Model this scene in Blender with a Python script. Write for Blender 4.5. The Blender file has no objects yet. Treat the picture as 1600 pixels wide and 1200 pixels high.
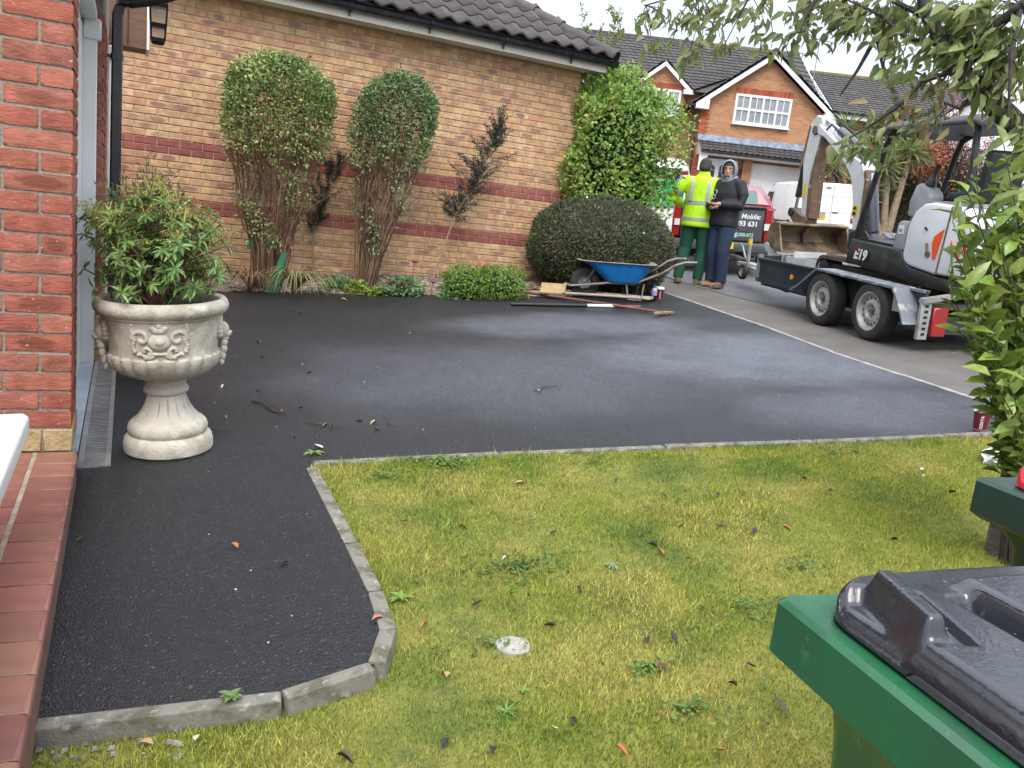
import bpy, bmesh, math, random
import numpy as np
from mathutils import Vector, Matrix, noise as mnoise
R = math.radians
random.seed(7); rng = np.random.default_rng(7)
scene = bpy.context.scene
col = scene.collection

# ------------------------------------------------------------------ camera
CAM_Z = 1.2
def cam_axes(pitch, roll, yaw):
    p, r, y = R(pitch), R(roll), R(yaw)
    F = Vector((math.sin(y)*math.cos(p), math.cos(y)*math.cos(p), -math.sin(p)))
    Rt = Vector((math.cos(y), -math.sin(y), 0)); U = Rt.cross(F)
    return math.cos(r)*Rt + math.sin(r)*U, -math.sin(r)*Rt + math.cos(r)*U, F
CR, CU, CF = cam_axes(11.0, 6.4, 26.016)
cam_data = bpy.data.cameras.new('camera'); cam = bpy.data.objects.new('camera', cam_data); col.objects.link(cam)
m3 = Matrix((CR, CU, -CF)).transposed()
cam.matrix_world = Matrix.Translation((0, 0, CAM_Z)) @ m3.to_4x4()
cam_data.sensor_width = 36; cam_data.lens = 36*1270/1600
cam_data.clip_start = 0.05; cam_data.clip_end = 3000
scene.camera = cam

# ------------------------------------------------------------------ world: bright overcast
SUN_EL, SUN_AZ = 52, 205      # the sun stands behind and left of the camera, veiled by cloud
world = bpy.data.worlds.new('World'); scene.world = world; world.use_nodes = True
wt = world.node_tree; wt.nodes.clear()
def wn(t, **k):
    n = wt.nodes.new(t)
    for a, b in k.items(): setattr(n, a, b)
    return n
sky = wn('ShaderNodeTexSky', sky_type='NISHITA', sun_disc=False, sun_elevation=R(SUN_EL), sun_rotation=R(SUN_AZ), air_density=1.0, dust_density=3.0, ozone_density=1.0)
tc = wn('ShaderNodeTexCoord'); mp = wn('ShaderNodeMapping'); mp.inputs['Scale'].default_value = (1.0, 1.0, 2.6)
nz = wn('ShaderNodeTexNoise'); nz.inputs['Scale'].default_value = 2.3; nz.inputs['Detail'].default_value = 7; nz.inputs['Roughness'].default_value = .55
rp = wn('ShaderNodeValToRGB'); rp.color_ramp.elements[0].position = .40; rp.color_ramp.elements[0].color = (4.6, 5.15, 6.35, 1); rp.color_ramp.elements[1].position = .60; rp.color_ramp.elements[1].color = (7.0, 7.25, 7.7, 1)
mx = wn('ShaderNodeMixRGB'); mx.inputs[0].default_value = .92
bg = wn('ShaderNodeBackground'); bg.inputs['Strength'].default_value = .112
wo = wn('ShaderNodeOutputWorld')
L = wt.links.new
L(tc.outputs['Generated'], mp.inputs[0]); L(mp.outputs[0], nz.inputs['Vector']); L(nz.outputs['Fac'], rp.inputs[0])
# an overcast sky brightens evenly from the horizon to the zenith
sxy = wn('ShaderNodeSeparateXYZ'); L(tc.outputs['Generated'], sxy.inputs[0])
gr = wn('ShaderNodeMapRange'); gr.inputs['From Min'].default_value = 0; gr.inputs['From Max'].default_value = 1; gr.inputs['To Min'].default_value = .8; gr.inputs['To Max'].default_value = 2.0; L(sxy.outputs[2], gr.inputs['Value'])
sc_ = wn('ShaderNodeVectorMath', operation='SCALE'); L(rp.outputs[0], sc_.inputs[0]); L(gr.outputs[0], sc_.inputs['Scale'])
L(sky.outputs[0], mx.inputs[1]); L(sc_.outputs[0], mx.inputs[2]); L(mx.outputs[0], bg.inputs[0]); L(bg.outputs[0], wo.inputs[0])

sun_d = bpy.data.lights.new('sun', 'SUN'); sun_d.energy = 1.5; sun_d.angle = R(35); sun_d.color = (1, .96, .9)
sun = bpy.data.objects.new('sun', sun_d); col.objects.link(sun)
# light travels from the sun's direction (azimuth measured from +Y towards +X)
sd = Vector((math.sin(R(SUN_AZ))*math.cos(R(SUN_EL)), math.cos(R(SUN_AZ))*math.cos(R(SUN_EL)), math.sin(R(SUN_EL))))
sun.rotation_euler = (-sd).to_track_quat('-Z', 'Y').to_euler(); sun.location = sd*50
vs = scene.view_settings; vs.view_transform = 'Standard'; vs.look = 'None'; vs.gamma = 1; vs.use_curve_mapping = False; vs.exposure = 0.88

# ------------------------------------------------------------------ ground shape: the whole place lies on a slope
def G(x, y):
    x = min(x, 60) if x > 0 else max(x, -30); y = max(-30, min(y, 60))
    return -.05 + .07*x + .02*y
GN = Vector((-.07, -.02, 1)).normalized()

# ------------------------------------------------------------------ helpers: objects
def tag(o, label=None, cat=None, group=None, kind=None):
    if label: o['label'] = label
    if cat: o['category'] = cat
    if group: o['group'] = group
    if kind: o['kind'] = kind
    return o
def empty(name, loc=(0, 0, 0), label=None, cat=None, group=None, mat4=None, kind=None):
    o = bpy.data.objects.new(name, None); col.objects.link(o); o.empty_display_size = .1
    if mat4 is not None: o.matrix_world = mat4
    else: o.location = loc
    return tag(o, label, cat, group, kind)
def link(name, mesh, parent=None, loc=None, rot=None, scale=None):
    o = bpy.data.objects.new(name, mesh); col.objects.link(o)
    if parent is not None: o.parent = parent
    if loc is not None: o.location = loc
    if rot is not None: o.rotation_euler = rot
    if scale is not None: o.scale = scale
    return o
def frame(x, y, az=0, dz=0, tilt=True, z=None):
    """4x4 with +Y along azimuth az (degrees from world Y to X), +Z the ground normal."""
    n = GN if tilt else Vector((0, 0, 1))
    f = Vector((math.sin(R(az)), math.cos(R(az)), 0)); f = (f - n*f.dot(n)).normalized(); l = f.cross(n)
    m = Matrix((l, f, n)).transposed().to_4x4()
    return Matrix.Translation((x, y, (G(x, y) if z is None else z)+dz)) @ m
def copy_tree(o, parent=None):
    c = o.copy(); col.objects.link(c)
    if parent is not None: c.parent = parent
    for ch in list(o.children): copy_tree(ch, c)
    return c

class MB:
    """collects shapes into one mesh"""
    def __init__(s): s.v = []; s.f = []; s.mi = []; s.m = 0; s.sm = []; s.smooth = False
    def add(s, vs, fs):
        b = len(s.v); s.v += [tuple(p) for p in vs]
        for f in fs: s.f.append(tuple(b+i for i in f)); s.mi.append(s.m); s.sm.append(s.smooth)
        return s
    def box(s, c, d, rot=None, taper=None):
        hx, hy, hz = d[0]/2, d[1]/2, d[2]/2; P = []
        for z in (-1, 1):
            k = 1 if (taper is None or z < 0) else taper
            for (x, y) in ((-1, -1), (1, -1), (1, 1), (-1, 1)):
                p = Vector((x*hx*k, y*hy*k, z*hz))
                if rot is not None: p = rot @ p
                P.append((p.x+c[0], p.y+c[1], p.z+c[2]))
        return s.add(P, [(3, 2, 1, 0), (4, 5, 6, 7), (0, 1, 5, 4), (1, 2, 6, 5), (2, 3, 7, 6), (3, 0, 4, 7)])
    def prism(s, poly, a, b, axis='x'):
        """polygon (2D) extruded from a to b along axis; poly coords are the other two axes in order"""
        n = len(poly)
        ar = sum(poly[i][0]*poly[(i+1) % n][1]-poly[(i+1) % n][0]*poly[i][1] for i in range(n))
        if ar < 0: poly = poly[::-1]
        def mk(p, t):
            return {'x': (t, p[0], p[1]), 'y': (p[0], t, p[1]), 'z': (p[0], p[1], t)}[axis]
        lo, hi = min(a, b), max(a, b)
        P = [mk(p, lo) for p in poly]+[mk(p, hi) for p in poly]
        F = [tuple(range(n-1, -1, -1)), tuple(range(n, 2*n))]+[(i, (i+1) % n, n+(i+1) % n, n+i) for i in range(n)]
        if axis == 'y': F = [f[::-1] for f in F]
        return s.add(P, F)
    def tube(s, pts, r, n=8, cap=True, flat=None):
        pts = [Vector(p) for p in pts]; k = len(pts)
        rr = r if hasattr(r, '__len__') else [r]*k
        P = []; ref = None
        for i, p in enumerate(pts):
            t = (pts[min(i+1, k-1)]-pts[max(i-1, 0)])
            if t.length < 1e-9: t = Vector((0, 0, 1))
            t.normalize()
            if ref is None:
                ref = Vector((0, 0, 1)) if abs(t.z) < .9 else Vector((1, 0, 0))
            a = ref - t*ref.dot(t)
            if a.length < 1e-6: a = t.orthogonal()
            a.normalize(); ref = a; b = t.cross(a)
            for j in range(n):
                th = 2*math.pi*j/n
                q = p + (a*math.cos(th)+b*math.sin(th)*(flat or 1))*rr[i]
                P.append(q)
        F = [(i*n+j, i*n+(j+1) % n, (i+1)*n+(j+1) % n, (i+1)*n+j) for i in range(k-1) for j in range(n)]
        if cap: F += [tuple(range(n-1, -1, -1)), tuple((k-1)*n+j for j in range(n))]
        return s.add(P, F)
    def lathe(s, prof, n=32, c=(0, 0, 0), axis='z', caps=True, fn=None):
        P = []
        for (r, h) in prof:
            for j in range(n):
                th = 2*math.pi*j/n; q = r*(fn(th, h) if fn else 1)
                x, y = q*math.cos(th), q*math.sin(th)
                p = {'z': (x, y, h), 'x': (h, x, y), 'y': (y, h, x)}[axis]
                P.append((p[0]+c[0], p[1]+c[1], p[2]+c[2]))
        k = len(prof)
        F = [(i*n+j, i*n+(j+1) % n, (i+1)*n+(j+1) % n, (i+1)*n+j) for i in range(k-1) for j in range(n)]
        if caps: F += [tuple(range(n-1, -1, -1)), tuple((k-1)*n+j for j in range(n))]
        return s.add(P, F)
    def loft(s, secs, cap=True, closed=True):
        n = len(secs[0]); P = [p for q in secs for p in q]
        F = []
        for i in range(len(secs)-1):
            for j in range(n if closed else n-1):
                F.append((i*n+j, i*n+(j+1) % n, (i+1)*n+(j+1) % n, (i+1)*n+j))
        if cap: F += [tuple(range(n-1, -1, -1)), tuple((len(secs)-1)*n+j for j in range(n))]
        return s.add(P, F)
    def ball(s, c, r, n=10, m=7):
        rx, ry, rz = r if hasattr(r, '__len__') else (r, r, r)
        P = [(c[0], c[1], c[2]-rz)]
        for i in range(1, m):
            ph = -math.pi/2+math.pi*i/m
            for j in range(n):
                th = 2*math.pi*j/n
                P.append((c[0]+rx*math.cos(ph)*math.cos(th), c[1]+ry*math.cos(ph)*math.sin(th), c[2]+rz*math.sin(ph)))
        P.append((c[0], c[1], c[2]+rz)); T = len(P)-1
        F = [(0, 1+(j+1) % n, 1+j) for j in range(n)]
        for i in range(m-2):
            a = 1+i*n
            F += [(a+j, a+(j+1) % n, a+n+(j+1) % n, a+n+j) for j in range(n)]
        a = 1+(m-2)*n
        F += [(a+j, a+(j+1) % n, T) for j in range(n)]
        return s.add(P, F)
    def mesh(s, name, mats, smooth=None, bevel=0, seg=1, angle=40):
        me = bpy.data.meshes.new(name); me.from_pydata(s.v, [], s.f)
        for m in (mats if isinstance(mats, (list, tuple)) else [mats]): me.materials.append(m)
        me.polygons.foreach_set('material_index', s.mi)
        sm = s.sm if smooth is None else [smooth]*len(s.f)
        me.polygons.foreach_set('use_smooth', sm)
        if bevel:
            bm = bmesh.new(); bm.from_mesh(me)
            bmesh.ops.recalc_face_normals(bm, faces=bm.faces)
            es = [e for e in bm.edges if len(e.link_faces) == 2 and e.calc_face_angle(0) > R(30)]
            bmesh.ops.bevel(bm, geom=es, offset=bevel, segments=seg, affect='EDGES', profile=.5, clamp_overlap=True)
            for f in bm.faces: f.smooth = True
            bm.to_mesh(me); bm.free()
            try: me.set_sharp_from_angle(angle=R(angle))
            except Exception: pass
        elif smooth:
            try: me.set_sharp_from_angle(angle=R(angle))
            except Exception: pass
        me.update()
        return me
    def build(s, name, mats, parent=None, smooth=None, bevel=0, seg=1, angle=40, **k):
        o = link(name, s.mesh(name, mats, smooth, bevel, seg, angle), parent)
        return tag(o, **k)

def np_mesh(name, V, F, mat, smooth=False):
    """fast mesh from numpy arrays, F: (n,k)"""
    me = bpy.data.meshes.new(name); V = np.asarray(V, np.float32); F = np.asarray(F, np.int32)
    n, k = F.shape
    me.vertices.add(len(V)); me.vertices.foreach_set('co', V.ravel())
    me.loops.add(n*k); me.loops.foreach_set('vertex_index', F.ravel())
    me.polygons.add(n); me.polygons.foreach_set('loop_start', np.arange(0, n*k, k, dtype=np.int32))
    try: me.polygons.foreach_set('loop_total', np.full(n, k, np.int32))
    except Exception: pass
    me.polygons.foreach_set('use_smooth', np.full(n, smooth))
    for m in (mat if isinstance(mat, (list, tuple)) else [mat]): me.materials.append(m)
    me.update(calc_edges=True); me.validate()
    return me

# ------------------------------------------------------------------ helpers: materials
def pm(name, base, rough=.6, metal=0, spec=.5, c2=None, scale=6, lo=.4, hi=.65, bump=0, bscale=60, detail=4, rnd=None, coat=0,
       c3=None, scale3=2, lo3=.5, hi3=.62, rough2=None, trans=0, island=False, stretch=None, sub=0, emit=None, coords='Object'):
    """procedural material: base colour, noise blend to c2, second blend to c3, per-object/per-island random value shift, bump"""
    m = bpy.data.materials.new(name); m.use_nodes = True; t = m.node_tree; b = t.nodes['Principled BSDF']
    def N(k): return t.nodes.new(k)
    K = t.links.new
    b.inputs['Base Color'].default_value = (*base, 1); b.inputs['Roughness'].default_value = rough
    b.inputs['Metallic'].default_value = metal; b.inputs['Specular IOR Level'].default_value = spec
    if coat: b.inputs['Coat Weight'].default_value = coat; b.inputs['Coat Roughness'].default_value = .08
    if trans: b.inputs['Transmission Weight'].default_value = trans
    if sub: b.inputs['Subsurface Weight'].default_value = sub; b.inputs['Subsurface Radius'].default_value = (.01, .006, .004)
    if emit: b.inputs['Emission Color'].default_value = (*base, 1); b.inputs['Emission Strength'].default_value = emit
    co = N('ShaderNodeTexCoord'); vec = co.outputs[coords]
    if stretch:
        mpn = N('ShaderNodeMapping'); mpn.inputs['Scale'].default_value = stretch; K(vec, mpn.inputs[0]); vec = mpn.outputs[0]
    last = None
    def noise(sc, dt=detail, ro=.6):
        n = N('ShaderNodeTexNoise'); n.inputs['Scale'].default_value = sc; n.inputs['Detail'].default_value = dt; n.inputs['Roughness'].default_value = ro
        K(vec, n.inputs['Vector']); return n
    def ramp(src, a, bb):
        r = N('ShaderNodeMapRange'); r.inputs['From Min'].default_value = a; r.inputs['From Max'].default_value = bb; K(src, r.inputs['Value']); return r.outputs[0]
    cur = None
    f1 = None
    for c, sc, a, bb in ((c2, scale, lo, hi), (c3, scale3, lo3, hi3)):
        if c is None: continue
        f = ramp(noise(sc).outputs['Fac'], a, bb)
        if f1 is None: f1 = f
        x = N('ShaderNodeMixRGB'); K(f, x.inputs[0])
        if cur is None: x.inputs[1].default_value = (*base, 1)
        else: K(cur, x.inputs[1])
        x.inputs[2].default_value = (*c, 1); cur = x.outputs[0]
    if rnd:
        if island: rv = N('ShaderNodeNewGeometry').outputs['Random Per Island']
        else: rv = N('ShaderNodeObjectInfo').outputs['Random']
        mr = N('ShaderNodeMapRange'); mr.inputs['To Min'].default_value = rnd[0]; mr.inputs['To Max'].default_value = rnd[1]; K(rv, mr.inputs['Value'])
        h = N('ShaderNodeHueSaturation'); K(mr.outputs[0], h.inputs['Value'])
        if len(rnd) > 2:
            wn1 = N('ShaderNodeTexWhiteNoise'); wn1.noise_dimensions = '1D'; K(rv, wn1.inputs['W'])
            m2 = N('ShaderNodeMapRange'); m2.inputs['To Min'].default_value = .5-rnd[2]; m2.inputs['To Max'].default_value = .5+rnd[2]; K(wn1.outputs['Value'], m2.inputs['Value']); K(m2.outputs[0], h.inputs['Hue'])
        if cur is None: h.inputs['Color'].default_value = (*base, 1)
        else: K(cur, h.inputs['Color'])
        cur = h.outputs[0]
    if cur is not None: K(cur, b.inputs['Base Color'])
    if rough2 is not None:
        f = f1 if f1 is not None else ramp(noise(scale).outputs['Fac'], lo, hi)
        mr = N('ShaderNodeMapRange'); mr.inputs['To Min'].default_value = rough; mr.inputs['To Max'].default_value = rough2; K(f, mr.inputs['Value']); K(mr.outputs[0], b.inputs['Roughness'])
    if bump:
        bn = N('ShaderNodeBump'); bn.inputs['Strength'].default_value = bump; bn.inputs['Distance'].default_value = .01
        K(noise(bscale, 4).outputs['Fac'], bn.inputs['Height']); K(bn.outputs[0], b.inputs['Normal'])
    m.diffuse_color = (*base, 1)
    return m

def text_mesh(name, body, size, mat, parent, m4, align='CENTER', shear=0, extrude=.001, bold=0):
    cu = bpy.data.curves.new(name, 'FONT'); cu.body = body; cu.size = size; cu.align_x = align; cu.align_y = 'CENTER'; cu.shear = shear; cu.extrude = extrude; cu.offset = bold; cu.resolution_u = 3
    tmp = bpy.data.objects.new(name, cu); col.objects.link(tmp)
    bpy.context.view_layer.update()
    me = bpy.data.meshes.new_from_object(tmp.evaluated_get(bpy.context.evaluated_depsgraph_get()))
    bpy.data.objects.remove(tmp); bpy.data.curves.remove(cu)
    me.materials.clear(); me.materials.append(mat)
    o = link(name, me, parent); o.matrix_local = m4
    return o
def face_frame(o, right, up):
    r = Vector(right).normalized(); u = Vector(up); u = (u-r*u.dot(r)).normalized(); n = r.cross(u)
    return Matrix.Translation(o) @ Matrix((r, u, n)).transposed().to_4x4()
cy = scene.cycles; cy.max_bounces = 4; cy.diffuse_bounces = 2; cy.glossy_bounces = 2; cy.transmission_bounces = 3; cy.transparent_max_bounces = 6; cy.caustics_reflective = False; cy.caustics_refractive = False
cy.use_adaptive_sampling = True; cy.adaptive_threshold = .03; cy.use_denoising = True
# ================================================================== THE SETTING
M = {}
M['soil'] = pm('soil', (.05, .038, .026), .95, c2=(.09, .075, .05), scale=9, bump=.8, bscale=40)
def tarmac_mat():
    """fresh damp tarmac: black binder, fine stone grain, paler dried patches mid-drive with the bluish sky sheen painted in"""
    m = bpy.data.materials.new('tarmac'); m.use_nodes = True; t = m.node_tree; b = t.nodes['Principled BSDF']; K = t.links.new; N = lambda k: t.nodes.new(k)
    pos = N('ShaderNodeNewGeometry').outputs['Position']
    def noise(s, d=4, r=.6):
        n = N('ShaderNodeTexNoise'); n.inputs['Scale'].default_value = s; n.inputs['Detail'].default_value = d; n.inputs['Roughness'].default_value = r; K(pos, n.inputs['Vector']); return n.outputs['Fac']
    def mr(v, a, b_, c=0, d=1):
        n = N('ShaderNodeMapRange'); n.interpolation_type = 'SMOOTHSTEP'
        for k, q in zip(('From Min', 'From Max', 'To Min', 'To Max'), (a, b_, c, d)): n.inputs[k].default_value = q
        K(v, n.inputs['Value']); return n.outputs[0]
    def mt(op, a, b_):
        n = N('ShaderNodeMath'); n.operation = op
        for i, q in enumerate((a, b_)):
            if isinstance(q, (int, float)): n.inputs[i].default_value = q
            else: K(q, n.inputs[i])
        return n.outputs[0]
    sx = N('ShaderNodeSeparateXYZ'); K(pos, sx.inputs[0])
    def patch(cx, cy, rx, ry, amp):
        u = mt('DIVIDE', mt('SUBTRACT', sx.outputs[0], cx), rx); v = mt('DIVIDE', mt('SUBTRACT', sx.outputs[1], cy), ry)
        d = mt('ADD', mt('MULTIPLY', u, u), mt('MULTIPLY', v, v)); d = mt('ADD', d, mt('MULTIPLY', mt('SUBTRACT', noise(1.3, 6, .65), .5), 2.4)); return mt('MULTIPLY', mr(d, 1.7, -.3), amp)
    dry_sheen = mt('MAXIMUM', mt('MAXIMUM', patch(3.9, 6.6, 1.3, .7, .75), patch(4.6, 5.1, 1.5, 1.1, .95)), mt('MAXIMUM', patch(2.4, 4.9, 1.6, 1.1, .45), patch(4.3, 3.6, .9, .5, .6)))
    mx = N('ShaderNodeMixRGB'); mx.inputs[1].default_value = (.0105, .011, .0132, 1); mx.inputs[2].default_value = (.115, .121, .143, 1); K(dry_sheen, mx.inputs[0])  # paler blue colour: dried tarmac plus sky sheen painted into it
    vo = N('ShaderNodeTexVoronoi'); vo.inputs['Scale'].default_value = 165; K(pos, vo.inputs['Vector'])
    gv = N('ShaderNodeSeparateXYZ'); K(vo.outputs['Color'], gv.inputs[0])
    hs = N('ShaderNodeHueSaturation'); K(mx.outputs[0], hs.inputs['Color']); K(mr(gv.outputs[0], 0, 1, .45, 1.75), hs.inputs['Value'])
    sp = N('ShaderNodeMixRGB'); K(mr(gv.outputs[1], .972, .985), sp.inputs[0]); K(hs.outputs[0], sp.inputs[1]); sp.inputs[2].default_value = (.075, .073, .072, 1)
    K(sp.outputs[0], b.inputs['Base Color']); K(mr(noise(.9, 5), .35, .65, .40, .58), b.inputs['Roughness']); b.inputs['Specular IOR Level'].default_value = .55
    bn = N('ShaderNodeBump'); bn.inputs['Strength'].default_value = .8; bn.inputs['Distance'].default_value = .005; bn.invert = True; K(mt('ADD', vo.outputs['Distance'], mt('MULTIPLY', noise(60, 3), .8)), bn.inputs['Height']); K(bn.outputs[0], b.inputs['Normal'])
    return m
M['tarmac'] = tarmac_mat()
M['road'] = pm('road_tarmac', (.115, .115, .122), .6, c2=(.16, .158, .162), scale=1.4, bump=.7, bscale=150, c3=(.16, .155, .15), scale3=240, lo3=.58, hi3=.7)
M['pave'] = pm('pavement_tarmac', (.115, .103, .092), .75, c2=(.155, .14, .125), scale=2.2, bump=.8, bscale=150, c3=(.17, .155, .14), scale3=210, lo3=.56, hi3=.7)
M['kerb'] = pm('kerb_concrete', (.215, .20, .165), .9, c2=(.11, .105, .07), scale=11, lo=.46, hi=.60, bump=.4, bscale=110, c3=(.36, .345, .31), scale3=30, lo3=.56, hi3=.68)
M['edging'] = pm('pale_edging_concrete', (.42, .40, .37), .85, c2=(.25, .24, .22), scale=6, bump=.3, bscale=100)
M['thatch'] = pm('lawn_thatch', (.16, .17, .032), .95, c2=(.25, .235, .055), scale=7, lo=.4, hi=.6, bump=1, bscale=90, c3=(.075, .10, .024), scale3=2.3, lo3=.52, hi3=.66)
M['paver'] = pm('pink_block_paving', (.22, .16, .14), .85, c2=(.30, .24, .21), scale=3, bump=.3, bscale=40)

def sheet(name, poly, dz, mat, kind='structure', zf=None, cut=.6, label=None):
    """polygon draped on the ground as a triangulated sheet"""
    bm = bmesh.new(); vs = [bm.verts.new((p[0], p[1], 0)) for p in poly]
    from mathutils.geometry import tessellate_polygon
    for t3 in tessellate_polygon([[Vector((p[0], p[1], 0)) for p in poly]]): bm.faces.new([vs[i] for i in t3])
    bm.normal_update()
    for k in range(6):
        es = [e for e in bm.edges if e.calc_length() > cut*(1 if max(abs(e.verts[0].co.x), abs(e.verts[0].co.y)) < 9 else 12)]
        if not es: break
        bmesh.ops.subdivide_edges(bm, edges=es, cuts=1, use_grid_fill=False); bm.normal_update(); bmesh.ops.triangulate(bm, faces=bm.faces, quad_method='FIXED', ngon_method='EAR_CLIP')
    for v in bm.verts: v.co.z = (zf(v.co.x, v.co.y) if zf else G(v.co.x, v.co.y)) + dz
    me = bpy.data.meshes.new(name); bmesh.ops.recalc_face_normals(bm, faces=bm.faces)
    if sum(f.normal.z for f in bm.faces) < 0: bmesh.ops.reverse_faces(bm, faces=bm.faces)
    bm.to_mesh(me); bm.free(); me.materials.append(mat)
    for p in me.polygons: p.use_smooth = zf is not None
    o = link(name, me); o['kind'] = kind
    if label: o['label'] = label
    return o

# the ground sheet that reaches the horizon
def big_ground():
    xs = [-900, -200, -60, -30, -10, 0, 10, 20, 30, 45, 60, 120, 300, 900]; ys = [-900, -200, -60, -30, -10, 0, 10, 20, 30, 45, 60, 120, 300, 900]
    V = [(x, y, G(x, y)-.22) for y in ys for x in xs]; n = len(xs)
    F = [(j*n+i, j*n+i+1, (j+1)*n+i+1, (j+1)*n+i) for j in range(len(ys)-1) for i in range(n-1)]
    me = bpy.data.meshes.new('ground'); me.from_pydata(V, [], F); me.materials.append(M['soil'])
    o = link('ground', me); o['kind'] = 'structure'
big_ground()

KERB = [(-.18, 1.90), (.362, 1.815), (.60, 1.862), (.682, 2.03), (.712, 2.26), (.722, 2.60), (.742, 3.42)]
ROW = [(.742, 3.475), (1.58, 3.375), (2.33, 3.27), (3.42, 3.08), (4.485, 2.93), (5.0, 2.86)]
EDGE = [(6.55, 9.9), (6.2, 8.263), (5.846, 6.469), (5.489, 5.08), (5.21, 3.416), (5.05, 2.5)]
drive = [(-.33, 1.90)]+KERB[:-1]+[(.742, 3.475)]+ROW[1:]+[(5.14, 3.0)]+EDGE[::-1][1:-1]+[(6.35, 9.0), (6.0, 8.9), (4.69, 8.30), (4.03, 8.56), (3.2, 8.62), (2.28, 8.70), (.81, 9.05), (-.4, 9.4), (-.4, 3.60)]
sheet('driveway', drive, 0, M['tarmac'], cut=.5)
sheet('pavement', [(6.55, 9.95), (6.2, 8.263), (5.846, 6.469), (5.489, 5.08), (5.21, 3.416), (5.0, 2.3), (4.6, -2), (4.2, -12), (7.0, -12), (7.1, 0), (7.02, 6.6), (7.12, 8.5), (7.45, 10.2), (8.2, 13), (9, 16), (7.4, 17), (6.9, 13)], -.006, M['pave'], cut=.8)
sheet('road', [(7.0, -12), (7.1, 0), (7.02, 6.6), (7.12, 8.5), (7.45, 10.2), (8.2, 13), (9, 16), (12, 24), (17, 34), (40, 40), (55, 20), (45, -12)], -.012, M['road'], cut=.9)
sheet('house_driveway', [(20.0, 25.5), (15.5, 20.0), (18.0, 17.0), (23, 14.5), (32, 18), (34, 24), (26, 30)], .02, M['paver'], cut=3)

def lawn_z(x, y):
    t = max(0, min(1, (3.35-y)/1.5)); b = -.012-.030*t
    b += .03*max(0, min(1, (x-1.0)/1.5))*t
    return G(x, y)+b+.012*mnoise.noise((x*1.7, y*1.7, 0))
lawn_poly = [(-3, -6), (4.35, -6), (4.9, 1.0), (5.02, 2.83)]+ROW[::-1][1:]+KERB[::-1][1:]+[(-.25, 1.90), (-3, 1.9)]
lawn_poly = [(x, y) for x, y in lawn_poly]
sheet('lawn', lawn_poly, 0, M['thatch'], zf=lawn_z, cut=.18)

# kerbs: separate stones
def stone_run(parent, pts, w, h, top, mat, gap=.006, off=0, bev=.008):
    for (a, b) in zip(pts[:-1], pts[1:]):
        A, B = Vector((a[0], a[1], G(*a)+top)), Vector((b[0], b[1], G(*b)+top))
        d = (B-A); L_ = d.length-gap; d.normalize(); up = GN; s = d.cross(up).normalized()
        m = MB(); m.box((0, 0, -h/2), (w, L_, h))
        o = m.build('kerb_stone', mat, parent, bevel=bev, seg=2)
        c = (A+B)/2 + s*off
        mat3 = Matrix((s, d, s.cross(d))).transposed().to_4x4()
        o.matrix_local = Matrix.Translation(c + Vector((0, 0, random.uniform(-.004, .004)))) @ mat3 @ Matrix.Rotation(random.uniform(-.02, .02), 4, 'Y')
k1 = empty('kerb', label='grey weathered concrete kerb curving around the black path end beside the lawn', cat='kerb')
stone_run(k1, [KERB[0], KERB[1], KERB[2]], .048, .16, .010, M['kerb'])
stone_run(k1, [(.612, 1.875), (.688, 2.03), (.714, 2.26), (.725, 2.62), (.744, 3.42)], .05, .16, .008, M['kerb'])
k2 = empty('kerb', label='straight thin concrete kerb between the driveway and the far side of the lawn', cat='kerb')
stone_run(k2, [(.76, 3.47), (1.62, 3.368), (2.48, 3.245), (3.34, 3.095), (4.2, 2.972), (5.0, 2.86)], .05, .15, .006, M['kerb'])
k3 = empty('kerb', label='long pale edging line between the driveway and the brownish pavement', cat='kerb')
e2 = []
for (a, b) in zip(EDGE[:-1], EDGE[1:]):
    n = max(1, round((Vector(a)-Vector(b)).length/.92)); e2 += [tuple(Vector(a).lerp(Vector(b), i/n)) for i in range(n)]
stone_run(k3, e2+[EDGE[-1]], .035, .12, .008, M['edging'])
k4 = empty('kerb', label='worn dropped kerb between the pavement and the road behind the two men', cat='kerb')
stone_run(k4, [(7.1, -1), (7.06, 2), (7.04, 4), (7.02, 6.6), (7.12, 8.5), (7.45, 10.2), (8.2, 13), (9, 16)], .07, .12, .004, M['pave'])

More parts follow.
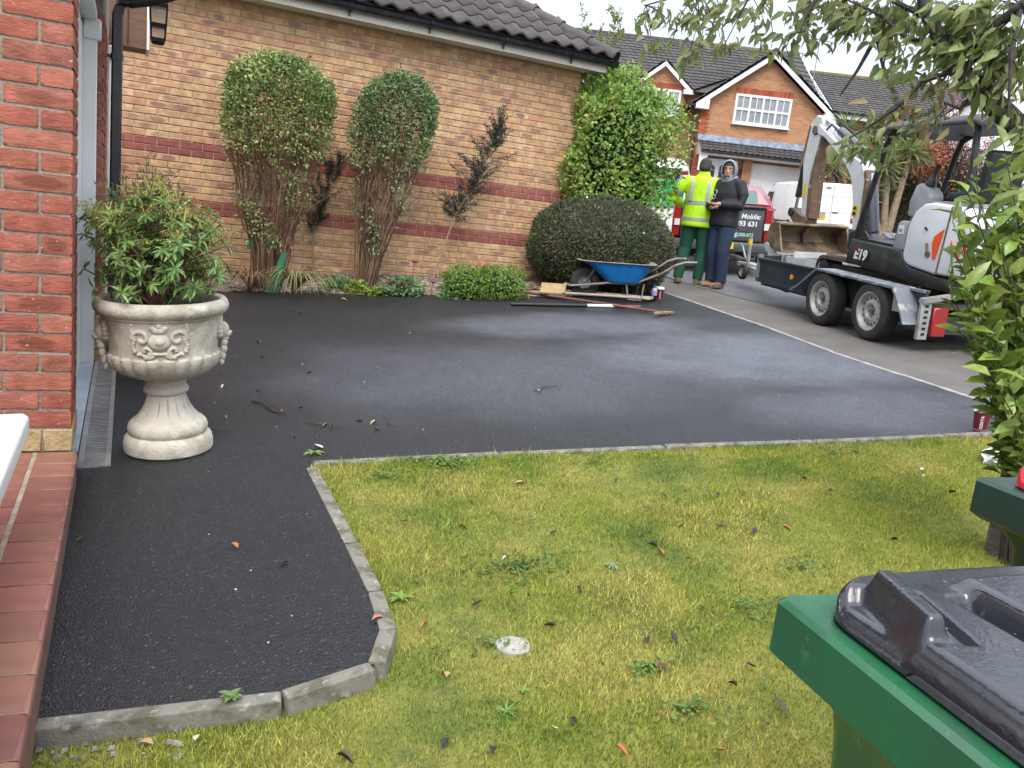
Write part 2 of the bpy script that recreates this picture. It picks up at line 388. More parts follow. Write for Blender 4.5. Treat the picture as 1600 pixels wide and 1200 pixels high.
# the gravel bed along the garage wall
WALL_Y = 9.674
def bed_z(x, y):
    e = 8.62 if x > 1 else 8.95
    t = max(0, min(1, (y-e)/(WALL_Y-e)))
    return G(x, y)-.012+.109*t+.02*mnoise.noise((x*2, y*2, 3))
M['bed'] = pm('bed_gravel_soil', (.16, .125, .085), .95, c2=(.30, .26, .2), scale=45, lo=.5, hi=.6, bump=1, bscale=60, c3=(.06, .045, .03), scale3=5, lo3=.5, hi3=.62)
sheet('flower_bed', [(-.4, 9.35), (.81, 9.0), (2.28, 8.67), (3.2, 8.59), (4.03, 8.53), (4.69, 8.27), (6.0, 8.85), (6.3, 9.4), (6.2, 10.5), (5.7, 10.5), (5.7, WALL_Y+.1), (-.4, WALL_Y+.1)], 0, M['bed'], zf=bed_z, cut=.3)
def pebbles():
    n = 2600; V = []; F = []
    base = np.array([(-1, -1, 0), (1, -1, 0), (1, 1, 0), (-1, 1, 0), (-.6, -.5, 1), (.6, -.6, 1), (.5, .6, 1), (-.6, .5, 1)], float)
    fc = np.array([(4, 5, 6, 7), (0, 1, 5, 4), (1, 2, 6, 5), (2, 3, 7, 6), (3, 0, 4, 7)])
    for i in range(n):
        x = random.uniform(-.1, 5.0); e = 8.98-.24*min(1, max(0, x)/2.3)-.0*x
        if x > 2.3: e = 8.70-.1*(x-2.3)
        y = e + .05 + (WALL_Y-e-.05)*random.random()**1.1
        s = random.uniform(.007, .017); a = random.uniform(0, 6.3); c, d = math.cos(a), math.sin(a)
        p = base*np.array([s*random.uniform(.8, 1.5), s, s*.8]); q = p.copy(); q[:, 0] = p[:, 0]*c-p[:, 1]*d; q[:, 1] = p[:, 0]*d+p[:, 1]*c
        q += (x, y, bed_z(x, y)-.003); F.append(fc+8*i); V.append(q)
    me = np_mesh('gravel', np.concatenate(V), np.concatenate(F), pm('gravel_stone', (.34, .29, .22), .85, rnd=(.35, 1.3, .03), island=True))
    tag(link('gravel', me), 'loose pale gravel in the bed along the brick wall', 'gravel', kind='stuff')
pebbles()

# grass
M['grass'] = pm('grass_blade', (.285, .335, .05), .8, spec=.12, c2=(.46, .42, .11), scale=2.6, lo=.44, hi=.62, c3=(.14, .24, .04), scale3=1.9, lo3=.50, hi3=.64, rnd=(.4, 1.5, .025), island=True, detail=6)
def inside(px, py, poly):
    n = len(poly); r = np.zeros(len(px), bool); j = n-1
    for i in range(n):
        xi, yi = poly[i]; xj, yj = poly[j]
        c = ((yi > py) != (yj > py)) & (px < (xj-xi)*(py-yi)/(yj-yi+1e-12)+xi); r ^= c; j = i
    return r
_gx = np.linspace(-.6, 5.4, 150); _gy = np.linspace(.2, 3.8, 100)
_LZ = np.array([[lawn_z(a, b) for b in _gy] for a in _gx]); _LN = np.array([[mnoise.noise((a*2.2, b*2.2, 5)) for b in _gy] for a in _gx])
def grid_at(T, x, y):
    u = np.clip((x-_gx[0])/(_gx[1]-_gx[0]), 0, len(_gx)-1.001); v = np.clip((y-_gy[0])/(_gy[1]-_gy[0]), 0, len(_gy)-1.001); i, j = u.astype(int), v.astype(int); a, b = u-i, v-j
    return T[i, j]*(1-a)*(1-b)+T[i+1, j]*a*(1-b)+T[i, j+1]*(1-a)*b+T[i+1, j+1]*a*b
def make_grass():
    n = 720000
    t = rng.random(n); y = .75+2.75*t**1.25; x = rng.uniform(-.35, 5.0, n)      # denser close by
    keep = inside(x, y, [(-.4, .3), (4.95, .3)]+[(5.02, 2.83)]+ROW[::-1][1:]+KERB[::-1][1:]+[(-.25, 1.9)])
    keep &= (x*.4384+y*.8988 > .75)
    x, y = x[keep], y[keep]; z = grid_at(_LZ, x, y); f = grid_at(_LN, x, y); n = len(x)
    h = (.005+.009*rng.random(n))*(1+.65*f); h[rng.random(n) < .04] *= 2.3
    edge = np.minimum(np.abs(y-(3.56-.14*x)), np.hypot(x-.74, np.maximum(0, y-3.4)+np.maximum(0, 1.9-y))) < .10
    h[edge] *= 1.7; h = np.clip(h, .004, .05); w = .0011+.0013*rng.random(n)
    a = rng.uniform(0, 2*np.pi, n); le = rng.uniform(0, 1.2, n)*h; b = rng.uniform(0, 2*np.pi, n); dx, dy = np.cos(a)*w, np.sin(a)*w
    V = np.empty((n, 3, 3), np.float32); V[:, 0] = np.stack([x-dx, y-dy, z-.003], 1); V[:, 1] = np.stack([x+dx, y+dy, z-.003], 1); V[:, 2] = np.stack([x+np.cos(b)*le, y+np.sin(b)*le, z+h], 1)
    tag(link('grass', np_mesh('grass', V.reshape(-1, 3), np.arange(3*n).reshape(n, 3), M['grass'])), 'short mossy yellow green lawn grass', 'grass', kind='stuff')
make_grass()
# ================================================================== BRICKWORK
def brick_mat(name, cols, smudge=None, smudge_p=.5, rough=.9, bump=.5, bscale=50, speck=None):
    """brick face: colour picked per brick, mottling, burnt patch in the middle of some bricks"""
    m = bpy.data.materials.new(name); m.use_nodes = True; t = m.node_tree; b = t.nodes['Principled BSDF']; K = t.links.new
    N = lambda k: t.nodes.new(k)
    def math_(op, a, bb=None, clamp=False):
        n = N('ShaderNodeMath'); n.operation = op; n.use_clamp = clamp
        for i, q in enumerate((a, bb)):
            if q is None: continue
            if isinstance(q, (int, float)): n.inputs[i].default_value = q
            else: K(q, n.inputs[i])
        return n.outputs[0]
    oi = N('ShaderNodeObjectInfo'); ge = N('ShaderNodeNewGeometry')
    r = math_('FRACT', math_('ADD', oi.outputs['Random'], ge.outputs['Random Per Island']))
    ramp = N('ShaderNodeValToRGB'); ramp.color_ramp.interpolation = 'LINEAR'
    el = ramp.color_ramp.elements
    for i, c in enumerate(cols):
        p = i/(len(cols)-1)
        e = el[0] if i == 0 else (el[1] if i == 1 and len(el) > 1 and len(cols) == 2 else None)
        if i == 0: e.position = 0
        elif i == len(cols)-1: e = el[-1]; e.position = 1
        else: e = el.new(p)
        e.color = (*c, 1)
    K(r, ramp.inputs[0])
    tcn = N('ShaderNodeTexCoord'); pos = ge.outputs['Position']
    nz1 = N('ShaderNodeTexNoise'); nz1.inputs['Scale'].default_value = 14; nz1.inputs['Detail'].default_value = 6; K(pos, nz1.inputs['Vector'])
    mr = N('ShaderNodeMapRange'); mr.inputs['From Min'].default_value = .3; mr.inputs['From Max'].default_value = .7; mr.inputs['To Min'].default_value = .72; mr.inputs['To Max'].default_value = 1.22; K(nz1.outputs['Fac'], mr.inputs['Value'])
    hv = N('ShaderNodeHueSaturation'); K(ramp.outputs[0], hv.inputs['Color']); K(mr.outputs[0], hv.inputs['Value'])
    cur = hv.outputs[0]
    if smudge:
        sx = N('ShaderNodeSeparateXYZ'); K(tcn.outputs['UV'], sx.inputs[0])
        du = math_('DIVIDE', math_('SUBTRACT', sx.outputs[0], .5), .42); dv = math_('DIVIDE', math_('SUBTRACT', sx.outputs[1], .48), .44)
        d2 = math_('ADD', math_('MULTIPLY', du, du), math_('MULTIPLY', dv, dv))
        d2 = math_('ADD', d2, math_('MULTIPLY', math_('SUBTRACT', nz1.outputs['Fac'], .5), 1.6))
        f = N('ShaderNodeMapRange'); f.interpolation_type = 'SMOOTHSTEP'; f.inputs['From Min'].default_value = 1.0; f.inputs['From Max'].default_value = .25; K(d2, f.inputs['Value'])
        wn1 = N('ShaderNodeTexWhiteNoise'); wn1.noise_dimensions = '1D'; K(math_('MULTIPLY', r, 37.7), wn1.inputs['W'])
        g_ = N('ShaderNodeMapRange'); g_.inputs['From Min'].default_value = 1-smudge_p; g_.inputs['From Max'].default_value = 1; g_.inputs['To Max'].default_value = 1.0; K(wn1.outputs['Value'], g_.inputs['Value'])
        x = N('ShaderNodeMixRGB'); K(math_('MULTIPLY', f.outputs[0], g_.outputs[0]), x.inputs[0]); K(cur, x.inputs[1]); x.inputs[2].default_value = (*smudge, 1); cur = x.outputs[0]
    if speck:
        n3 = N('ShaderNodeTexNoise'); n3.inputs['Scale'].default_value = 75; n3.inputs['Detail'].default_value = 2; K(pos, n3.inputs['Vector'])
        f3 = N('ShaderNodeMapRange'); f3.inputs['From Min'].default_value = .70; f3.inputs['From Max'].default_value = .76; K(n3.outputs['Fac'], f3.inputs['Value'])
        x = N('ShaderNodeMixRGB'); K(f3.outputs[0], x.inputs[0]); K(cur, x.inputs[1]); x.inputs[2].default_value = (*speck, 1); cur = x.outputs[0]
    K(cur, b.inputs['Base Color']); b.inputs['Roughness'].default_value = rough; b.inputs['Specular IOR Level'].default_value = .25
    mp_ = N('ShaderNodeMapping'); mp_.inputs['Scale'].default_value = (1, 1, 2.6); K(pos, mp_.inputs[0])
    n2 = N('ShaderNodeTexNoise'); n2.inputs['Scale'].default_value = bscale; n2.inputs['Detail'].default_value = 5; n2.inputs['Roughness'].default_value = .65; K(mp_.outputs[0], n2.inputs['Vector'])
    bn = N('ShaderNodeBump'); bn.inputs['Strength'].default_value = bump; bn.inputs['Distance'].default_value = .012; K(n2.outputs['Fac'], bn.inputs['Height']); K(bn.outputs[0], b.inputs['Normal'])
    return m
M['buff'] = brick_mat('buff_brick', [(.60, .365, .19), (.64, .42, .23), (.57, .31, .175), (.66, .45, .26), (.55, .285, .17)], smudge=(.31, .175, .14), smudge_p=.5, bump=.45, bscale=26)
M['redband'] = brick_mat('smooth_red_brick', [(.32, .10, .085), (.38, .13, .10), (.28, .09, .08)], bump=.08, rough=.8)
M['red'] = brick_mat('rustic_red_brick', [(.42, .135, .09), (.36, .115, .08), (.45, .165, .11), (.33, .125, .095)], smudge=(.22, .075, .045), smudge_p=.3, bump=.7, bscale=24, speck=(.62, .42, .32))
M['mortar'] = pm('pale_mortar', (.60, .47, .34), .95, c2=(.50, .39, .28), scale=20, bump=.5, bscale=120)
M['mortar_grey'] = pm('grey_mortar', (.38, .33, .27), .95, c2=(.27, .235, .19), scale=14, bump=1.0, bscale=70)
M['plinth'] = pm('yellow_plinth_brick', (.50, .37, .19), .95, c2=(.40, .28, .14), scale=18, bump=.9, bscale=60)

def brick_geo(w, h, d, bev=.004, rough=0, seed=0):
    """one brick, front face on y=0 looking to -Y, centred in x and z; returns verts, quads, uvs per loop"""
    x, z = w/2, h/2; xi, zi = x-bev, z-bev
    V = [(-x, d, -z), (x, d, -z), (x, d, z), (-x, d, z), (-x, bev, -z), (x, bev, -z), (x, bev, z), (-x, bev, z), (-xi, 0, -zi), (xi, 0, -zi), (xi, 0, zi), (-xi, 0, zi)]
    F = [(8, 9, 10, 11), (4, 5, 9, 8), (5, 6, 10, 9), (6, 7, 11, 10), (7, 4, 8, 11), (0, 1, 5, 4), (1, 2, 6, 5), (2, 3, 7, 6), (3, 0, 4, 7)]
    if rough:
        rr = random.Random(seed); V = [(a+rr.uniform(-rough, rough), b+(rr.uniform(-rough, rough) if b < d else 0), c+rr.uniform(-rough, rough)) for a, b, c in V]
    return V, F
def brick_mesh(name, mat, w, h, d, **k):
    V, F = brick_geo(w, h, d, **k)
    me = bpy.data.meshes.new(name); me.from_pydata(V, [], F); me.materials.append(mat)
    uv = me.uv_layers.new(name='uv')
    for l in me.loops:
        v = me.vertices[l.vertex_index].co; uv.data[l.index].uv = (v.x/w+.5, v.z/h+.5)
    return me
def joined_bricks(name, items, parent, label=None):
    """items: (x, y, z, w, h, d, matindex)"""
    V = []; F = []; UV = []; MI = []
    for (x, y, z, w, h, d, mi) in items:
        v, f = brick_geo(w, h, d); b = len(V)
        V += [(p[0]+x, p[1]+y, p[2]+z) for p in v]
        for q in f:
            F.append(tuple(b+i for i in q)); MI.append(mi)
            UV += [(v[i][0]/w+.5, v[i][2]/h+.5) for i in q]
    me = bpy.data.meshes.new(name); me.from_pydata(V, [], F); me.materials.append(M['buff']); me.materials.append(M['redband'])
    me.polygons.foreach_set('material_index', MI)
    uv = me.uv_layers.new(name='uv'); uv.data.foreach_set('uv', np.array(UV, np.float32).ravel())
    o = link(name, me, parent); o['kind'] = 'stuff'
    return o
def view_px(p):
    q = Vector(p)-Vector((0, 0, CAM_Z)); d = q.dot(CF)
    return 800+1270*q.dot(CR)/d, 600-1270*q.dot(CU)/d, d

# ================================================================== NEIGHBOUR'S GARAGE
gar = empty('garage', (2.5, WALL_Y, G(2.5, WALL_Y)), 'buff brick garage with two red brick bands and a brown pantiled roof', 'garage')
bpy.context.view_layer.update()
gi = gar.matrix_world.inverted()
def to_gar(o): o.matrix_parent_inverse = gi; return o
GX0, GX1 = -.45, 5.22
m = MB(); m.box(((GX0+GX1)/2, WALL_Y+.13, 1.62), (GX1-GX0, .24, 3.2)); m.box((GX1-.12, WALL_Y+2.6, 1.62), (.24, 4.7, 3.2)); m.box((GX0+.12, WALL_Y+2.6, 1.62), (.24, 4.7, 3.2))
to_gar(m.build('mortar_wall', M['mortar'], gar))
items = []
for k in range(-17, 21):
    z = 1.6505+.075*k; red = k in (0, -1, -8, -9)
    x0 = .0431+(.1125 if k % 2 else 0)
    for i in range(-4, 26):
        a, b = x0+.225*i, x0+.225*(i+1); a2, b2 = max(a+.005, GX0), min(b-.005, GX1)
        if b2-a2 < .03: continue
        x, y, d = view_px(((a2+b2)/2, WALL_Y, z)); vis = 188 < x < 880 and y > 0
        hid = (x < 345 and y > 330) or (350 < x < 525 and 85 < y < 230) or (548 < x < 684 and 112 < y < 230) or (x > 820 and y > 350)
        items.append([d + (0 if vis else 100) + (50 if hid else 0), (a2+b2)/2, z, b2-a2, red])
items.sort()
bm_cache = {}
for n_, (d, x, z, w, red) in enumerate(items[:300]):
    key = (round(w, 3), red)
    if key not in bm_cache: bm_cache[key] = brick_mesh('brick', M['redband'] if red else M['buff'], w, .065, .05)
    to_gar(link('brick', bm_cache[key], gar, loc=(x, WALL_Y+random.uniform(-.002, .001), z)))
to_gar(joined_bricks('brickwork', [(x, WALL_Y+random.uniform(-.002, .001), z, w, .065, .05, 1 if red else 0) for (d, x, z, w, red) in items[300:]], gar))
# gable side bricks are out of view; roof
M['upvc'] = pm('white_upvc', (.86, .86, .85), .35, c2=(.80, .79, .76), scale=3, lo=.5, hi=.8)
M['fascia'] = pm('cream_fascia', (.78, .74, .66), .5, c2=(.68, .64, .55), scale=4, stretch=(1, 8, 8))
M['gutter'] = pm('black_gutter_plastic', (.012, .014, .02), .22, spec=.6, c2=(.03, .033, .04), scale=12)
M['tile'] = pm('brown_concrete_tile', (.062, .052, .052), .75, c2=(.092, .078, .075), scale=5, bump=.4, bscale=70, c3=(.42, .40, .37), scale3=22, lo3=.70, hi3=.74, rnd=(.75, 1.2))
M['tile_far'] = pm('dark_concrete_tile', (.055, .05, .05), .8, c2=(.09, .08, .075), scale=2.2, bump=.2, bscale=30)
EY, EZ, PT = 9.30, 3.375, R(32)
m = MB(); m.box((2.45, 9.42, 3.27), (5.95, .02, .145)); to_gar(m.build('fascia_board', M['fascia'], gar))
m = MB(); m.box((2.45, 9.545, 3.212), (5.93, .235, .02)); to_gar(m.build('soffit', M['fascia'], gar))
m = MB()
for i in range(150): m.box((-.4+i*.039, 9.455, 3.2005), (.026, .02, .003))
to_gar(m.build('vent_slots', M['gutter'], gar)); bpy.data.objects['vent_slots']['kind'] = 'stuff'
# half round gutter with rim and brackets
m = MB(); prof = [(9.355+.055*math.cos(a)*1.0, 3.325+.055*math.sin(a)) for a in [math.pi+math.pi*i/8 for i in range(9)]]
prof = [(9.292, 3.335)]+prof[0:]+[(9.418, 3.335), (9.412, 3.335)]+[(9.355+.05*math.cos(a), 3.327+.05*math.sin(a)) for a in [2*math.pi-math.pi*i/8 for i in range(9)]]+[(9.302, 3.335)]
m.prism([(y, z) for y, z in prof], -.5, 5.52, 'x')
m.prism([(9.355+.056*math.cos(a), 3.327+.056*math.sin(a)) for a in [math.pi+math.pi*i/8 for i in range(9)]], 5.52, 5.53, 'x')
to_gar(m.build('gutter', M['gutter'], gar, smooth=True))
for x in np.arange(.3, 5.5, .92):
    m = MB(); pr = [(9.355+.064*math.cos(a), 3.327+.064*math.sin(a)) for a in [math.pi+math.pi*i/8 for i in range(9)]]
    m.prism(pr+[(9.424, 3.338), (9.286, 3.338)], x-.018, x+.018, 'x'); m.box((x, 9.40, 3.25), (.02, .03, .06))
    to_gar(m.build('gutter_bracket', M['gutter'], gar))
# pantiles: each one an object
def pantile(name, w, l, th, amp, n=8):
    V = []; F = []
    def prof(t): return amp*(.5-.5*math.cos(2*math.pi*(t*.999)))**1.3 if t < 1 else 0
    for j, (y, zo) in enumerate(((0, 0), (l, 0))):
        for i in range(n+1):
            t = i/n; V.append((t*w, y, amp*(.5+.5*math.sin(2*math.pi*t+.6))+zo))
    for i in range(n): F.append((i, i+1, n+2+i, n+1+i))
    b = len(V)
    for i in range(n+1):
        t = i/n; V.append((t*w, 0, amp*(.5+.5*math.sin(2*math.pi*t+.6))-th))
    for i in range(n): F.append((b+i, b+i+1, i+1, i))
    me = bpy.data.meshes.new(name); me.from_pydata(V, [], F); me.materials.append(M['tile']); 
    for p in me.polygons: p.use_smooth = p.index < n
    return me
gauge, tw = .30, .225
pt_me = pantile('roof_tile', tw, gauge+.07, .022, .045)
sx = Vector((1, 0, 0)); sy = Vector((0, math.cos(PT), math.sin(PT))); sz = sx.cross(sy)
HX = 5.47
for row in range(0, 12):
    for c in range(0, 24):
        x = HX-.02-tw*(c+1); s = row*gauge
        if x+tw*.55 > HX-s*math.cos(PT)-.02: continue
        if x < 1.6 or (row > 6 and x < 2.2): continue
        o = Vector((x, EY, EZ))+sy*(s-.02)+sz*(.012+.004)
        ob = to_gar(link('roof_tile', pt_me, gar))
        tilt = Matrix.Rotation(R(-2.2), 4, 'X')
        ob.matrix_basis = Matrix.Translation(o+Vector((random.uniform(-.003, .003), 0, 0))) @ Matrix((sx, sy, sz)).transposed().to_4x4() @ tilt
# deck below the tiles, its hip side too
m = MB(); rz = 3.2; n_ = 2.95
A = Vector((-.5, EY, EZ-.015)); B = Vector((HX, EY, EZ-.015)); C_ = Vector((HX-n_, EY+n_, EZ-.015+n_*math.tan(PT))); D_ = Vector((-.5, EY+n_, EZ-.015+n_*math.tan(PT)))
E_ = Vector((HX, EY+2*n_, EZ-.015)); F_ = Vector((-.5, EY+2*n_, EZ-.015))
m.add([A, B, C_, D_, E_, F_], [(0, 1, 2, 3), (1, 4, 2), (2, 4, 5, 3)]); to_gar(m.build('roof_slope', M['tile'], gar))
for i in range(11):
    a = B.lerp(C_, i/11); b = B.lerp(C_, (i+1.12)/11); m = MB()
    d = (b-a).normalized(); s_ = d.cross(Vector((0, 0, 1))).normalized(); u_ = s_.cross(d)
    P = []
    for q, rad in ((a, .125), (b, .11)):
        P.append([q+s_*rad*math.cos(t)+u_*(rad*.75*math.sin(t)-.02+(.02 if q is b else .035)) for t in [-.35+(math.pi+.7)*k/8 for k in range(9)]])
    m.loft(P, cap=False, closed=False); m.loft([[p*1 for p in P[0]], [p-u_*.02 for p in P[0]]], cap=False, closed=False)
    to_gar(m.build('hip_tile', M['tile'], gar, smooth=True))

# ================================================================== THE NEAR HOUSE (left edge)
hs = empty('house', (-.5, 4.5, G(-.2, 4.5)), 'red brick house corner with white garage door frame at the left edge', 'house')
bpy.context.view_layer.update(); hi_ = hs.matrix_world.inverted()
def to_h(o): o.matrix_parent_inverse = hi_; return o
PX, PY = -.186, 3.515
m = MB(); m.box((PX-.703, PY+.205, 1.29), (1.394, .398, 2.32)); to_h(m.build('mortar_pier', M['mortar_grey'], hs))
var = {}
def red_brick(w, d, k):
    key = (round(w, 3), k)
    if key not in var:
        # front face as a fine grid with creases pushed in, so the rustic face is real relief
        nx, nz_ = max(3, int(w/.012)), 6; V = []; F = []; rr = random.Random(hash(key) % 1000); off = rr.uniform(0, 50)
        for j in range(nz_+1):
            for i in range(nx+1):
                x, z = -w/2+w*i/nx, -.0325+.065*j/nz_
                e = min(i, nx-i, j*1.0, nz_-j)
                y = .0016 if e == 0 else (.0014*mnoise.noise((x*18+off, z*60, off))+.004*max(0, mnoise.noise((x*9+off, z*75, off+9))-.25))
                if e == 0: x *= 1-rr.uniform(0, .012); z *= 1-rr.uniform(0, .05)
                V.append((x, y, z))
        for j in range(nz_):
            for i in range(nx): F.append((j*(nx+1)+i, j*(nx+1)+i+1, (j+1)*(nx+1)+i+1, (j+1)*(nx+1)+i))
        b = len(V); V += [(-w/2, d, -.0325), (w/2, d, -.0325), (w/2, d, .0325), (-w/2, d, .0325)]
        c = [0, nx, (nz_+1)*(nx+1)-1, nz_*(nx+1)]
        F += [(c[0], b, b+1, c[1]), (c[1], b+1, b+2, c[2]), (c[2], b+2, b+3, c[3]), (c[3], b+3, b, c[0])]
        me = bpy.data.meshes.new('brick'); me.from_pydata(V, [], F); me.materials.append(M['red'])
        uv = me.uv_layers.new(name='uv')
        for l in me.loops: v = me.vertices[l.vertex_index].co; uv.data[l.index].uv = (v.x/w+.5, v.z/.065+.5)
        for p in me.polygons: p.use_smooth = p.index < nx*nz_
        var[key] = me
    return var[key]
n_ = 0
for i in range(-8, 20):
    zc = 1.726-.075*i-.0375
    edges = [PX] + ([PX-.1075] if i % 2 == 0 else []); 
    while edges[-1] > -.72: edges.append(edges[-1]-.225)
    for a, b in zip(edges[1:], edges[:-1]):
        w = b-a-.010
        if b == PX: w += .005; xc = PX-w/2
        else: xc = (a+b)/2
        n_ += 1; to_h(link('brick', red_brick(w, .1025, n_ % 4), hs, loc=(xc, PY+random.uniform(-.002, .002), zc)))
    # bricks on the return face, looking to +X
    ys = PY+.1125; L_ = [(.225-.0102, ys+.005)] if i % 2 == 0 else [(.1025, ys), (.1025, ys+.1125)]
    for w, y0 in L_:
        o = to_h(link('brick', red_brick(w, .09, 5+n_ % 2), hs)); o.matrix_basis = Matrix.Translation((PX+.001, y0+w/2, zc)) @ Matrix.Rotation(R(90), 4, 'Z')
for k, (a, b) in enumerate(((-.75, -.415), (-.408, -.2885), (-.281, PX+.004))):
    m = MB(); m.box(((a+b)/2, PY+.17, .178), (b-a, .345, .088)); to_h(m.build('plinth_brick', M['plinth'], hs, bevel=.004))
# door side: frame, door, threshold
m = MB(); m.box((-.275, 4.78, 1.06), (.03, 1.74, 2.08)); to_h(m.build('garage_door', M['upvc'], hs))
dr = bpy.data.objects['garage_door']
for i in range(9):
    m = MB(); m.box((-.258, 3.98+i*.2, 1.06), (.008, .17, 2.02)); o = m.build('door_panel', M['upvc'], dr, bevel=.003)
m = MB(); m.box((-.222, 3.925, 1.06), (.065, .05, 2.1)); m.box((-.222, 5.70, 1.06), (.09, .06, 2.1)); m.box((-.222, 4.8, 2.13), (.085, 1.85, .06)); to_h(m.build('door_frame', M['upvc'], hs, bevel=.004))
m = MB(); m.box((-.205, 5.68, 2.05), (.10, .05, .12)); to_h(m.build('frame_cap', M['upvc'], hs, bevel=.01))
M['thresh'] = pm('pale_blue_grey_threshold', (.42, .46, .53), .55, c2=(.33, .37, .43), scale=9, bump=.15, bscale=60)
m = MB(); 
P = [(-.30, 3.86), (-.177, 3.86), (-.177, 5.72), (-.30, 5.72)]
m.add([(x, y, G(x, y)+.012) for x, y in P]+[(x, y, G(x, y)-.1) for x, y in P], [(0, 1, 2, 3), (4, 5, 1, 0), (5, 6, 2, 1), (6, 7, 3, 2), (7, 4, 0, 3)]); to_h(m.build('threshold', M['thresh'], hs))
# second pier beyond the door
m = MB(); m.box((-.35, 6.55, 1.29), (.40, 1.62, 2.4)); to_h(m.build('mortar_wall', M['mortar_grey'], hs))
for i in range(-6, 23):
    zc = 1.726-.075*i-.0375-.02; mt = 'red' if zc > .33 else 'plinth'
    me = red_brick(.165, .1025, 7+i % 2)
    if mt == 'plinth':
        m = MB(); m.box((0, .05, 0), (.165, .1, .065)); me = m.mesh('brick', M['plinth'], bevel=.004)
    to_h(link('brick', me, hs, loc=(-.141-.0825, 5.735, zc)))
    for j in range(3):
        w = .215; y0 = 5.735+.1125*(1 if i % 2 else 2)-.1+.225*j
        if mt == 'plinth':
            m = MB(); m.box((0, .045, 0), (w, .09, .065)); me2 = m.mesh('brick', M['plinth'], bevel=.004)
        else: me2 = red_brick(w, .09, 5+j % 2)
        o = to_h(link('brick', me2, hs)); o.matrix_basis = Matrix.Translation((-.140, y0+w/2+.1, zc)) @ Matrix.Rotation(R(90), 4, 'Z')
m = MB(); m.box((-.152, 7.40, 1.12), (.035, .06, 2.06)); to_h(m.build('door_jamb', M['upvc'], hs, bevel=.004))
m = MB(); m.box((-.135, 7.40, 2.16), (.07, .10, .10)); to_h(m.build('jamb_cap', M['upvc'], hs, bevel=.01))
# brown boxed eave with a white edge board
M['timber'] = pm('brown_stained_board', (.20, .105, .06), .6, c2=(.14, .075, .045), scale=5, stretch=(1, 1, 5))
m = MB(); m.box((-.03, 7.62, 2.45), (.285, .30, .42)); to_h(m.build('eave_box', M['timber'], hs))
m = MB(); m.box((.124, 7.60, 2.445), (.022, .34, .43)); to_h(m.build('eave_edge', M['upvc'], hs, bevel=.003))
m = MB(); m.box((-.10, 7.463, 2.45), (.008, .006, .4)); m.box((-.02, 7.463, 2.45), (.006, .006, .4)); to_h(m.build('board_joint', pm('board_gap', (.05, .03, .02), .9), hs))
# the rest of the house body behind, so the corner is not hollow
m = MB(); m.box((-2.2, 6.2, 1.35), (3.7, 5.0, 2.5)); to_h(m.build('house_wall', M['mortar_grey'], hs))
# black downpipe with a swan neck towards the gutter
dp = MB(); sq = .033
def rsq(c, r, ax=None): return [(c[0]+r*x, c[1]+r*y, c[2]) for x, y in ((-1, -.7), (-.7, -1), (.7, -1), (1, -.7), (1, .7), (.7, 1), (-.7, 1), (-1, .7))]
dp.loft([rsq((-.077, 6.16, z), sq) for z in (.08, 2.24)])
dp.loft([[(-.077+.033*x, 6.16+.033*y, 2.24) for x, y in ((-1, -1), (1, -1), (1, 1), (-1, 1))], [(-.06+.034*x, 6.16+.033*y, 2.31+.02*x) for x, y in ((-1, -1), (1, -1), (1, 1), (-1, 1))], [(.0, 6.15-.033, 2.285), (.0, 6.15-.033, 2.36), (.0, 6.15+.033, 2.36), (.0, 6.15+.033, 2.285)][0:4]], cap=False)
to_h(dp.build('downpipe', M['gutter'], hs, smooth=True, angle=35))
m = MB(); m.tube([(-.075, 6.155, 2.315), (.0, 6.155, 2.325), (.14, 6.155, 2.37), (.34, 6.155, 2.47)], .036, 10); to_h(m.build('swan_neck', M['gutter'], hs, smooth=True))
for z in (1.98, .62):
    m = MB(); m.loft([rsq((-.077, 6.16, z-.018), .038), rsq((-.077, 6.16, z+.018), .038)]); m.box((-.125, 6.16, z), (.05, .02, .02)); to_h(m.build('pipe_clip', M['gutter'], hs))

# eave of the near house, above the view
m = MB(); m.add([(.34, 3.25, 2.60), (.34, 6.3, 2.60), (-3.9, 6.3, 4.9), (-3.9, 3.25, 4.9), (.34, 3.25, 2.68), (.34, 6.3, 2.68), (-3.9, 6.3, 4.98), (-3.9, 3.25, 4.98)], [(3, 2, 1, 0), (4, 5, 6, 7), (0, 1, 5, 4), (1, 2, 6, 5), (2, 3, 7, 6), (3, 0, 4, 7)]); to_h(m.build('roof', M['tile'], hs))
m = MB(); m.prism([(.33, 2.54), (.335, 2.48), (.38, 2.455), (.425, 2.48), (.43, 2.54)], 3.3, 6.25, 'y'); to_h(m.build('gutter', M['gutter'], hs))
m = MB(); m.box((.31, 4.78, 2.56), (.02, 3.0, .16)); to_h(m.build('fascia_board', M['upvc'], hs))

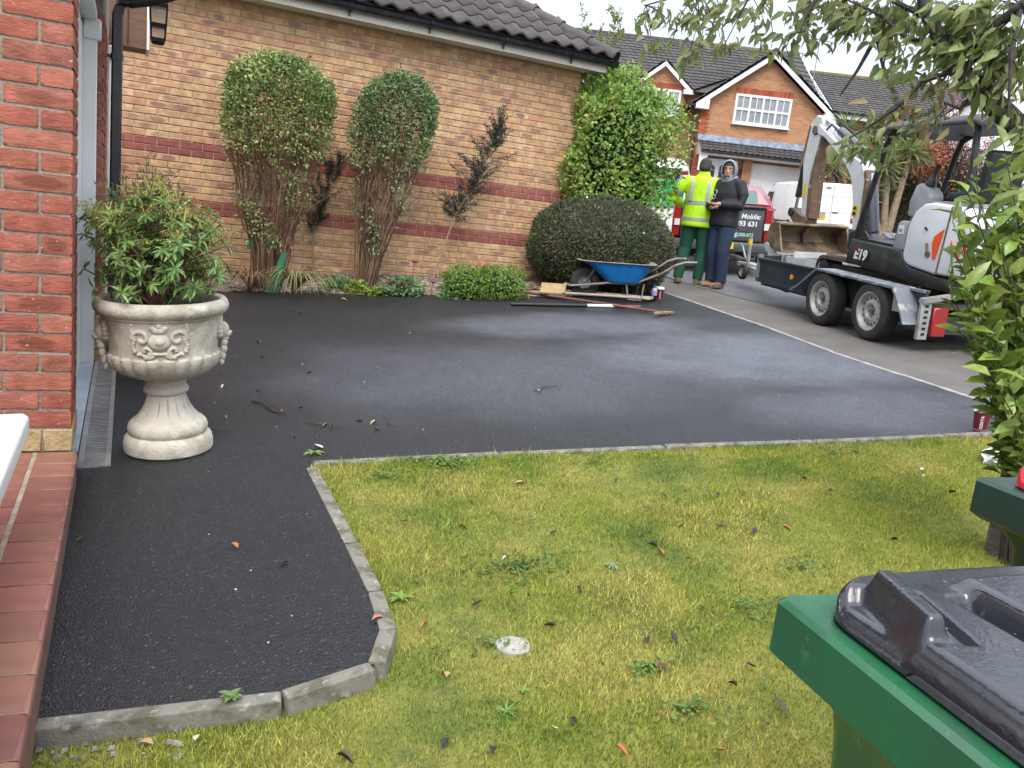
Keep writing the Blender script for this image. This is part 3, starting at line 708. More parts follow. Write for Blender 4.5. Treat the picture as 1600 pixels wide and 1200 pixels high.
# wall lantern hanging beyond the pipe
ln = empty('lantern', (.17, 6.5, 2.15), 'black framed glass lantern hanging below the eave by the downpipe', 'lantern')
M['iron'] = pm('black_iron', (.012, .012, .015), .45)
M['pane'] = pm('lantern_glass', (.8, .76, .68), .25, spec=.5); M['pane'].node_tree.nodes['Principled BSDF'].inputs['Alpha'].default_value = .35
def lant_sq(z, r): return [(-r, -r, z), (r, -r, z), (r, r, z), (-r, r, z)]
m = MB(); m.loft([lant_sq(0, .03), lant_sq(.012, .043), lant_sq(.04, .045)]); m.build('base', M['iron'], ln)
m = MB(); m.loft([lant_sq(.105, .046), lant_sq(.12, .048), lant_sq(.135, .049)]); m.build('middle_bar', M['iron'], ln)
m = MB(); m.loft([lant_sq(.24, .056), lant_sq(.262, .058), lant_sq(.33, .02)]); m.build('cap', M['iron'], ln)
for sx_, sy_ in ((-1, -1), (1, -1), (1, 1), (-1, 1)):
    m = MB(); m.tube([(sx_*.043, sy_*.043, .03), (sx_*.055, sy_*.055, .25)], .006, 5); m.build('post', M['iron'], ln)
for a in range(4):
    m = MB(); m.add([(-.038, -.040, .04), (.038, -.040, .04), (.05, -.052, .245), (-.05, -.052, .245)], [(0, 1, 2, 3)]); o = m.build('glass_pane', M['pane'], ln); o.rotation_euler = (0, 0, R(90*a))
m = MB(); m.tube([(0, 0, .33), (0, 0, .42)], .008, 6); m.build('hanger', M['iron'], ln)

# quarry tile step
M['quarry'] = pm('quarry_tile', (.29, .128, .092), .40, c2=(.215, .092, .07), scale=5, lo=.4, hi=.65, rnd=(.75, 1.2, .012), bump=.12, bscale=60, c3=(.40, .20, .14), scale3=3, lo3=.55, hi3=.75)
M['grout'] = pm('tile_grout', (.42, .34, .25), .95, c2=(.28, .22, .16), scale=20)
st = empty('tiled_step', (-.3, 2.5, .0), 'red quarry tile step along the house wall beside the black path', 'step')
bpy.context.view_layer.update(); si = st.matrix_world.inverted()
TZ = .135
def to_s(o): o.matrix_parent_inverse = si; return o
m = MB(); m.box((-.70, 2.1, -.0165), (1.04, 2.82, .296)); to_s(m.build('step_base', M['grout'], st))
nos = MB()
w_, l_ = .138, .1445
sec = [(-.069, .0), (.055, .0), (.065, -.002), (.069, -.006), (.070, -.026), (.062, -.026), (-.069, -.018)]
nos.loft([[(x, y, z) for x, z in sec] for y in (-l_/2, l_/2)]); nos_me = nos.mesh('tile', M['quarry'], bevel=.0015)
flat = MB(); flat.box((0, 0, -.009), (.1445, l_, .018)); flat_me = flat.mesh('tile', M['quarry'], bevel=.0025, seg=2)
for i in range(19):
    y = 3.505-.15*i-.075
    if y < .75: break
    to_s(link('tile', nos_me, st, loc=(-.231, y, TZ+random.uniform(-.001, .001)), rot=(random.uniform(-.006, .006), 0, random.uniform(-.006, .006))))
    for j in range(5):
        to_s(link('tile', flat_me, st, loc=(-.388-.15*j, y+.0, TZ+random.uniform(-.001, .0005)), rot=(random.uniform(-.005, .005), random.uniform(-.004, .004), random.uniform(-.006, .006))))
m = MB(); m.box((-.172, 2.1, .02), (.012, 2.8, .12)); to_s(m.build('riser', pm('step_riser_brick', (.20, .10, .07), .9, c2=(.12, .07, .05), scale=9, bump=.5, bscale=60), st))

# white sill of the porch at the left edge
sl = empty('window_sill', (-.5, 1.6, .5), 'white plastic sill end jutting over the tiled step', 'sill')
bpy.context.view_layer.update(); sli = sl.matrix_world.inverted()
m = MB(); m.prism([(-.80, .475), (-.265, .506), (-.25, .494), (-.25, .444), (-.80, .43)][::-1], .3, 2.68, 'y'); o = m.build('sill_board', M['upvc'], sl, bevel=.006, seg=3); o.matrix_parent_inverse = sli
m = MB(); m.box((-.70, 1.5, .29), (.2, 2.3, .3)); o = m.build('dwarf_wall', M['mortar_grey'], sl); o.matrix_parent_inverse = sli
m = MB()
for y in (.45, 1.5, 2.6): m.box((-.72, y, 1.35), (.07, .07, 1.75))
m.box((-.72, 1.5, 2.2), (.07, 2.3, .07)); o = m.build('window_frame', M['upvc'], sl); o.matrix_parent_inverse = sli

# drain channel with slotted grates
M['galv'] = pm('galvanised_grate', (.45, .45, .44), .45, metal=.6, c2=(.33, .32, .31), scale=14, bump=.2, bscale=90)
M['slot'] = pm('drain_dark', (.012, .012, .012), .9)
dc = empty('drain_channel', (-.11, 4.9, G(-.11, 4.9)), 'grey slotted drain channel along the white garage threshold', 'drain')
bpy.context.view_layer.update(); dci = dc.matrix_world.inverted()
def gp(x, y, dz): return (x, y, G(x, y)+dz)
def slab(m, x0, x1, y0, y1, z0, z1): m.add([gp(x0, y0, z1), gp(x1, y0, z1), gp(x1, y1, z1), gp(x0, y1, z1), gp(x0, y0, z0), gp(x1, y0, z0), gp(x1, y1, z0), gp(x0, y1, z0)], [(0, 1, 2, 3), (4, 5, 1, 0), (5, 6, 2, 1), (6, 7, 3, 2), (7, 4, 0, 3)])
m = MB(); slab(m, -.165, -.055, 3.68, 5.9, -.02, .002); o = m.build('channel', M['slot'], dc); o.matrix_parent_inverse = dci
for y0, y1 in ((3.665, 4.075), (4.08, 5.08), (5.085, 5.95)):
    g_ = None
    m = MB(); slab(m, -.172, -.150, y0, y1, -.02, .010); slab(m, -.066, -.046, y0, y1, -.02, .010); slab(m, -.150, -.066, y0, y0+.012, -.02, .0098); slab(m, -.150, -.066, y1-.012, y1, -.02, .0098)
    o = m.build('grate', M['galv'], dc); o.matrix_parent_inverse = dci; g_ = o
    m = MB(); y = y0+.024
    while y < y1-.02:
        slab(m, -.150, -.066, y, y+.012, -.02, .0085); y += .026
    o = m.build('grate_bars', M['galv'], g_); o['kind'] = 'stuff'
# ================================================================== HOUSES ACROSS THE ROAD
YAW = R(26.016)
def far_frame(d, u=0, z=0):
    U_ = Vector((math.cos(YAW), -math.sin(YAW), 0)); V_ = Vector((math.sin(YAW), math.cos(YAW), 0))
    return Matrix.Translation(V_*d+U_*u+Vector((0, 0, z))) @ Matrix((U_, V_, Vector((0, 0, 1)))).transposed().to_4x4()
def brick_tex(name, c1, c2, mortar, rough=.9):
    m = bpy.data.materials.new(name); m.use_nodes = True; t = m.node_tree; b = t.nodes['Principled BSDF']; K = t.links.new
    tcn = t.nodes.new('ShaderNodeTexCoord'); sx = t.nodes.new('ShaderNodeSeparateXYZ'); K(tcn.outputs['Object'], sx.inputs[0])
    ad = t.nodes.new('ShaderNodeMath'); K(sx.outputs[0], ad.inputs[0]); K(sx.outputs[1], ad.inputs[1])
    cx = t.nodes.new('ShaderNodeCombineXYZ'); K(ad.outputs[0], cx.inputs[0]); K(sx.outputs[2], cx.inputs[1])
    br = t.nodes.new('ShaderNodeTexBrick'); K(cx.outputs[0], br.inputs['Vector'])
    br.inputs['Scale'].default_value = 1; br.inputs['Brick Width'].default_value = .225; br.inputs['Row Height'].default_value = .075; br.inputs['Mortar Size'].default_value = .007; br.inputs['Bias'].default_value = -.15
    br.inputs['Color1'].default_value = (*c1, 1); br.inputs['Color2'].default_value = (*c2, 1); br.inputs['Mortar'].default_value = (*mortar, 1)
    K(br.outputs['Color'], b.inputs['Base Color']); b.inputs['Roughness'].default_value = rough; b.inputs['Specular IOR Level'].default_value = .2
    bn = t.nodes.new('ShaderNodeBump'); bn.inputs['Strength'].default_value = .5; bn.inputs['Distance'].default_value = .01; bn.invert = True; K(br.outputs['Fac'], bn.inputs['Height']); K(bn.outputs[0], b.inputs['Normal'])
    return m
M['brick_far'] = brick_tex('orange_facing_brick', (.48, .255, .13), (.35, .155, .085), (.48, .30, .18))
M['brick_far2'] = brick_tex('red_facing_brick', (.34, .12, .06), (.25, .09, .05), (.33, .19, .12))
M['lead'] = pm('lead_flashing', (.24, .28, .36), .5, c2=(.14, .16, .20), scale=5, lo=.42, hi=.6)
M['whiter'] = pm('white_gloss_paint', (.80, .80, .79), .35, c2=(.72, .72, .70), scale=2)
M['winglass'] = pm('window_glass', (.30, .32, .34), .12, spec=.6, c2=(.22, .24, .26), scale=1.5)
M['netglass'] = pm('net_curtain_glass', (.46, .48, .50), .2, spec=.5, c2=(.34, .37, .40), scale=2, stretch=(12, 1, 1))
M['darkglass'] = pm('dark_glass', (.02, .024, .027), .06, spec=.6)
M['render'] = pm('white_render', (.78, .76, .73), .9, c2=(.68, .66, .63), scale=2)
M['redsold'] = pm('red_soldier_brick', (.40, .095, .045), .9, rnd=(.7, 1.25), island=True)
M['moss'] = pm('mossy_ridge', (.13, .12, .05), .95, c2=(.20, .17, .06), scale=6)

def tile_roof(A, B, C, D, wave=.30, gauge=.30, amp=.032, name='roof_tiles', parent=None, mat=None):
    """rippled tile courses over the quad eave A-B, ridge D-C"""
    A, B, C, D = map(Vector, (A, B, C, D)); n = (B-A).cross(D-A).normalized()
    if n.z < 0: n = -n
    rows = max(1, round(((D-A).length)/gauge)); W = max((B-A).length, (C-D).length); cols = max(2, round(W/wave))*4
    V = np.zeros((rows*2, cols+1, 3)); j = np.linspace(0, 1, cols+1)
    ph = j*(cols/4)*2*np.pi; w = amp*(.5+.5*np.sin(ph))**1.2
    for r_ in range(rows):
        for q in range(2):
            t = (r_+q*.999)/rows; P0 = A.lerp(D, t); P1 = B.lerp(C, t)
            base = np.array(P0)[None]*(1-j[:, None])+np.array(P1)[None]*j[:, None]
            V[r_*2+q] = base+np.array(n)[None]*(w[:, None]+(.05 if q == 0 else .018))
    nc = cols+1; idx = np.arange(rows*2*nc).reshape(rows*2, nc)
    F = np.stack([idx[:-1, :-1], idx[:-1, 1:], idx[1:, 1:], idx[1:, :-1]], -1).reshape(-1, 4)
    me = np_mesh(name, V.reshape(-1, 3), F, mat or M['tile_far'], smooth=False)
    o = link(name, me, parent); o['kind'] = 'stuff'
    return o
def window(parent, u0, u1, z0, z1, v, cols, rows, bars=1, glass=None, depth=.06):
    """white casement window: frame with sashes, each pane its own piece"""
    fr = MB(); f = .05
    for (a, b, c, d) in ((u0, u1, z0, z0+f), (u0, u1, z1-f, z1), (u0, u0+f, z0+f, z1-f), (u1-f, u1, z0+f, z1-f)): fr.box(((a+b)/2, v-depth/2, (c+d)/2), (b-a, depth, d-c))
    win = fr.build('window', M['whiter'], parent)
    m = MB(); m.box(((u0+u1)/2, v-.07, z0-.02), (u1-u0+.06, .14, .045)); m.build('sill', M['whiter'], win)
    cw = (u1-u0-2*f)/cols; ch = (z1-z0-2*f)/rows
    for i in range(cols):
        for j in range(rows):
            a, c = u0+f+cw*i, z0+f+ch*j; s = .04; m = MB()
            for (p, q, r_, t) in ((a, a+cw, c, c+s), (a, a+cw, c+ch-s, c+ch), (a, a+s, c+s, c+ch-s), (a+cw-s, a+cw, c+s, c+ch-s)): m.box(((p+q)/2, v-depth/2-.012, (r_+t)/2), (q-p-.004, .045, t-r_))
            for k in range(1, bars+1):
                x = a+s+(cw-2*s)*k/(bars+1); m.box((x, v-depth/2-.010, c+ch/2), (.028, .038, ch-2*s))
            m.build('sash', M['whiter'], win)
            for k in range(bars+1):
                x0 = a+s+(cw-2*s)*k/(bars+1); x1 = a+s+(cw-2*s)*(k+1)/(bars+1); m = MB(); m.box(((x0+x1)/2, v-.02, c+ch/2), (x1-x0, .012, ch-2*s)); m.build('pane', glass or M['winglass'], win)
    return win
def soldier(parent, u0, u1, z0, z1, v):
    m = MB(); n = int((u1-u0)/.075)
    for i in range(n): m.box((u0+(i+.5)*(u1-u0)/n, v-.012, (z0+z1)/2), ((u1-u0)/n-.010, .05, z1-z0))
    o = m.build('soldier_course', M['redsold'], parent); o['kind'] = 'stuff'; return o
def barge(parent, p, q, v, w=.2, mat=None):
    p, q = Vector((p[0], v, p[1])), Vector((q[0], v, q[1])); m = MB()
    m.add([p, q, q-Vector((0, 0, w)), p-Vector((0, 0, w))]+[x+Vector((0, .05, 0)) for x in (p, q, q-Vector((0, 0, w)), p-Vector((0, 0, w)))], [(3, 2, 1, 0), (4, 5, 6, 7), (0, 1, 5, 4), (1, 2, 6, 5), (2, 3, 7, 6), (3, 0, 4, 7)])
    return m.build('bargeboard', mat or M['whiter'], parent)
def gutter_run(parent, u0, u1, v, z):
    m = MB(); m.prism([(v-.055, z+.03), (v-.05, z-.03), (v, z-.055), (v+.05, z-.03), (v+.055, z+.03)], u0, u1, 'x'); return m.build('gutter', M['gutter'], parent)

# ---- the orange brick house in the middle
H1 = empty('house', mat4=far_frame(32.5, 0, 0), label='orange brick house with a big gable window above a white garage door', cat='house')
ZB = 1.9
m = MB(); m.prism([(6.0, ZB), (10.75, ZB), (10.75, 6.48), (8.38, 8.32), (6.0, 6.48)], 0, 6.5, 'y'); m.build('gable_wall', M['brick_far'], H1)
m = MB(); m.box((2.2, 3.9, (ZB+7.0)/2), (7.6, 6.2, 7.0-ZB)); m.build('main_wall', M['brick_far'], H1)
# gable roof slopes with thick verge
AP = (8.38, 8.56)
tile_roof((5.60, -.32, 6.42), (5.60, 6.0, 6.42), (8.38, 6.0, 8.60), (8.38, -.32, 8.60), parent=H1)
tile_roof((11.12, 6.0, 6.42), (11.12, -.32, 6.42), (8.38, -.32, 8.60), (8.38, 6.0, 8.60), parent=H1)
m = MB(); m.prism([(5.60, 6.32), (8.38, 8.50), (11.12, 6.34), (11.12, 6.40), (8.38, 8.58), (5.60, 6.39)], -.28, 6.0, 'y'); m.build('roof_deck', M['gutter'], H1)
barge(H1, (5.72, 6.46), (8.40, 8.53), -.31, .19); barge(H1, (8.36, 8.53), (11.05, 6.44), -.31, .19)
m = MB(); m.prism([(5.72, 6.40), (5.72, 6.28), (6.22, 6.28), (6.22, 6.66)], -.30, 0, 'y'); m.build('eave_box', M['whiter'], H1)
m = MB(); m.prism([(11.05, 6.40), (11.05, 6.28), (10.6, 6.28), (10.6, 6.62)], -.30, 0, 'y'); m.build('eave_box', M['whiter'], H1)
m = MB(); m.box((8.38, -.335, 8.40), (.05, .03, .22)); m.build('finial', M['whiter'], H1)
for i in range(14):
    m = MB(); m.tube([(8.38, -.30+.45*i, 8.605), (8.38, .16+.45*i, 8.605)], .10, 8); m.build('ridge_tile', M['tile_far'], H1)
gutter_run(H1, 5.50, 5.62, 3.0, 6.40)
m = MB(); m.tube([(5.56, -.30, 6.40), (5.56, .75, 6.40)], .055, 6); m.build('gutter', M['gutter'], H1)
m = MB(); m.tube([(5.60, -.05, 6.38), (5.90, .05, 6.15), (5.92, .06, 2.0)], .04, 6); m.build('downpipe', M['gutter'], H1)
window(H1, 7.22, 9.36, 5.91, 7.0, 0, 4, 2)
soldier(H1, 7.20, 9.40, 7.005, 7.22, 0)
# red quoins
m = MB()
for i in range(14):
    w = .34 if i % 2 else .24; m.box((6.0+w/2-.012, -.006, 5.42+.075*i+.037), (w, .06, .066))
o = m.build('quoin', M['redsold'], H1); o['kind'] = 'stuff'
m = MB()
for i in range(32):
    w = .26 if i % 2 else .15; m.box((6.0+w/2-.012, -.006, 2.25+.075*i+.037), (w, .06, .066))
o = m.build('quoin', M['redsold'], H1); o['kind'] = 'stuff'
# lean-to canopy over door and garage
m = MB(); m.prism([(.0, 5.40), (-.02, 5.40), (-.20, 5.17), (-.20, 5.14), (.0, 5.18)], 6.0, 10.78, 'x'); m.build('lead_flashing', M['lead'], H1)
tile_roof((6.05, -.78, 4.72), (10.85, -.78, 4.72), (10.85, -.13, 5.09), (6.05, -.13, 5.09), wave=.21, gauge=.28, amp=.04, parent=H1)
m = MB(); m.prism([(-.78, 4.70), (0, 5.17), (0, 4.62), (-.78, 4.60)], 6.06, 10.84, 'x'); m.build('canopy_box', M['whiter'], H1)
gutter_run(H1, 6.06, 10.86, -.84, 4.70)
m = MB(); m.prism([(6.05, 4.62), (6.40, 4.62), (6.12, 4.0), (6.05, 4.0)], -.72, -.60, 'y'); m.build('canopy_bracket', M['whiter'], H1)
# front door with arched leaded glass
dv = -.08
m = MB(); m.box((7.10, dv, 3.42), (1.12, .08, 2.24)); door = m.build('door', M['whiter'], H1)
for (a, w) in ((6.72, .20), (7.12, .28), (7.47, .22)):
    m = MB(); pts = [(a-w/2, 3.15), (a+w/2, 3.15)]+[(a+w/2*math.cos(t), 4.15+w*.7*math.sin(t)) for t in [math.pi*k/8 for k in range(9)]]
    m.prism(pts, dv-.055, dv-.04, 'y'); m.build('arched_pane', M['darkglass'], door)
    m = MB()
    for k in range(4): m.box((a, dv-.058, 3.3+.27*k), (w, .006, .012))
    m.build('leading', M['whiter'], door)
m = MB(); m.box((6.93, dv-.06, 3.35), (.03, .04, .12)); m.build('handle', M['iron'], door)
m = MB(); m.box((8.02, -.12, 3.3), (.33, .24, 2.6)); m.build('brick_pillar', M['brick_far'], H1)
m = MB(); m.box((7.73, -.16, 4.15), (.10, .10, .2)); m.build('porch_lamp', M['iron'], H1)
m = MB(); m.box((9.30, -.05, 3.38), (2.16, .06, 2.3)); gd = m.build('garage_door', M['whiter'], H1)
for k in range(4):
    m = MB(); m.box((9.30, -.083, 2.56+.56*k), (2.1, .02, .53)); m.build('door_panel', M['whiter'], gd, bevel=.006)
m = MB(); m.box((9.30, -.11, 3.35), (.035, .05, .12)); m.build('door_handle', M['iron'], gd)
m = MB(); m.box((8.21, -.06, 3.4), (.05, .08, 2.35)); m.build('door_frame', M['whiter'], H1)
# main roof with small gable on the left
RV = 4.6
tile_roof((-2.0, .45, 7.02), (5.7, .45, 7.02), (10.66, RV, 9.62), (-2.0, RV, 9.62), parent=H1)
tile_roof((8.6, 2.4, 8.24), (10.66, .9, 7.3), (10.66, RV, 9.62), (8.6, RV, 9.62), parent=H1)
m = MB(); m.add([(-2, .5, 6.98), (10.6, .5, 6.98), (10.6, RV, 9.55), (-2, RV, 9.55), (-2, 8.7, 6.98), (10.6, 8.7, 6.98)], [(0, 1, 2, 3), (3, 2, 5, 4), (1, 5, 2), (0, 3, 4)]); m.build('roof_deck', M['tile_far'], H1)
for i in range(28):
    m = MB(); m.tube([(-2+.452*i, RV, 9.64), (-2+.452*(i+1), RV, 9.64)], .11, 7); m.build('ridge_tile', M['moss'] if i > 17 else M['tile_far'], H1)
m = MB(); m.box((2.1, .42, 6.93), (7.2, .03, .17)); m.build('fascia', M['whiter'], H1)
gutter_run(H1, 1.8, 3.55, .36, 7.0); gutter_run(H1, 5.3, 5.72, .36, 7.0)
m = MB(); m.prism([(3.55, ZB), (5.33, ZB), (5.33, 7.0), (4.44, 7.72), (3.55, 7.0)], .30, 2.5, 'y'); m.build('small_gable_wall', M['brick_far'], H1)
tile_roof((3.28, .10, 6.94), (3.28, 2.6, 6.94), (4.44, 2.6, 7.93), (4.44, .10, 7.93), parent=H1)
tile_roof((5.60, 2.6, 6.94), (5.60, .10, 6.94), (4.44, .10, 7.93), (4.44, 2.6, 7.93), parent=H1)
barge(H1, (3.34, 6.96), (4.46, 7.90), .08, .17); barge(H1, (4.42, 7.90), (5.54, 6.96), .08, .17)
m = MB(); m.box((5.42, .18, 6.87), (.34, .22, .16)); m.build('eave_box', M['whiter'], H1)
m = MB(); m.box((3.46, .18, 6.87), (.34, .22, .16)); m.build('eave_box', M['whiter'], H1)
window(H1, 3.70, 5.20, 5.9, 6.92, .30, 3, 1, 1, glass=M['netglass'])
soldier(H1, 3.62, 5.28, 6.93, 7.13, .30)
# aerial on the roof
an = empty('aerial', mat4=far_frame(36.5, 11.25, 8.5), label='tall thin television aerial on a mast above the roof', cat='aerial')
M['alu'] = pm('dull_aluminium', (.30, .30, .31), .5, metal=.5)
m = MB(); m.tube([(0, 0, -1.2), (-.02, 0, 1.80)], .022, 5); m.build('mast', M['alu'], an)
m = MB(); m.tube([(-.75, 0, 1.78), (.75, 0, 1.62)], .016, 4)
for k in range(12): m.tube([(-.7+.12*k, -.22, 1.775-.013*k), (-.7+.12*k, .22, 1.775-.013*k)], .008, 4)
m.build('antenna_rods', M['alu'], an)
an2 = empty('aerial', mat4=far_frame(37.5, 10.9, 8.9), label='short thin aerial mast left of the tall one', cat='aerial')
m = MB(); m.tube([(0, 0, -1.2), (0, 0, .95)], .018, 5); m.build('mast', M['alu'], an2)
m = MB(); m.tube([(-.4, 0, .93), (.35, 0, .9)], .014, 4)
for k in range(6): m.tube([(-.35+.12*k, -.15, .92), (-.35+.12*k, .15, .92)], .008, 4)
m.build('antenna_rods', M['alu'], an2)

# ---- second house: dark roof to the right
H2 = empty('house', mat4=far_frame(38, 0, 0), label='house with a long dark tiled roof right of the aerial mast', cat='house')
m = MB(); m.prism([(0, 1.9), (8, 1.9), (8, 7.5), (4, 9.75), (0, 7.5)], 12.9, 19.2, 'x'); m.build('wall', M['brick_far2'], H2)
tile_roof((12.72, -.35, 7.6), (19.4, -.35, 7.6), (19.4, 4, 10.0), (12.72, 4, 10.0), parent=H2)
m = MB(); m.add([(12.75, -.3, 7.55), (19.4, -.3, 7.55), (19.4, 4, 9.94), (12.75, 4, 9.94), (12.75, 8.3, 7.55), (19.4, 8.3, 7.55)], [(0, 1, 2, 3), (3, 2, 5, 4)]); m.build('roof_deck', M['tile_far'], H2)
for i in range(15):
    m = MB(); m.tube([(12.72+.445*i, 4, 10.03), (12.72+.445*(i+1), 4, 10.03)], .11, 7); m.build('ridge_tile', M['moss'], H2)
m = MB(); m.add([(12.70, -.35, 7.62), (12.70, 4, 10.02), (12.70, 4, 9.82), (12.70, -.35, 7.42), (12.66, -.35, 7.62), (12.66, 4, 10.02), (12.66, 4, 9.82), (12.66, -.35, 7.42)], [(0, 1, 2, 3), (7, 6, 5, 4), (4, 5, 1, 0), (3, 2, 6, 7), (0, 3, 7, 4)]); m.build('bargeboard', M['whiter'], H2)
m = MB(); m.box((16.0, -.38, 7.45), (6.6, .03, .2)); m.build('fascia', M['whiter'], H2)
gutter_run(H2, 12.8, 19.3, -.45, 7.58)
window(H2, 15.2, 16.8, 5.6, 6.8, 0, 2, 1); window(H2, 17.6, 18.8, 5.6, 6.8, 0, 2, 1)
# ---- third house: white gable behind the red tree
H3 = empty('house', mat4=far_frame(36, 0, 0), label='white rendered gable house behind the red leaved tree', cat='house')
m = MB(); m.prism([(16.4, 1.9), (22.8, 1.9), (22.8, 7.2), (19.6, 10.0), (16.4, 7.2)], 0, 8, 'y'); m.build('gable_wall', M['render'], H3)
tile_roof((16.0, -.3, 7.05), (16.0, 8, 7.05), (19.6, 8, 10.25), (19.6, -.3, 10.25), parent=H3, mat=M['tile'])
tile_roof((23.2, 8, 7.05), (23.2, -.3, 7.05), (19.6, -.3, 10.25), (19.6, 8, 10.25), parent=H3, mat=M['tile'])
barge(H3, (16.05, 7.06), (19.62, 10.22), -.31, .2); barge(H3, (19.58, 10.22), (23.15, 7.06), -.31, .2)
window(H3, 18.2, 19.4, 5.3, 6.5, 0, 2, 1); window(H3, 20.2, 21.4, 5.3, 6.5, 0, 2, 1)
m = MB(); m.box((16.8, -.06, 6.2), (.5, .12, 1.1)); m.build('brick_pier', M['brick_far2'], H3)
# boundary fence at the far end of the road
fn = empty('fence', mat4=far_frame(30, 13.5, 0), label='dark brown board fence behind the palm trees', cat='fence')
M['fence'] = pm('dark_fence_board', (.09, .06, .045), .85, c2=(.13, .09, .065), scale=4, stretch=(8, 8, 1), rnd=(.7, 1.2))
fb = MB(); fb.box((0, 0, 2.9), (.14, .02, 1.8)); fbm = fb.mesh('board', M['fence'])
for i in range(40): link('board', fbm, fn, loc=(-2.2+.148*i, .004*(i % 2), random.uniform(-.01, .01)))
for i in range(4):
    m = MB(); m.box((-2.2+1.95*i, .08, 2.8), (.1, .1, 2.1)); m.build('post', M['fence'], fn)
# ================================================================== VEHICLES
M['rubber'] = pm('tyre_rubber', (.022, .022, .022), .85, c2=(.045, .042, .038), scale=9, bump=.3, bscale=60)
M['steel'] = pm('painted_steel_rim', (.42, .42, .40), .5, metal=.3, c2=(.28, .24, .20), scale=12, lo=.5, hi=.7)
M['galv2'] = pm('weathered_galvanised', (.40, .40, .37), .55, metal=.35, c2=(.27, .27, .25), scale=8, bump=.15, bscale=60)
M['dkblue'] = pm('dark_blue_black_steel', (.020, .028, .036), .4, c2=(.045, .052, .058), scale=6, lo=.45, hi=.7, bump=.12, bscale=40)
M['scuff'] = pm('scuffed_grey_steel', (.17, .19, .215), .45, metal=.2, c2=(.40, .40, .34), scale=9, lo=.52, hi=.62)
M['wood'] = pm('dirty_deck_timber', (.14, .10, .06), .9, c2=(.08, .06, .04), scale=6, stretch=(1, 6, 1))
M['orange'] = pm('orange_reflector', (.80, .28, .02), .25, spec=.7)
M['redlens'] = pm('red_lens', (.36, .018, .022), .2, spec=.6, c2=(.26, .03, .03), scale=9)
M['whitelens'] = pm('white_lens', (.75, .72, .70), .2)
M['yellow'] = pm('yellow_plate', (.80, .56, .02), .4)
M['ink'] = pm('black_ink', (.01, .01, .01), .6)
M['black'] = pm('black_paint', (.018, .019, .021), .45, c2=(.05, .047, .042), scale=7, lo=.5, hi=.7, bump=.1, bscale=40)
M['blkplastic'] = pm('black_plastic', (.02, .021, .023), .5)
M['white_ex'] = pm('scratched_white_paint', (.62, .64, .66), .4, c2=(.55, .54, .50), scale=6, c3=(.23, .17, .11), scale3=16, lo3=.66, hi3=.72)
M['white_panel'] = pm('white_panel', (.70, .72, .75), .35, c2=(.62, .63, .64), scale=3)
M['grey_panel'] = pm('grey_plastic_panel', (.33, .34, .35), .5, c2=(.26, .27, .28), scale=6)
M['rust'] = pm('rusty_brown_steel', (.19, .115, .07), .7, c2=(.10, .065, .045), scale=7, c3=(.36, .33, .28), scale3=13, lo3=.6, hi3=.7, bump=.3, bscale=40)
M['bucket'] = pm('worn_bucket_steel', (.21, .16, .11), .5, metal=.4, c2=(.12, .085, .06), scale=5, c3=(.36, .27, .15), scale3=4, lo3=.52, hi3=.66)
M['chrome'] = pm('hydraulic_rod', (.6, .6, .62), .15, metal=1)
M['cyl'] = pm('grey_cylinder', (.12, .13, .15), .35, metal=.3)
M['red_decal'] = pm('orange_red_decal', (.80, .10, .02), .4)
M['track'] = pm('muddy_rubber_track', (.10, .085, .07), .9, c2=(.05, .045, .04), scale=12, bump=.6, bscale=50)

def wheel(parent, c, r, w, rim_r, axis_sign=-1, holes=14, rimmat=None, name='wheel'):
    """wheel with its axle along local x: tyre and rim sub-parts; axis_sign: outer face direction"""
    e = empty(name); e.parent = parent; e.location = c
    m = MB(); a = axis_sign
    prof = [(rim_r*.98, -a*w*.48), (r*.90, -a*w*.5), (r*.985, -a*w*.40), (r, -a*w*.25), (r, a*w*.25), (r*.985, a*w*.40), (r*.90, a*w*.5), (rim_r*1.04, a*w*.47), (rim_r, a*w*.40)]
    m.lathe(prof, 36, axis='x', caps=False); m.build('tyre', M['rubber'], e, smooth=True, angle=50)
    m = MB(); m.lathe([(rim_r*1.03, a*w*.46), (rim_r*.95, a*w*.44), (rim_r*.90, a*w*.22), (rim_r*.80, a*w*.16), (rim_r*.58, a*w*.30), (rim_r*.42, a*w*.32), (rim_r*.38, a*w*.18), (rim_r*.30, a*w*.16), (.001, a*w*.16)], 32, axis='x', caps=False)
    rm = m.build('rim', rimmat or M['steel'], e, smooth=True, angle=60)
    if holes:
        for k in range(holes):
            th = 2*math.pi*k/holes; m = MB(); rr = rim_r*.70; hr = rim_r*.075
            cx = a*w*.245
            m.lathe([(hr, 0), (.0005, .002*a)], 8, axis='x', c=(cx, rr*math.cos(th), rr*math.sin(th)), caps=False); m.build('rim_hole', M['ink'], rm)
        for k in range(5):
            th = 2*math.pi*k/5; m = MB(); m.tube([(a*w*.16, rim_r*.24*math.cos(th), rim_r*.24*math.sin(th)), (a*w*.24, rim_r*.24*math.cos(th), rim_r*.24*math.sin(th))], rim_r*.05, 6); m.build('wheel_nut', M['rust'], rm)
        m = MB(); m.tube([(a*w*.15, 0, 0), (a*w*.27, 0, 0)], rim_r*.13, 10); m.build('hub_cap', M['rust'], rm)
    return e

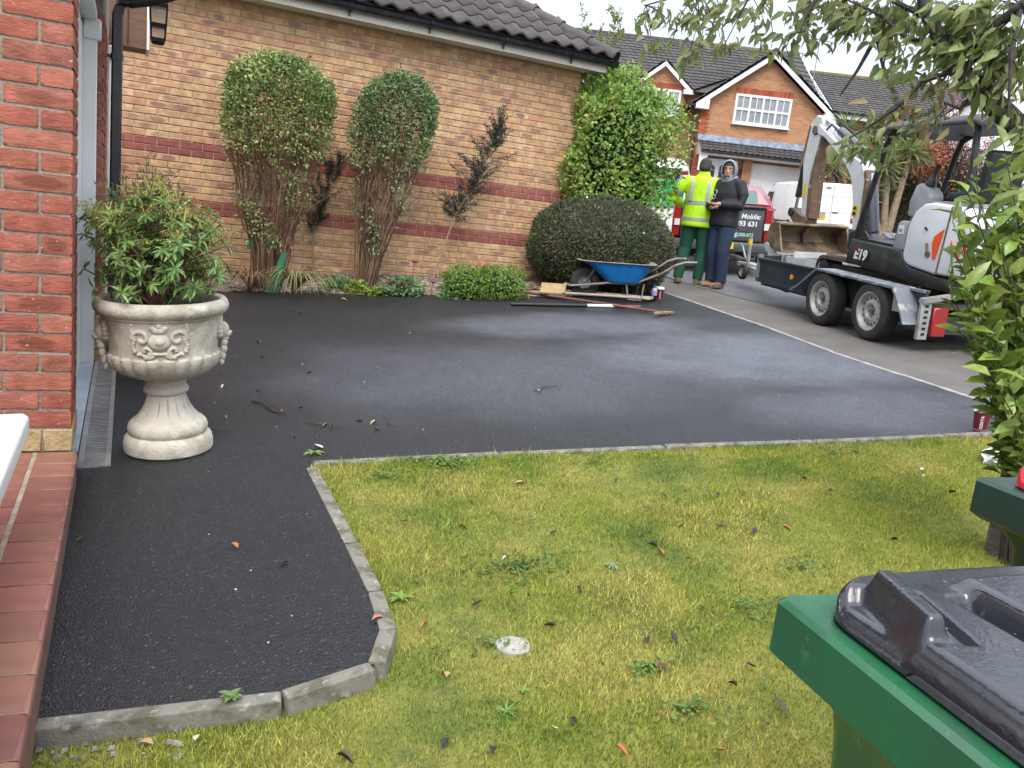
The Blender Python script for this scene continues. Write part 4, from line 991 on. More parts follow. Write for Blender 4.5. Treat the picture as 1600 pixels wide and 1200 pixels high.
# ---- plant trailer
TM = frame(6.323, 5.502, 13.79)
tr = empty('trailer', mat4=TM, label='dark twin axle plant trailer carrying the white digger', cat='trailer')
LN, LF = .20, 1.62
m = MB(); m.box(((LN+LF)/2, 1.0, .40), (LF-LN-.05, 3.0, .05)); m.build('deck', M['wood'], tr)
m = MB(); m.box((LN+.05, 1.0, .26), (.08, 3.0, .10)); m.build('chassis_rail', M['dkblue'], tr)
m = MB(); m.box((LF-.05, 1.0, .26), (.08, 3.0, .10)); m.build('chassis_rail', M['dkblue'], tr)
for y0, y1 in ((1.36, 2.54), (-.50, -.10)):
    m = MB(); m.box((LN, (y0+y1)/2, .40), (.03, y1-y0, .27)); sp = m.build('side_panel', M['dkblue'], tr)
    m = MB(); m.box((LN-.012, (y0+y1)/2, .53), (.07, y1-y0, .022)); m.box((LN-.012, (y0+y1)/2, .275), (.06, y1-y0, .05)); m.build('panel_rim', M['scuff'] if y0 < 0 else M['dkblue'], sp)
m = MB(); m.box((LN+.01, .62, .42), (.03, 1.5, .24)); m.build('side_panel', M['dkblue'], tr)
m = MB(); m.box((LF, 1.0, .40), (.03, 3.0, .27)); m.build('side_panel', M['dkblue'], tr)
m = MB(); m.box(((LN+LF)/2, 2.545, .42), (LF-LN, .03, .30)); m.build('headboard', M['dkblue'], tr)
m = MB(); m.box((LN-.01, 2.55, .42), (.06, .05, .32)); m.build('corner_post', M['galv2'], tr)
for sx_ in (1, -1):
    o_ = -.01 if sx_ == 1 else LF+.22+.01
    x0, x1 = (o_, LN+.02) if sx_ == 1 else (LF-.02, o_)
    m = MB(); pts = [(1.44, .30), (1.30, .36), (.97, .575), (-.31, .545), (-.47, .33), (-.52, .24), (-.50, .24), (-.45, .33), (-.295, .525), (.965, .555), (1.29, .34), (1.44, .27)]
    m.prism(pts, x0, x1, 'x'); m.build('mudguard', M['scuff'] if sx_ == 1 else M['dkblue'], tr)
    xw = .085 if sx_ == 1 else LF+.22-.085
    for yw in (.0, .835):
        wheel(tr, (xw, yw+.02, .272), .272, .165, .178, -1 if sx_ == 1 else 1)
m = MB(); m.prism([(-.30, .50), (-.46, .33), (-.30, .33)], LN-.18, LN-.005, 'x'); m.build('mudguard_gusset', M['galv2'], tr)
for yy in (-.28, 1.75):
    m = MB(); m.lathe([(.032, 0), (.032, -.012), (.02, -.018), (.001, -.019)], 14, c=(LN-.016, yy, .39 if yy > 0 else .34), axis='x', caps=False); m.build('side_reflector', M['orange'], tr)
# rear light post with punched holes, tail lamp, ramp edge
rp_ = MB(); rp_.box((LN-.02, -.53, .28), (.10, .04, .34)); rp_.build('tail_post', M['galv2'], tr, bevel=.004)
for k in range(6):
    m = MB(); m.box((LN-.02, -.552, .16+.05*k), (.035, .004, .022)); m.build('post_slot', M['ink'], tr)
m = MB(); m.prism([(LN-.07, .435), (LN+.35, .50), (LN+.35, .54), (LN-.07, .475)], -.57, -.50, 'y'); m.build('tail_bar', M['galv2'], tr)
m = MB(); m.box((LN+.12, -.545, .27), (.15, .05, .26)); m.build('tail_lamp', M['redlens'], tr, bevel=.01)
m = MB(); m.box((LF-.12, -.545, .27), (.15, .05, .26)); m.build('tail_lamp', M['redlens'], tr, bevel=.01)
m = MB(); m.box(((LN+LF)/2, -.52, .24), (LF-LN, .04, .16)); m.build('rear_cross_member', M['dkblue'], tr)
# drawbar, coupling, jockey wheel
for s_ in (-1, 1):
    m = MB(); m.add([(.91+s_*.45, 2.2, .16), (.91+s_*.53, 2.2, .16), (.91+s_*.06, 4.25, .20), (.91+s_*.01, 4.25, .20), (.91+s_*.45, 2.2, .28), (.91+s_*.53, 2.2, .28), (.91+s_*.06, 4.25, .30), (.91+s_*.01, 4.25, .30)], [(3, 2, 1, 0), (4, 5, 6, 7), (0, 1, 5, 4), (1, 2, 6, 5), (2, 3, 7, 6), (3, 0, 4, 7)]); m.build('drawbar', M['galv2'], tr)
m = MB(); m.box((.91, 4.2, .30), (.16, .5, .07)); m.build('drawbar_plate', M['galv2'], tr, bevel=.01)
m = MB(); m.tube([(.91, 4.3, .34), (.91, 4.62, .36)], .045, 10); m.box((.91, 4.72, .36), (.09, .20, .08)); m.build('coupling', M['blkplastic'], tr, bevel=.01)
m = MB(); m.tube([(.91, 4.35, .38), (.91, 4.5, .56), (.91, 4.55, .57)], .012, 6); m.build('handbrake', M['galv2'], tr)
m = MB(); m.tube([(.78, 4.02, .22), (.78, 4.02, .74)], .028, 10); jm = m.build('jockey_mast', M['galv2'], tr)
m = MB(); m.tube([(.78, 4.02, .60), (.78, 4.02, .68)], .031, 10); m.build('yellow_band', M['yellow'], jm)
m = MB(); m.tube([(.78, 4.02, .74), (.78, 4.02, .775), (.66, 4.06, .785), (.60, 4.08, .785), (.60, 4.08, .83)], .009, 6); m.build('crank_handle', M['blkplastic'], jm)
wheel(tr, (.72, 4.02, .22), .11, .06, .06, -1, 0, name='jockey_wheel')
m = MB(); m.prism([(3.85, .15), (3.55, .60), (3.50, .62), (3.45, .15)], .85, .88, 'x'); m.build('mast_gusset', M['white_ex'], tr)

# ---- mini digger
ex = empty('excavator', mat4=TM @ Matrix.Translation((.90, .9, .425)), label='white and black mini digger with canopy standing on the trailer', cat='excavator')
EXI = Matrix.Translation((-.90, -.9, -.425))
def E_(o): o.matrix_parent_inverse = EXI; return o
def ebuild(m, name, mat, bevel=0, parent=None, **k):
    o = m.build(name, mat, parent or ex, bevel=bevel, **k)
    if parent is None: E_(o)
    return o
for lx in (.44, 1.14):
    m = MB(); path = []
    for t in range(40):
        a = t/40
        path.append(a)
    # belt outline in (s,h)
    out = []; R_ = .115; y0, y1, zc = .04, 1.60, .425+R_
    for k in range(13): th = -math.pi/2+math.pi*k/12; out.append((y1+R_*math.cos(th), zc+R_*math.sin(th)))
    out.append(((y0+y1)/2, zc+R_-.012))
    for k in range(13): th = math.pi/2+math.pi*k/12; out.append((y0+R_*math.cos(th), zc+R_*math.sin(th)))
    inn = [(y0+(p[0]-y0)*.985+.012, zc+(p[1]-zc)*.80) for p in out]
    n = len(out)
    secs = [[(lx+dx, p[0], p[1]) for p in q] for dx, q in ((0, inn), (0, out), (.23, out), (.23, inn), (0, inn))]
    m.loft(secs, cap=False)
    tk = ebuild(m, 'track', M['track'], smooth=False)
    lug = MB(); per = []
    for a, b in zip(out, out[1:]+out[:1]):
        A, B = Vector(a), Vector(b); nn = max(1, int((B-A).length/.07))
        for q in range(nn): P = A.lerp(B, q/nn); per.append((P, math.atan2(B.y-A.y, B.x-A.x)))
    for P, an_ in per: lug.box((lx+.115, P.x-.012*math.sin(-an_)*0, P.y), (.22, .035, .028), rot=Matrix.Rotation(an_, 3, 'X'))
    o = lug.build('track_lugs', M['track'], tk); o['kind'] = 'stuff'
    for yy, rr in ((y0, .09), (y1, .09), (.4, .05), (.75, .05), (1.1, .05)):
        m = MB(); m.lathe([(.001, -.004), (rr*.6, -.006), (rr, .01), (rr, .2)], 16, c=(lx+.012, yy, zc if rr > .06 else zc-.055), axis='x', caps=False); m.build('roller', M['black'], tk, smooth=True)
    m = MB(); m.box((lx+.11, .8, zc), (.12, 1.4, .09)); m.build('track_frame', M['black'], tk)
m = MB(); m.box((.9, .8, .52), (.55, .7, .14)); m.lathe([(.32, .58), (.32, .66)], 20, c=(.9, .55, 0)); ebuild(m, 'undercarriage', M['black'])
# dozer blade with arms
m = MB(); m.prism([(2.36, .47), (2.46, .47), (2.50, .52), (2.47, .60), (2.40, .605), (2.43, .55)], .46, 1.36, 'x'); bl = ebuild(m, 'blade', M['galv2'], bevel=.006)
for lx in (.46, 1.30):
    m = MB(); m.prism([(1.55, .50), (2.40, .46), (2.95, .60), (3.02, .70), (2.96, .71), (2.70, .585), (2.35, .58), (1.55, .60)], lx, lx+.035, 'x'); m.build('blade_arm', M['white_ex'], bl)
m = MB(); m.box((.72, 2.33, .61), (.42, .03, .07)); m.build('blade_plate', M['white_panel'], bl)
# slewing body
side = [(1.09, .89), (.26, .845), (.22, .78), (.10, .69), (-.24, .655), (-.62, .62), (-.60, .52), (-.20, .53), (.55, .585), (1.14, .64), (1.13, .70)]
m = MB(); m.prism(side, .42, 1.38, 'x'); ebuild(m, 'body_skirt', M['black'], bevel=.02, seg=2)
m = MB(); m.prism([(1.06, .893), (.26, .85), (.26, .87), (1.04, .91)], .46, 1.34, 'x'); ebuild(m, 'floor_mat', M['blkplastic'])
cov = [(.215, .79), (.20, 1.08), (.13, 1.21), (.02, 1.285), (-.10, 1.30), (-.52, 1.27), (-.64, 1.15), (-.68, .90), (-.64, .665), (-.24, .66), (.10, .70), (.18, .735)]
m = MB(); m.prism(cov, .412, 1.388, 'x'); cv = ebuild(m, 'engine_cover', M['white_panel'], bevel=.03, seg=3)
m = MB(); m.prism([(.24, .80), (.225, 1.09), (.145, 1.235), (.025, 1.315), (-.52, 1.30), (-.52, 1.27), (-.10, 1.30), (.02, 1.285), (.13, 1.21), (.20, 1.08), (.215, .79)], .44, 1.36, 'x'); m.build('cover_trim', M['grey_panel'], cv)
m = MB(); m.prism([(-.285, .665), (-.30, .665), (-.37, 1.27), (-.355, 1.27)], .405, .412, 'x'); m.build('cover_seam', M['rust'], cv)
m = MB(); m.prism([(-.31, 1.07), (-.20, 1.0), (-.185, .94), (-.215, .80), (-.255, .80)], .403, .41, 'x'); m.build('warning_stripe', M['red_decal'], cv)
for y0 in (-.42, -.5, -.58):
    m = MB(); m.prism([(y0, .98), (y0-.05, .90), (y0-.05, .83), (y0, .91)], .403, .41, 'x'); m.build('warning_stripe', M['red_decal'], cv)
m = MB(); m.tube([(.405, -.115, .93), (.40, -.14, .85)], .013, 8); m.lathe([(.03, .412), (.03, .40), (.001, .398)], 12, c=(0, -.145, .835), axis='x', caps=False); m.build('latch', M['rust'], cv)
m = MB(); m.box((.406, -.07, 1.06), (.006, .04, .02), rot=Matrix.Rotation(R(30), 3, 'X')); m.build('cover_clip', M['blkplastic'], cv)
m = MB(); m.prism([(.40, .85), (.37, 1.09), (.33, 1.115), (.23, 1.11), (.235, .84)], .43, .70, 'x'); gp_ = ebuild(m, 'side_panel', M['grey_panel'], bevel=.012, seg=2)
m = MB(); m.box((.427, .305, 1.03), (.004, .075, .085)); stk = m.build('sound_sticker', M['whitelens'], gp_)
text_mesh('sticker_figure', '93', .05, M['ink'], gp_, face_frame((.4235, .305, 1.02), (0, -1, 0), (0, 0, 1)))
text_mesh('model_lettering', 'E19', .145, M['whitelens'], ex, EXI @ face_frame((.405, .865, .735), (0, -1, -.05), (0, -.12, 1)), bold=.006, shear=.18)
m = MB(); m.box((.404, .93, .787), (.004, .06, .03)); ebuild(m, 'model_accent', M['redlens'])
# pedals and levers
for lx in (.78, .86, 1.0):
    m = MB(); m.box((lx, .98, .93), (.07, .12, .03), rot=Matrix.Rotation(R(25), 3, 'X')); ebuild(m, 'pedal', M['grey_panel'])
for lx in (.84, .96):
    m = MB(); m.tube([(lx, .95, .90), (lx, .86, 1.22), (lx, .78, 1.33), (lx, .74, 1.33)], .010, 6); ebuild(m, 'travel_lever', M['blkplastic'])
# seat and consoles
m = MB(); m.prism([(.12, 1.30), (-.30, 1.30), (-.38, 1.75), (-.30, 1.78), (-.22, 1.42), (.10, 1.40)], .70, 1.10, 'x'); ebuild(m, 'seat', M['blkplastic'], bevel=.025, seg=2)
for lx in (.50, 1.16):
    m = MB(); m.prism([(.36, 1.16), (.36, 1.30), (.30, 1.45), (.24, 1.475), (.10, 1.40), (.06, 1.34), (.12, 1.16)], lx, lx+.15, 'x'); cs = ebuild(m, 'console', M['grey_panel'], bevel=.02, seg=2)
    m = MB(); m.lathe([(.05, 0), (.045, .02), (.05, .025), (.04, .045), (.044, .05), (.03, .075), (.02, .09), (.022, .16), (.026, .20), (.001, .21)], 12, caps=False); js = m.build('joystick', M['blkplastic'], cs, smooth=True); js.matrix_local = Matrix.Translation((lx+.075, .20, 1.45)) @ Matrix.Rotation(R(22), 4, 'X')
# canopy frame and roof
for lx in (.50, 1.32):
    m = MB(); pts = [(1.12, .90), (1.06, 1.12), (.93, 1.55), (.86, 1.80), (.80, 1.92), (.70, 1.965)]
    m.tube([(lx, y, z) for y, z in pts], .030, 8); ebuild(m, 'canopy_post', M['black'], smooth=True)
    m = MB(); m.prism([(1.13, .89), (1.05, 1.20), (1.02, 1.20), (.98, .98), (.88, .91)], lx-.012, lx+.012, 'x'); ebuild(m, 'post_gusset', M['black'])
    m = MB(); m.tube([(lx, -.42, 1.25), (lx, -.40, 1.7), (lx, -.38, 1.97)], .03, 8); ebuild(m, 'canopy_post', M['black'], smooth=True)
m = MB(); m.loft([[(.40, y, 1.965+dz), (.40, y, 2.0+dz), (.48, y, 2.05+dz), (1.34, y, 2.05+dz), (1.42, y, 2.0+dz), (1.42, y, 1.965+dz)][::-1] for y, dz in ((-.52, -.03), (-.45, .0), (.80, .0), (.92, -.035))]); ebuild(m, 'canopy_roof', M['black'], bevel=.008)
# swing bracket, boom, stick
m = MB(); m.prism([(1.10, .60), (1.45, .62), (1.72, .74), (1.74, .92), (1.60, .98), (1.35, .86), (1.10, .84)], .80, 1.0, 'x'); ebuild(m, 'swing_bracket', M['black'], bevel=.015)
boomL = [(2.72, 2.055), (2.55, 2.0), (2.26, 1.83), (2.03, 1.68), (1.88, 1.53), (1.80, 1.34), (1.72, 1.02), (1.66, .86)]
boomR = [(1.54, .86), (1.56, 1.03), (1.58, 1.24), (1.61, 1.55), (1.70, 1.70), (1.98, 1.81), (2.50, 2.06), (2.70, 2.17), (2.77, 2.13)]
m = MB(); m.prism(boomL+boomR, .82, .98, 'x'); bo = ebuild(m, 'boom', M['white_ex'], bevel=.012)
m = MB(); m.prism([(1.585, .90), (1.60, 1.5), (1.64, 1.60), (1.60, 1.62), (1.565, 1.5), (1.55, .90)], .815, .985, 'x'); m.build('boom_edge', M['rust'], bo)
text_mesh('boom_lettering', 'bobcat', .12, M['ink'], bo, face_frame((.817, 2.03, 1.79), (0, -.80, -.46), (0, -.46, .80)), shear=.1)
m = MB(); m.box((.818, 1.70, 1.17), (.004, .10, .13)); w_ = m.build('warning_label', M['yellow'], bo)
m = MB(); m.prism([(1.74, 1.185), (1.66, 1.185), (1.70, 1.225)], .812, .8155, 'x'); m.build('label_sign', M['ink'], w_)
m = MB(); m.prism([(1.73, 1.12), (1.67, 1.12), (1.68, 1.16), (1.72, 1.16)], .812, .8155, 'x'); m.build('label_sign', M['ink'], w_)
stick = [(2.66, 2.24), (2.80, 2.28), (2.92, 2.20), (2.98, 1.84), (2.99, 1.74), (2.93, 1.45), (2.88, 1.12), (2.82, 1.02), (2.70, 1.02), (2.72, 1.45), (2.72, 1.70), (2.68, 1.95), (2.65, 2.12)]
m = MB(); m.prism(stick, .835, .965, 'x'); sk = ebuild(m, 'stick', M['white_ex'], bevel=.01)
m = MB(); m.prism([(2.64, 2.0), (2.67, 1.75), (2.67, 1.45), (2.66, 1.04), (2.74, 1.04), (2.77, 1.40), (2.76, 1.60), (2.71, 1.78)], .83, .97, 'x'); m.build('stick_edge', M['rust'], sk)
m = MB(); m.prism([(2.93, 2.16), (3.02, 1.80), (3.06, 1.66), (3.03, 1.62), (2.98, 1.74), (2.90, 2.16)], .83, .97, 'x'); m.build('stick_back', M['rust'], sk)
m = MB(); m.box((.832, 2.85, 1.38), (.004, .07, .16)); m.build('warning_label', M['yellow'], sk)
m = MB(); m.lathe([(.055, -.09), (.055, .09)], 14, c=(.90, 2.77, 2.10), axis='x'); ebuild(m, 'pivot_pin', M['rust'])
def cyl(a, b, r0, r1, split, nm):
    A, B = Vector(a), Vector(b); S = A.lerp(B, split); m = MB(); m.tube([A, S], r0, 12); c = ebuild(m, nm, M['cyl'] if nm != 'bucket_cylinder' else M['black'], smooth=True)
    m = MB(); m.tube([S, B], r1, 10); m.build('rod', M['chrome'], c, smooth=True); return c
cyl((.90, 1.78, 1.81), (.90, 2.74, 2.26), .052, .024, .58, 'stick_cylinder')
cyl((.90, 1.40, .95), (.90, 1.60, 1.58), .055, .026, .8, 'boom_cylinder')
cyl((.90, 3.03, 1.74), (.90, 3.13, 1.10), .042, .02, .70, 'bucket_cylinder')
for q, off in ((.84, 0), (.96, .03)):
    m = MB(); m.tube([(q, 1.66, 1.68), (q, 2.1, 1.98+off), (q, 2.45, 2.15+off), (q, 2.62, 2.05), (q, 2.55, 1.95)], .012, 6); ebuild(m, 'hose', M['blkplastic'], smooth=True)
# bucket: wide, open to the rear
prof_o = [(2.64, .96), (2.76, .985), (2.86, .93), (2.90, .83), (2.87, .73), (2.78, .655), (2.66, .62), (2.50, .612)]
prof_i = [(2.50, .622), (2.66, .632), (2.77, .668), (2.855, .737), (2.883, .83), (2.845, .918), (2.755, .968), (2.645, .945)]
m = MB(); m.prism(prof_o+prof_i, .43, 1.38, 'x'); bk = ebuild(m, 'bucket', M['bucket'])
for lx in (.43, 1.362):
    m = MB(); m.prism(prof_o+[(2.52, .66), (2.62, .90)], lx-.004, lx+.018, 'x'); m.build('bucket_side', M['bucket'], bk)
m = MB(); m.prism([(2.66, .95), (2.75, .97), (2.83, .91), (2.868, .83), (2.845, .745), (2.81, .73), (2.83, .83), (2.79, .90)], .885, .90, 'x'); m.build('bucket_rib', M['bucket'], bk)
m = MB(); m.tube([(.43, 2.645, .955), (1.38, 2.645, .955)], .018, 8); m.build('bucket_lip', M['bucket'], bk)
m = MB(); m.prism([(2.70, .97), (3.00, .95), (3.16, 1.06), (3.14, 1.16), (2.98, 1.13), (2.86, 1.08), (2.70, 1.06)], .82, .98, 'x'); ebuild(m, 'bucket_linkage', M['rust'], bevel=.015)
m = MB(); m.tube([(.80, 3.08, 1.10), (1.0, 3.08, 1.10)], .055, 12); ebuild(m, 'linkage_pin', M['black'])

# ---- generic road vehicle body from cross sections
def sec(y, zb, zs, zt, wb, ws, wt, r=.08):
    """closed section: bottom, side (widest) and top"""
    P = [(-wb, zb), (-wb*.5, zb), (wb*.5, zb), (wb, zb), (ws, zb+.18), (ws, zs), ((ws+wt)/2+.02, (zs*.45+zt*.55)), (wt, zt-r), (wt-r, zt), (wt*.4, zt+.015), (-wt*.4, zt+.015), (-wt+r, zt), (-wt, zt-r), (-(ws+wt)/2-.02, (zs*.45+zt*.55)), (-ws, zs), (-ws, zb+.18)]
    return [(x, y, z) for x, z in P]
M['van'] = pm('white_van_paint', (.80, .80, .79), .3, coat=.3, c2=(.74, .74, .72), scale=2)
def seam(m, a, b, w=.012, off=(0, -.002, 0)):
    a, b = Vector(a), Vector(b); m.tube([a+Vector(off), b+Vector(off)], w/2, 4)

# ---- white panel van
Vd = 25.0
def at_px(x, y, d):
    v = CF + CR*((x-800)/1270) + CU*(-(y-600)/1270); return Vector((0, 0, CAM_Z))+v*d
vaz = 24.0
pr_ = at_px(1328, 384, Vd); rt = Vector((math.cos(R(vaz)), -math.sin(R(vaz)), 0)); vc = pr_-rt*.88
van = empty('van', mat4=frame(vc.x, vc.y, vaz, z=pr_.z) @ Matrix.Diagonal((1, 1, .9, 1)), label='white panel van parked in front of the orange brick house', cat='van')
S = [sec(0, .36, 1.05, 1.90, .80, .87, .74), sec(.05, .34, 1.05, 1.96, .82, .885, .76), sec(1.2, .32, 1.05, 1.99, .83, .89, .77), sec(2.75, .32, 1.05, 1.97, .83, .89, .76), sec(3.05, .32, 1.03, 1.90, .83, .885, .73), sec(3.62, .32, .98, 1.16, .83, .88, .80, .04), sec(4.05, .34, .86, 1.02, .82, .86, .74, .05), sec(4.28, .40, .72, .82, .74, .78, .6, .05)]
m = MB(); m.loft(S); vb = m.build('body', M['van'], van, smooth=True, angle=28)
m = MB(); m.box((0, -.03, .42), (1.66, .10, .20)); m.build('rear_bumper', M['blkplastic'], van, bevel=.03)
m = MB(); m.box((0, .02, .60), (1.70, .05, .10)); m.build('bumper_top', M['van'], van, bevel=.02)
m = MB(); seam(m, (.14, -.008, .62), (.14, -.006, 1.90)); m.build('door_gap', M['grey_panel'], van)
for z in (1.02, 1.55):
    m = MB(); seam(m, (-.78+.05*(z > 1.1), -.008, z), (.78-.05*(z > 1.1), -.008, z), .006); m.build('panel_crease', M['grey_panel'], van)
m = MB(); m.box((-.30, -.012, .97), (.55, .02, .10)); m.build('plate_recess', M['grey_panel'], van)
m = MB(); m.box((-.28, -.018, .84), (.52, .012, .115)); pl_ = m.build('number_plate', M['yellow'], van)
text_mesh('plate_lettering', 'KS53 WHO', .105, M['ink'], pl_, face_frame((-.28, -.026, .84), (1, 0, 0), (0, 0, 1)))
m = MB(); m.box((.27, -.015, 1.02), (.18, .02, .03)); m.build('door_handle', M['ink'], van)
m = MB(); m.box((-.02, -.012, 1.82), (.14, .02, .03)); m.build('high_brake_lamp', M['ink'], van)
for s_ in (-1, 1):
    m = MB(); m.box((s_*.82, .0, .90), (.10, .07, .42)); m.build('tail_lamp', M['redlens'], van, bevel=.02)
    m = MB(); m.box((s_*.82, -.034, .90), (.085, .02, .10)); m.build('reversing_lamp', M['whitelens'], van)
m = MB(); m.prism([(2.55, 1.10), (2.55, 1.62), (2.95, 1.62), (3.28, 1.28), (3.30, 1.10)], -.875, -.80, 'x'); m.build('side_window', M['darkglass'], van)
m = MB(); m.box((-.99, 3.12, 1.16), (.16, .12, .26)); m.build('door_mirror', M['blkplastic'], van, bevel=.04, seg=2)
m = MB(); m.box((-.90, 2.45, .98), (.02, .16, .035)); m.build('door_handle', M['ink'], van)
m = MB(); m.box((-.90, 2.1, .98), (.02, .16, .035)); m.build('door_handle', M['ink'], van)
m = MB(); m.box((-.893, 1.75, .62), (.02, 2.3, .06)); m.build('side_trim', M['ink'], van)
m = MB(); seam(m, (-.893, 2.35, .45), (-.885, 2.35, 1.75), .01, (-.003, 0, 0)); m.build('door_gap', M['grey_panel'], van)
m = MB(); m.add([(-.70, 3.08, 1.86), (.70, 3.08, 1.86), (.76, 3.60, 1.20), (-.76, 3.60, 1.20)], [(0, 1, 2, 3)]); o = m.build('windscreen', M['darkglass'], van); o.location = (0, .02, .02)
for x, s_ in ((-.80, -1), (.80, 1)):
    for y in (.72, 3.42):
        wheel(van, (x, y, .30), .31, .19, .20, s_, 0)
        m = MB(); m.prism([(y+.40*math.cos(t), .30+.40*math.sin(t)) for t in [math.pi*k/10 for k in range(11)]], x+s_*.088, x+s_*.094, 'x'); m.build('wheel_arch', M['ink'], van)

# ---- pickup truck behind the men
paz = 41.0
pc = at_px(1118, 432, 13.6)
pk = empty('pickup_truck', mat4=frame(pc.x, pc.y, paz) @ Matrix.Diagonal((.9, .95, .95, 1)), label='dark grey tailgate pickup with a maroon cab behind the two men', cat='pickup truck')
M['maroon'] = pm('maroon_paint', (.24, .012, .028), .25, coat=.5)
M['gate'] = pm('satin_grey_tailgate', (.075, .08, .085), .35, coat=.2, c2=(.10, .105, .11), scale=2)
S = [sec(.05, .50, .85, 1.16, .84, .90, .86, .05), sec(1.6, .46, .85, 1.16, .86, .92, .88, .05)]
m = MB(); m.loft(S); m.build('bed', M['maroon'], pk, smooth=True, angle=30)
S = [sec(1.60, .44, 1.05, 1.20, .86, .92, .86, .05), sec(1.74, .44, 1.10, 1.46, .86, .92, .66), sec(1.95, .44, 1.10, 1.54, .86, .92, .68), sec(3.0, .44, 1.10, 1.54, .86, .92, .68), sec(3.7, .44, 1.04, 1.16, .86, .92, .84, .05), sec(4.8, .46, .92, 1.05, .85, .90, .80, .06), sec(5.05, .5, .82, .92, .78, .82, .7, .06)]
m = MB(); m.loft(S); m.build('cab', M['maroon'], pk, smooth=True, angle=28)
m = MB(); m.add([(-.60, 1.60, 1.20), (.60, 1.60, 1.20), (.55, 1.68, 1.45), (-.55, 1.68, 1.45)], [(0, 1, 2, 3)]); o = m.build('rear_window', pm('cab_glass', (.16, .24, .25), .08, spec=.6), pk); o.location = (0, -.03, 0)
m = MB(); m.box((0, .0, .86), (1.46, .09, .56)); tg = m.build('tailgate', M['gate'], pk, bevel=.025, seg=3)
m = MB(); m.box((0, -.02, 1.155), (1.5, .14, .035)); m.build('gate_cap', M['blkplastic'], tg, bevel=.012)
m = MB(); m.box((0, -.052, 1.06), (.26, .02, .06)); m.build('gate_handle', M['blkplastic'], tg)
for s_ in (-1, 1):
    m = MB(); m.box((s_*.815, .02, .87), (.15, .10, .56)); tl = m.build('tail_lamp', M['redlens'], pk, bevel=.025)
    m = MB(); m.box((s_*.80, -.045, .84), (.10, .02, .11)); m.build('reversing_lamp', M['whitelens'], tl)
m = MB(); m.box((0, -.10, .48), (1.74, .20, .16)); m.build('rear_bumper', M['gate'], pk, bevel=.03, seg=2)
m = MB(); m.prism([(.52, .56), (.95, .56), (.80, .34), (.42, .34)], -.05, .2, 'y'); m.build('bumper_corner', M['grey_panel'], pk, bevel=.02)
m = MB(); m.box((0, -.21, .50), (.52, .012, .112)); pl_ = m.build('number_plate', M['yellow'], pk)
text_mesh('plate_lettering', 'LM60 JRV', .10, M['ink'], pl_, face_frame((0, -.2175, .50), (1, 0, 0), (0, 0, 1)))
M['pale_text'] = pm('white_lettering', (.80, .82, .82), .5); M['mint_text'] = pm('mint_lettering', (.38, .66, .58), .5)
text_mesh('gate_lettering', 'Mobile:', .115, M['pale_text'], tg, face_frame((.50, -.047, 1.00), (1, 0, 0), (0, 0, 1)), shear=.2, bold=.003)
text_mesh('gate_lettering', '07400 393 631', .118, M['pale_text'], tg, face_frame((.28, -.047, .875), (1, 0, 0), (0, 0, 1)), bold=.004)
text_mesh('gate_lettering', 'www.totalpaving.co.uk', .112, M['mint_text'], tg, face_frame((.05, -.047, .70), (1, 0, 0), (0, 0, 1)), shear=.2, bold=.004)
m = MB(); m.box((.25, -.12, .36), (.10, .28, .08)); m.tube([(.0, -.1, .40), (.0, -.36, .42)], .03, 8); m.build('tow_hitch', M['blkplastic'], pk)
for x, s_ in ((-.80, -1), (.80, 1)):
    for y in (.95, 4.0):
        wheel(pk, (x, y, .34), .345, .23, .21, s_, 0)
m = MB(); m.box((0, 1.0, .40), (1.3, 1.9, .2)); m.build('underbody', M['ink'], pk)

# ---- white and green car beyond the hedge
gaz = 39.0
gc = at_px(1012, 398, 19.0)
gcar = empty('car', mat4=frame(gc.x, gc.y, gaz), label='white and green liveried car half hidden behind the tall hedge', cat='car')
M['green_livery'] = pm('green_livery', (.04, .42, .13), .3, coat=.3)
S = [sec(0, .35, .85, 1.30, .72, .80, .60), sec(.25, .32, .85, 1.95, .78, .84, .64, .14), sec(1.2, .30, .85, 2.05, .79, .85, .66, .14), sec(2.6, .30, .85, 1.98, .79, .85, .62, .14), sec(3.3, .30, .82, 1.10, .78, .84, .72, .05), sec(4.2, .36, .72, .85, .7, .76, .6, .05)]
m = MB(); m.loft(S); m.build('body', M['van'], gcar, smooth=True, angle=28)
m = MB(); m.box((.0, -.02, 1.25), (1.36, .06, .60)); gp2 = m.build('tail_door', M['green_livery'], gcar, bevel=.02)
text_mesh('livery_lettering', 'J.C', .42, M['mint_text'], gp2, face_frame((.38, -.055, 1.18), (1, 0, 0), (0, 0, 1)))
m = MB(); m.box((0, .02, 1.70), (1.1, .08, .22)); m.build('rear_window', M['darkglass'], gcar)
for s_ in (-1, 1):
    m = MB(); m.box((s_*.62, .06, 1.72), (.22, .12, .10)); m.build('tail_lamp', M['redlens'], gcar, bevel=.02)
m = MB(); m.box((0, -.04, .48), (1.5, .12, .22)); m.build('rear_bumper', M['van'], gcar, bevel=.03)
for x, s_ in ((-.74, -1), (.74, 1)):
    for y in (.7, 3.3): wheel(gcar, (x, y, .30), .30, .19, .2, s_, 0)
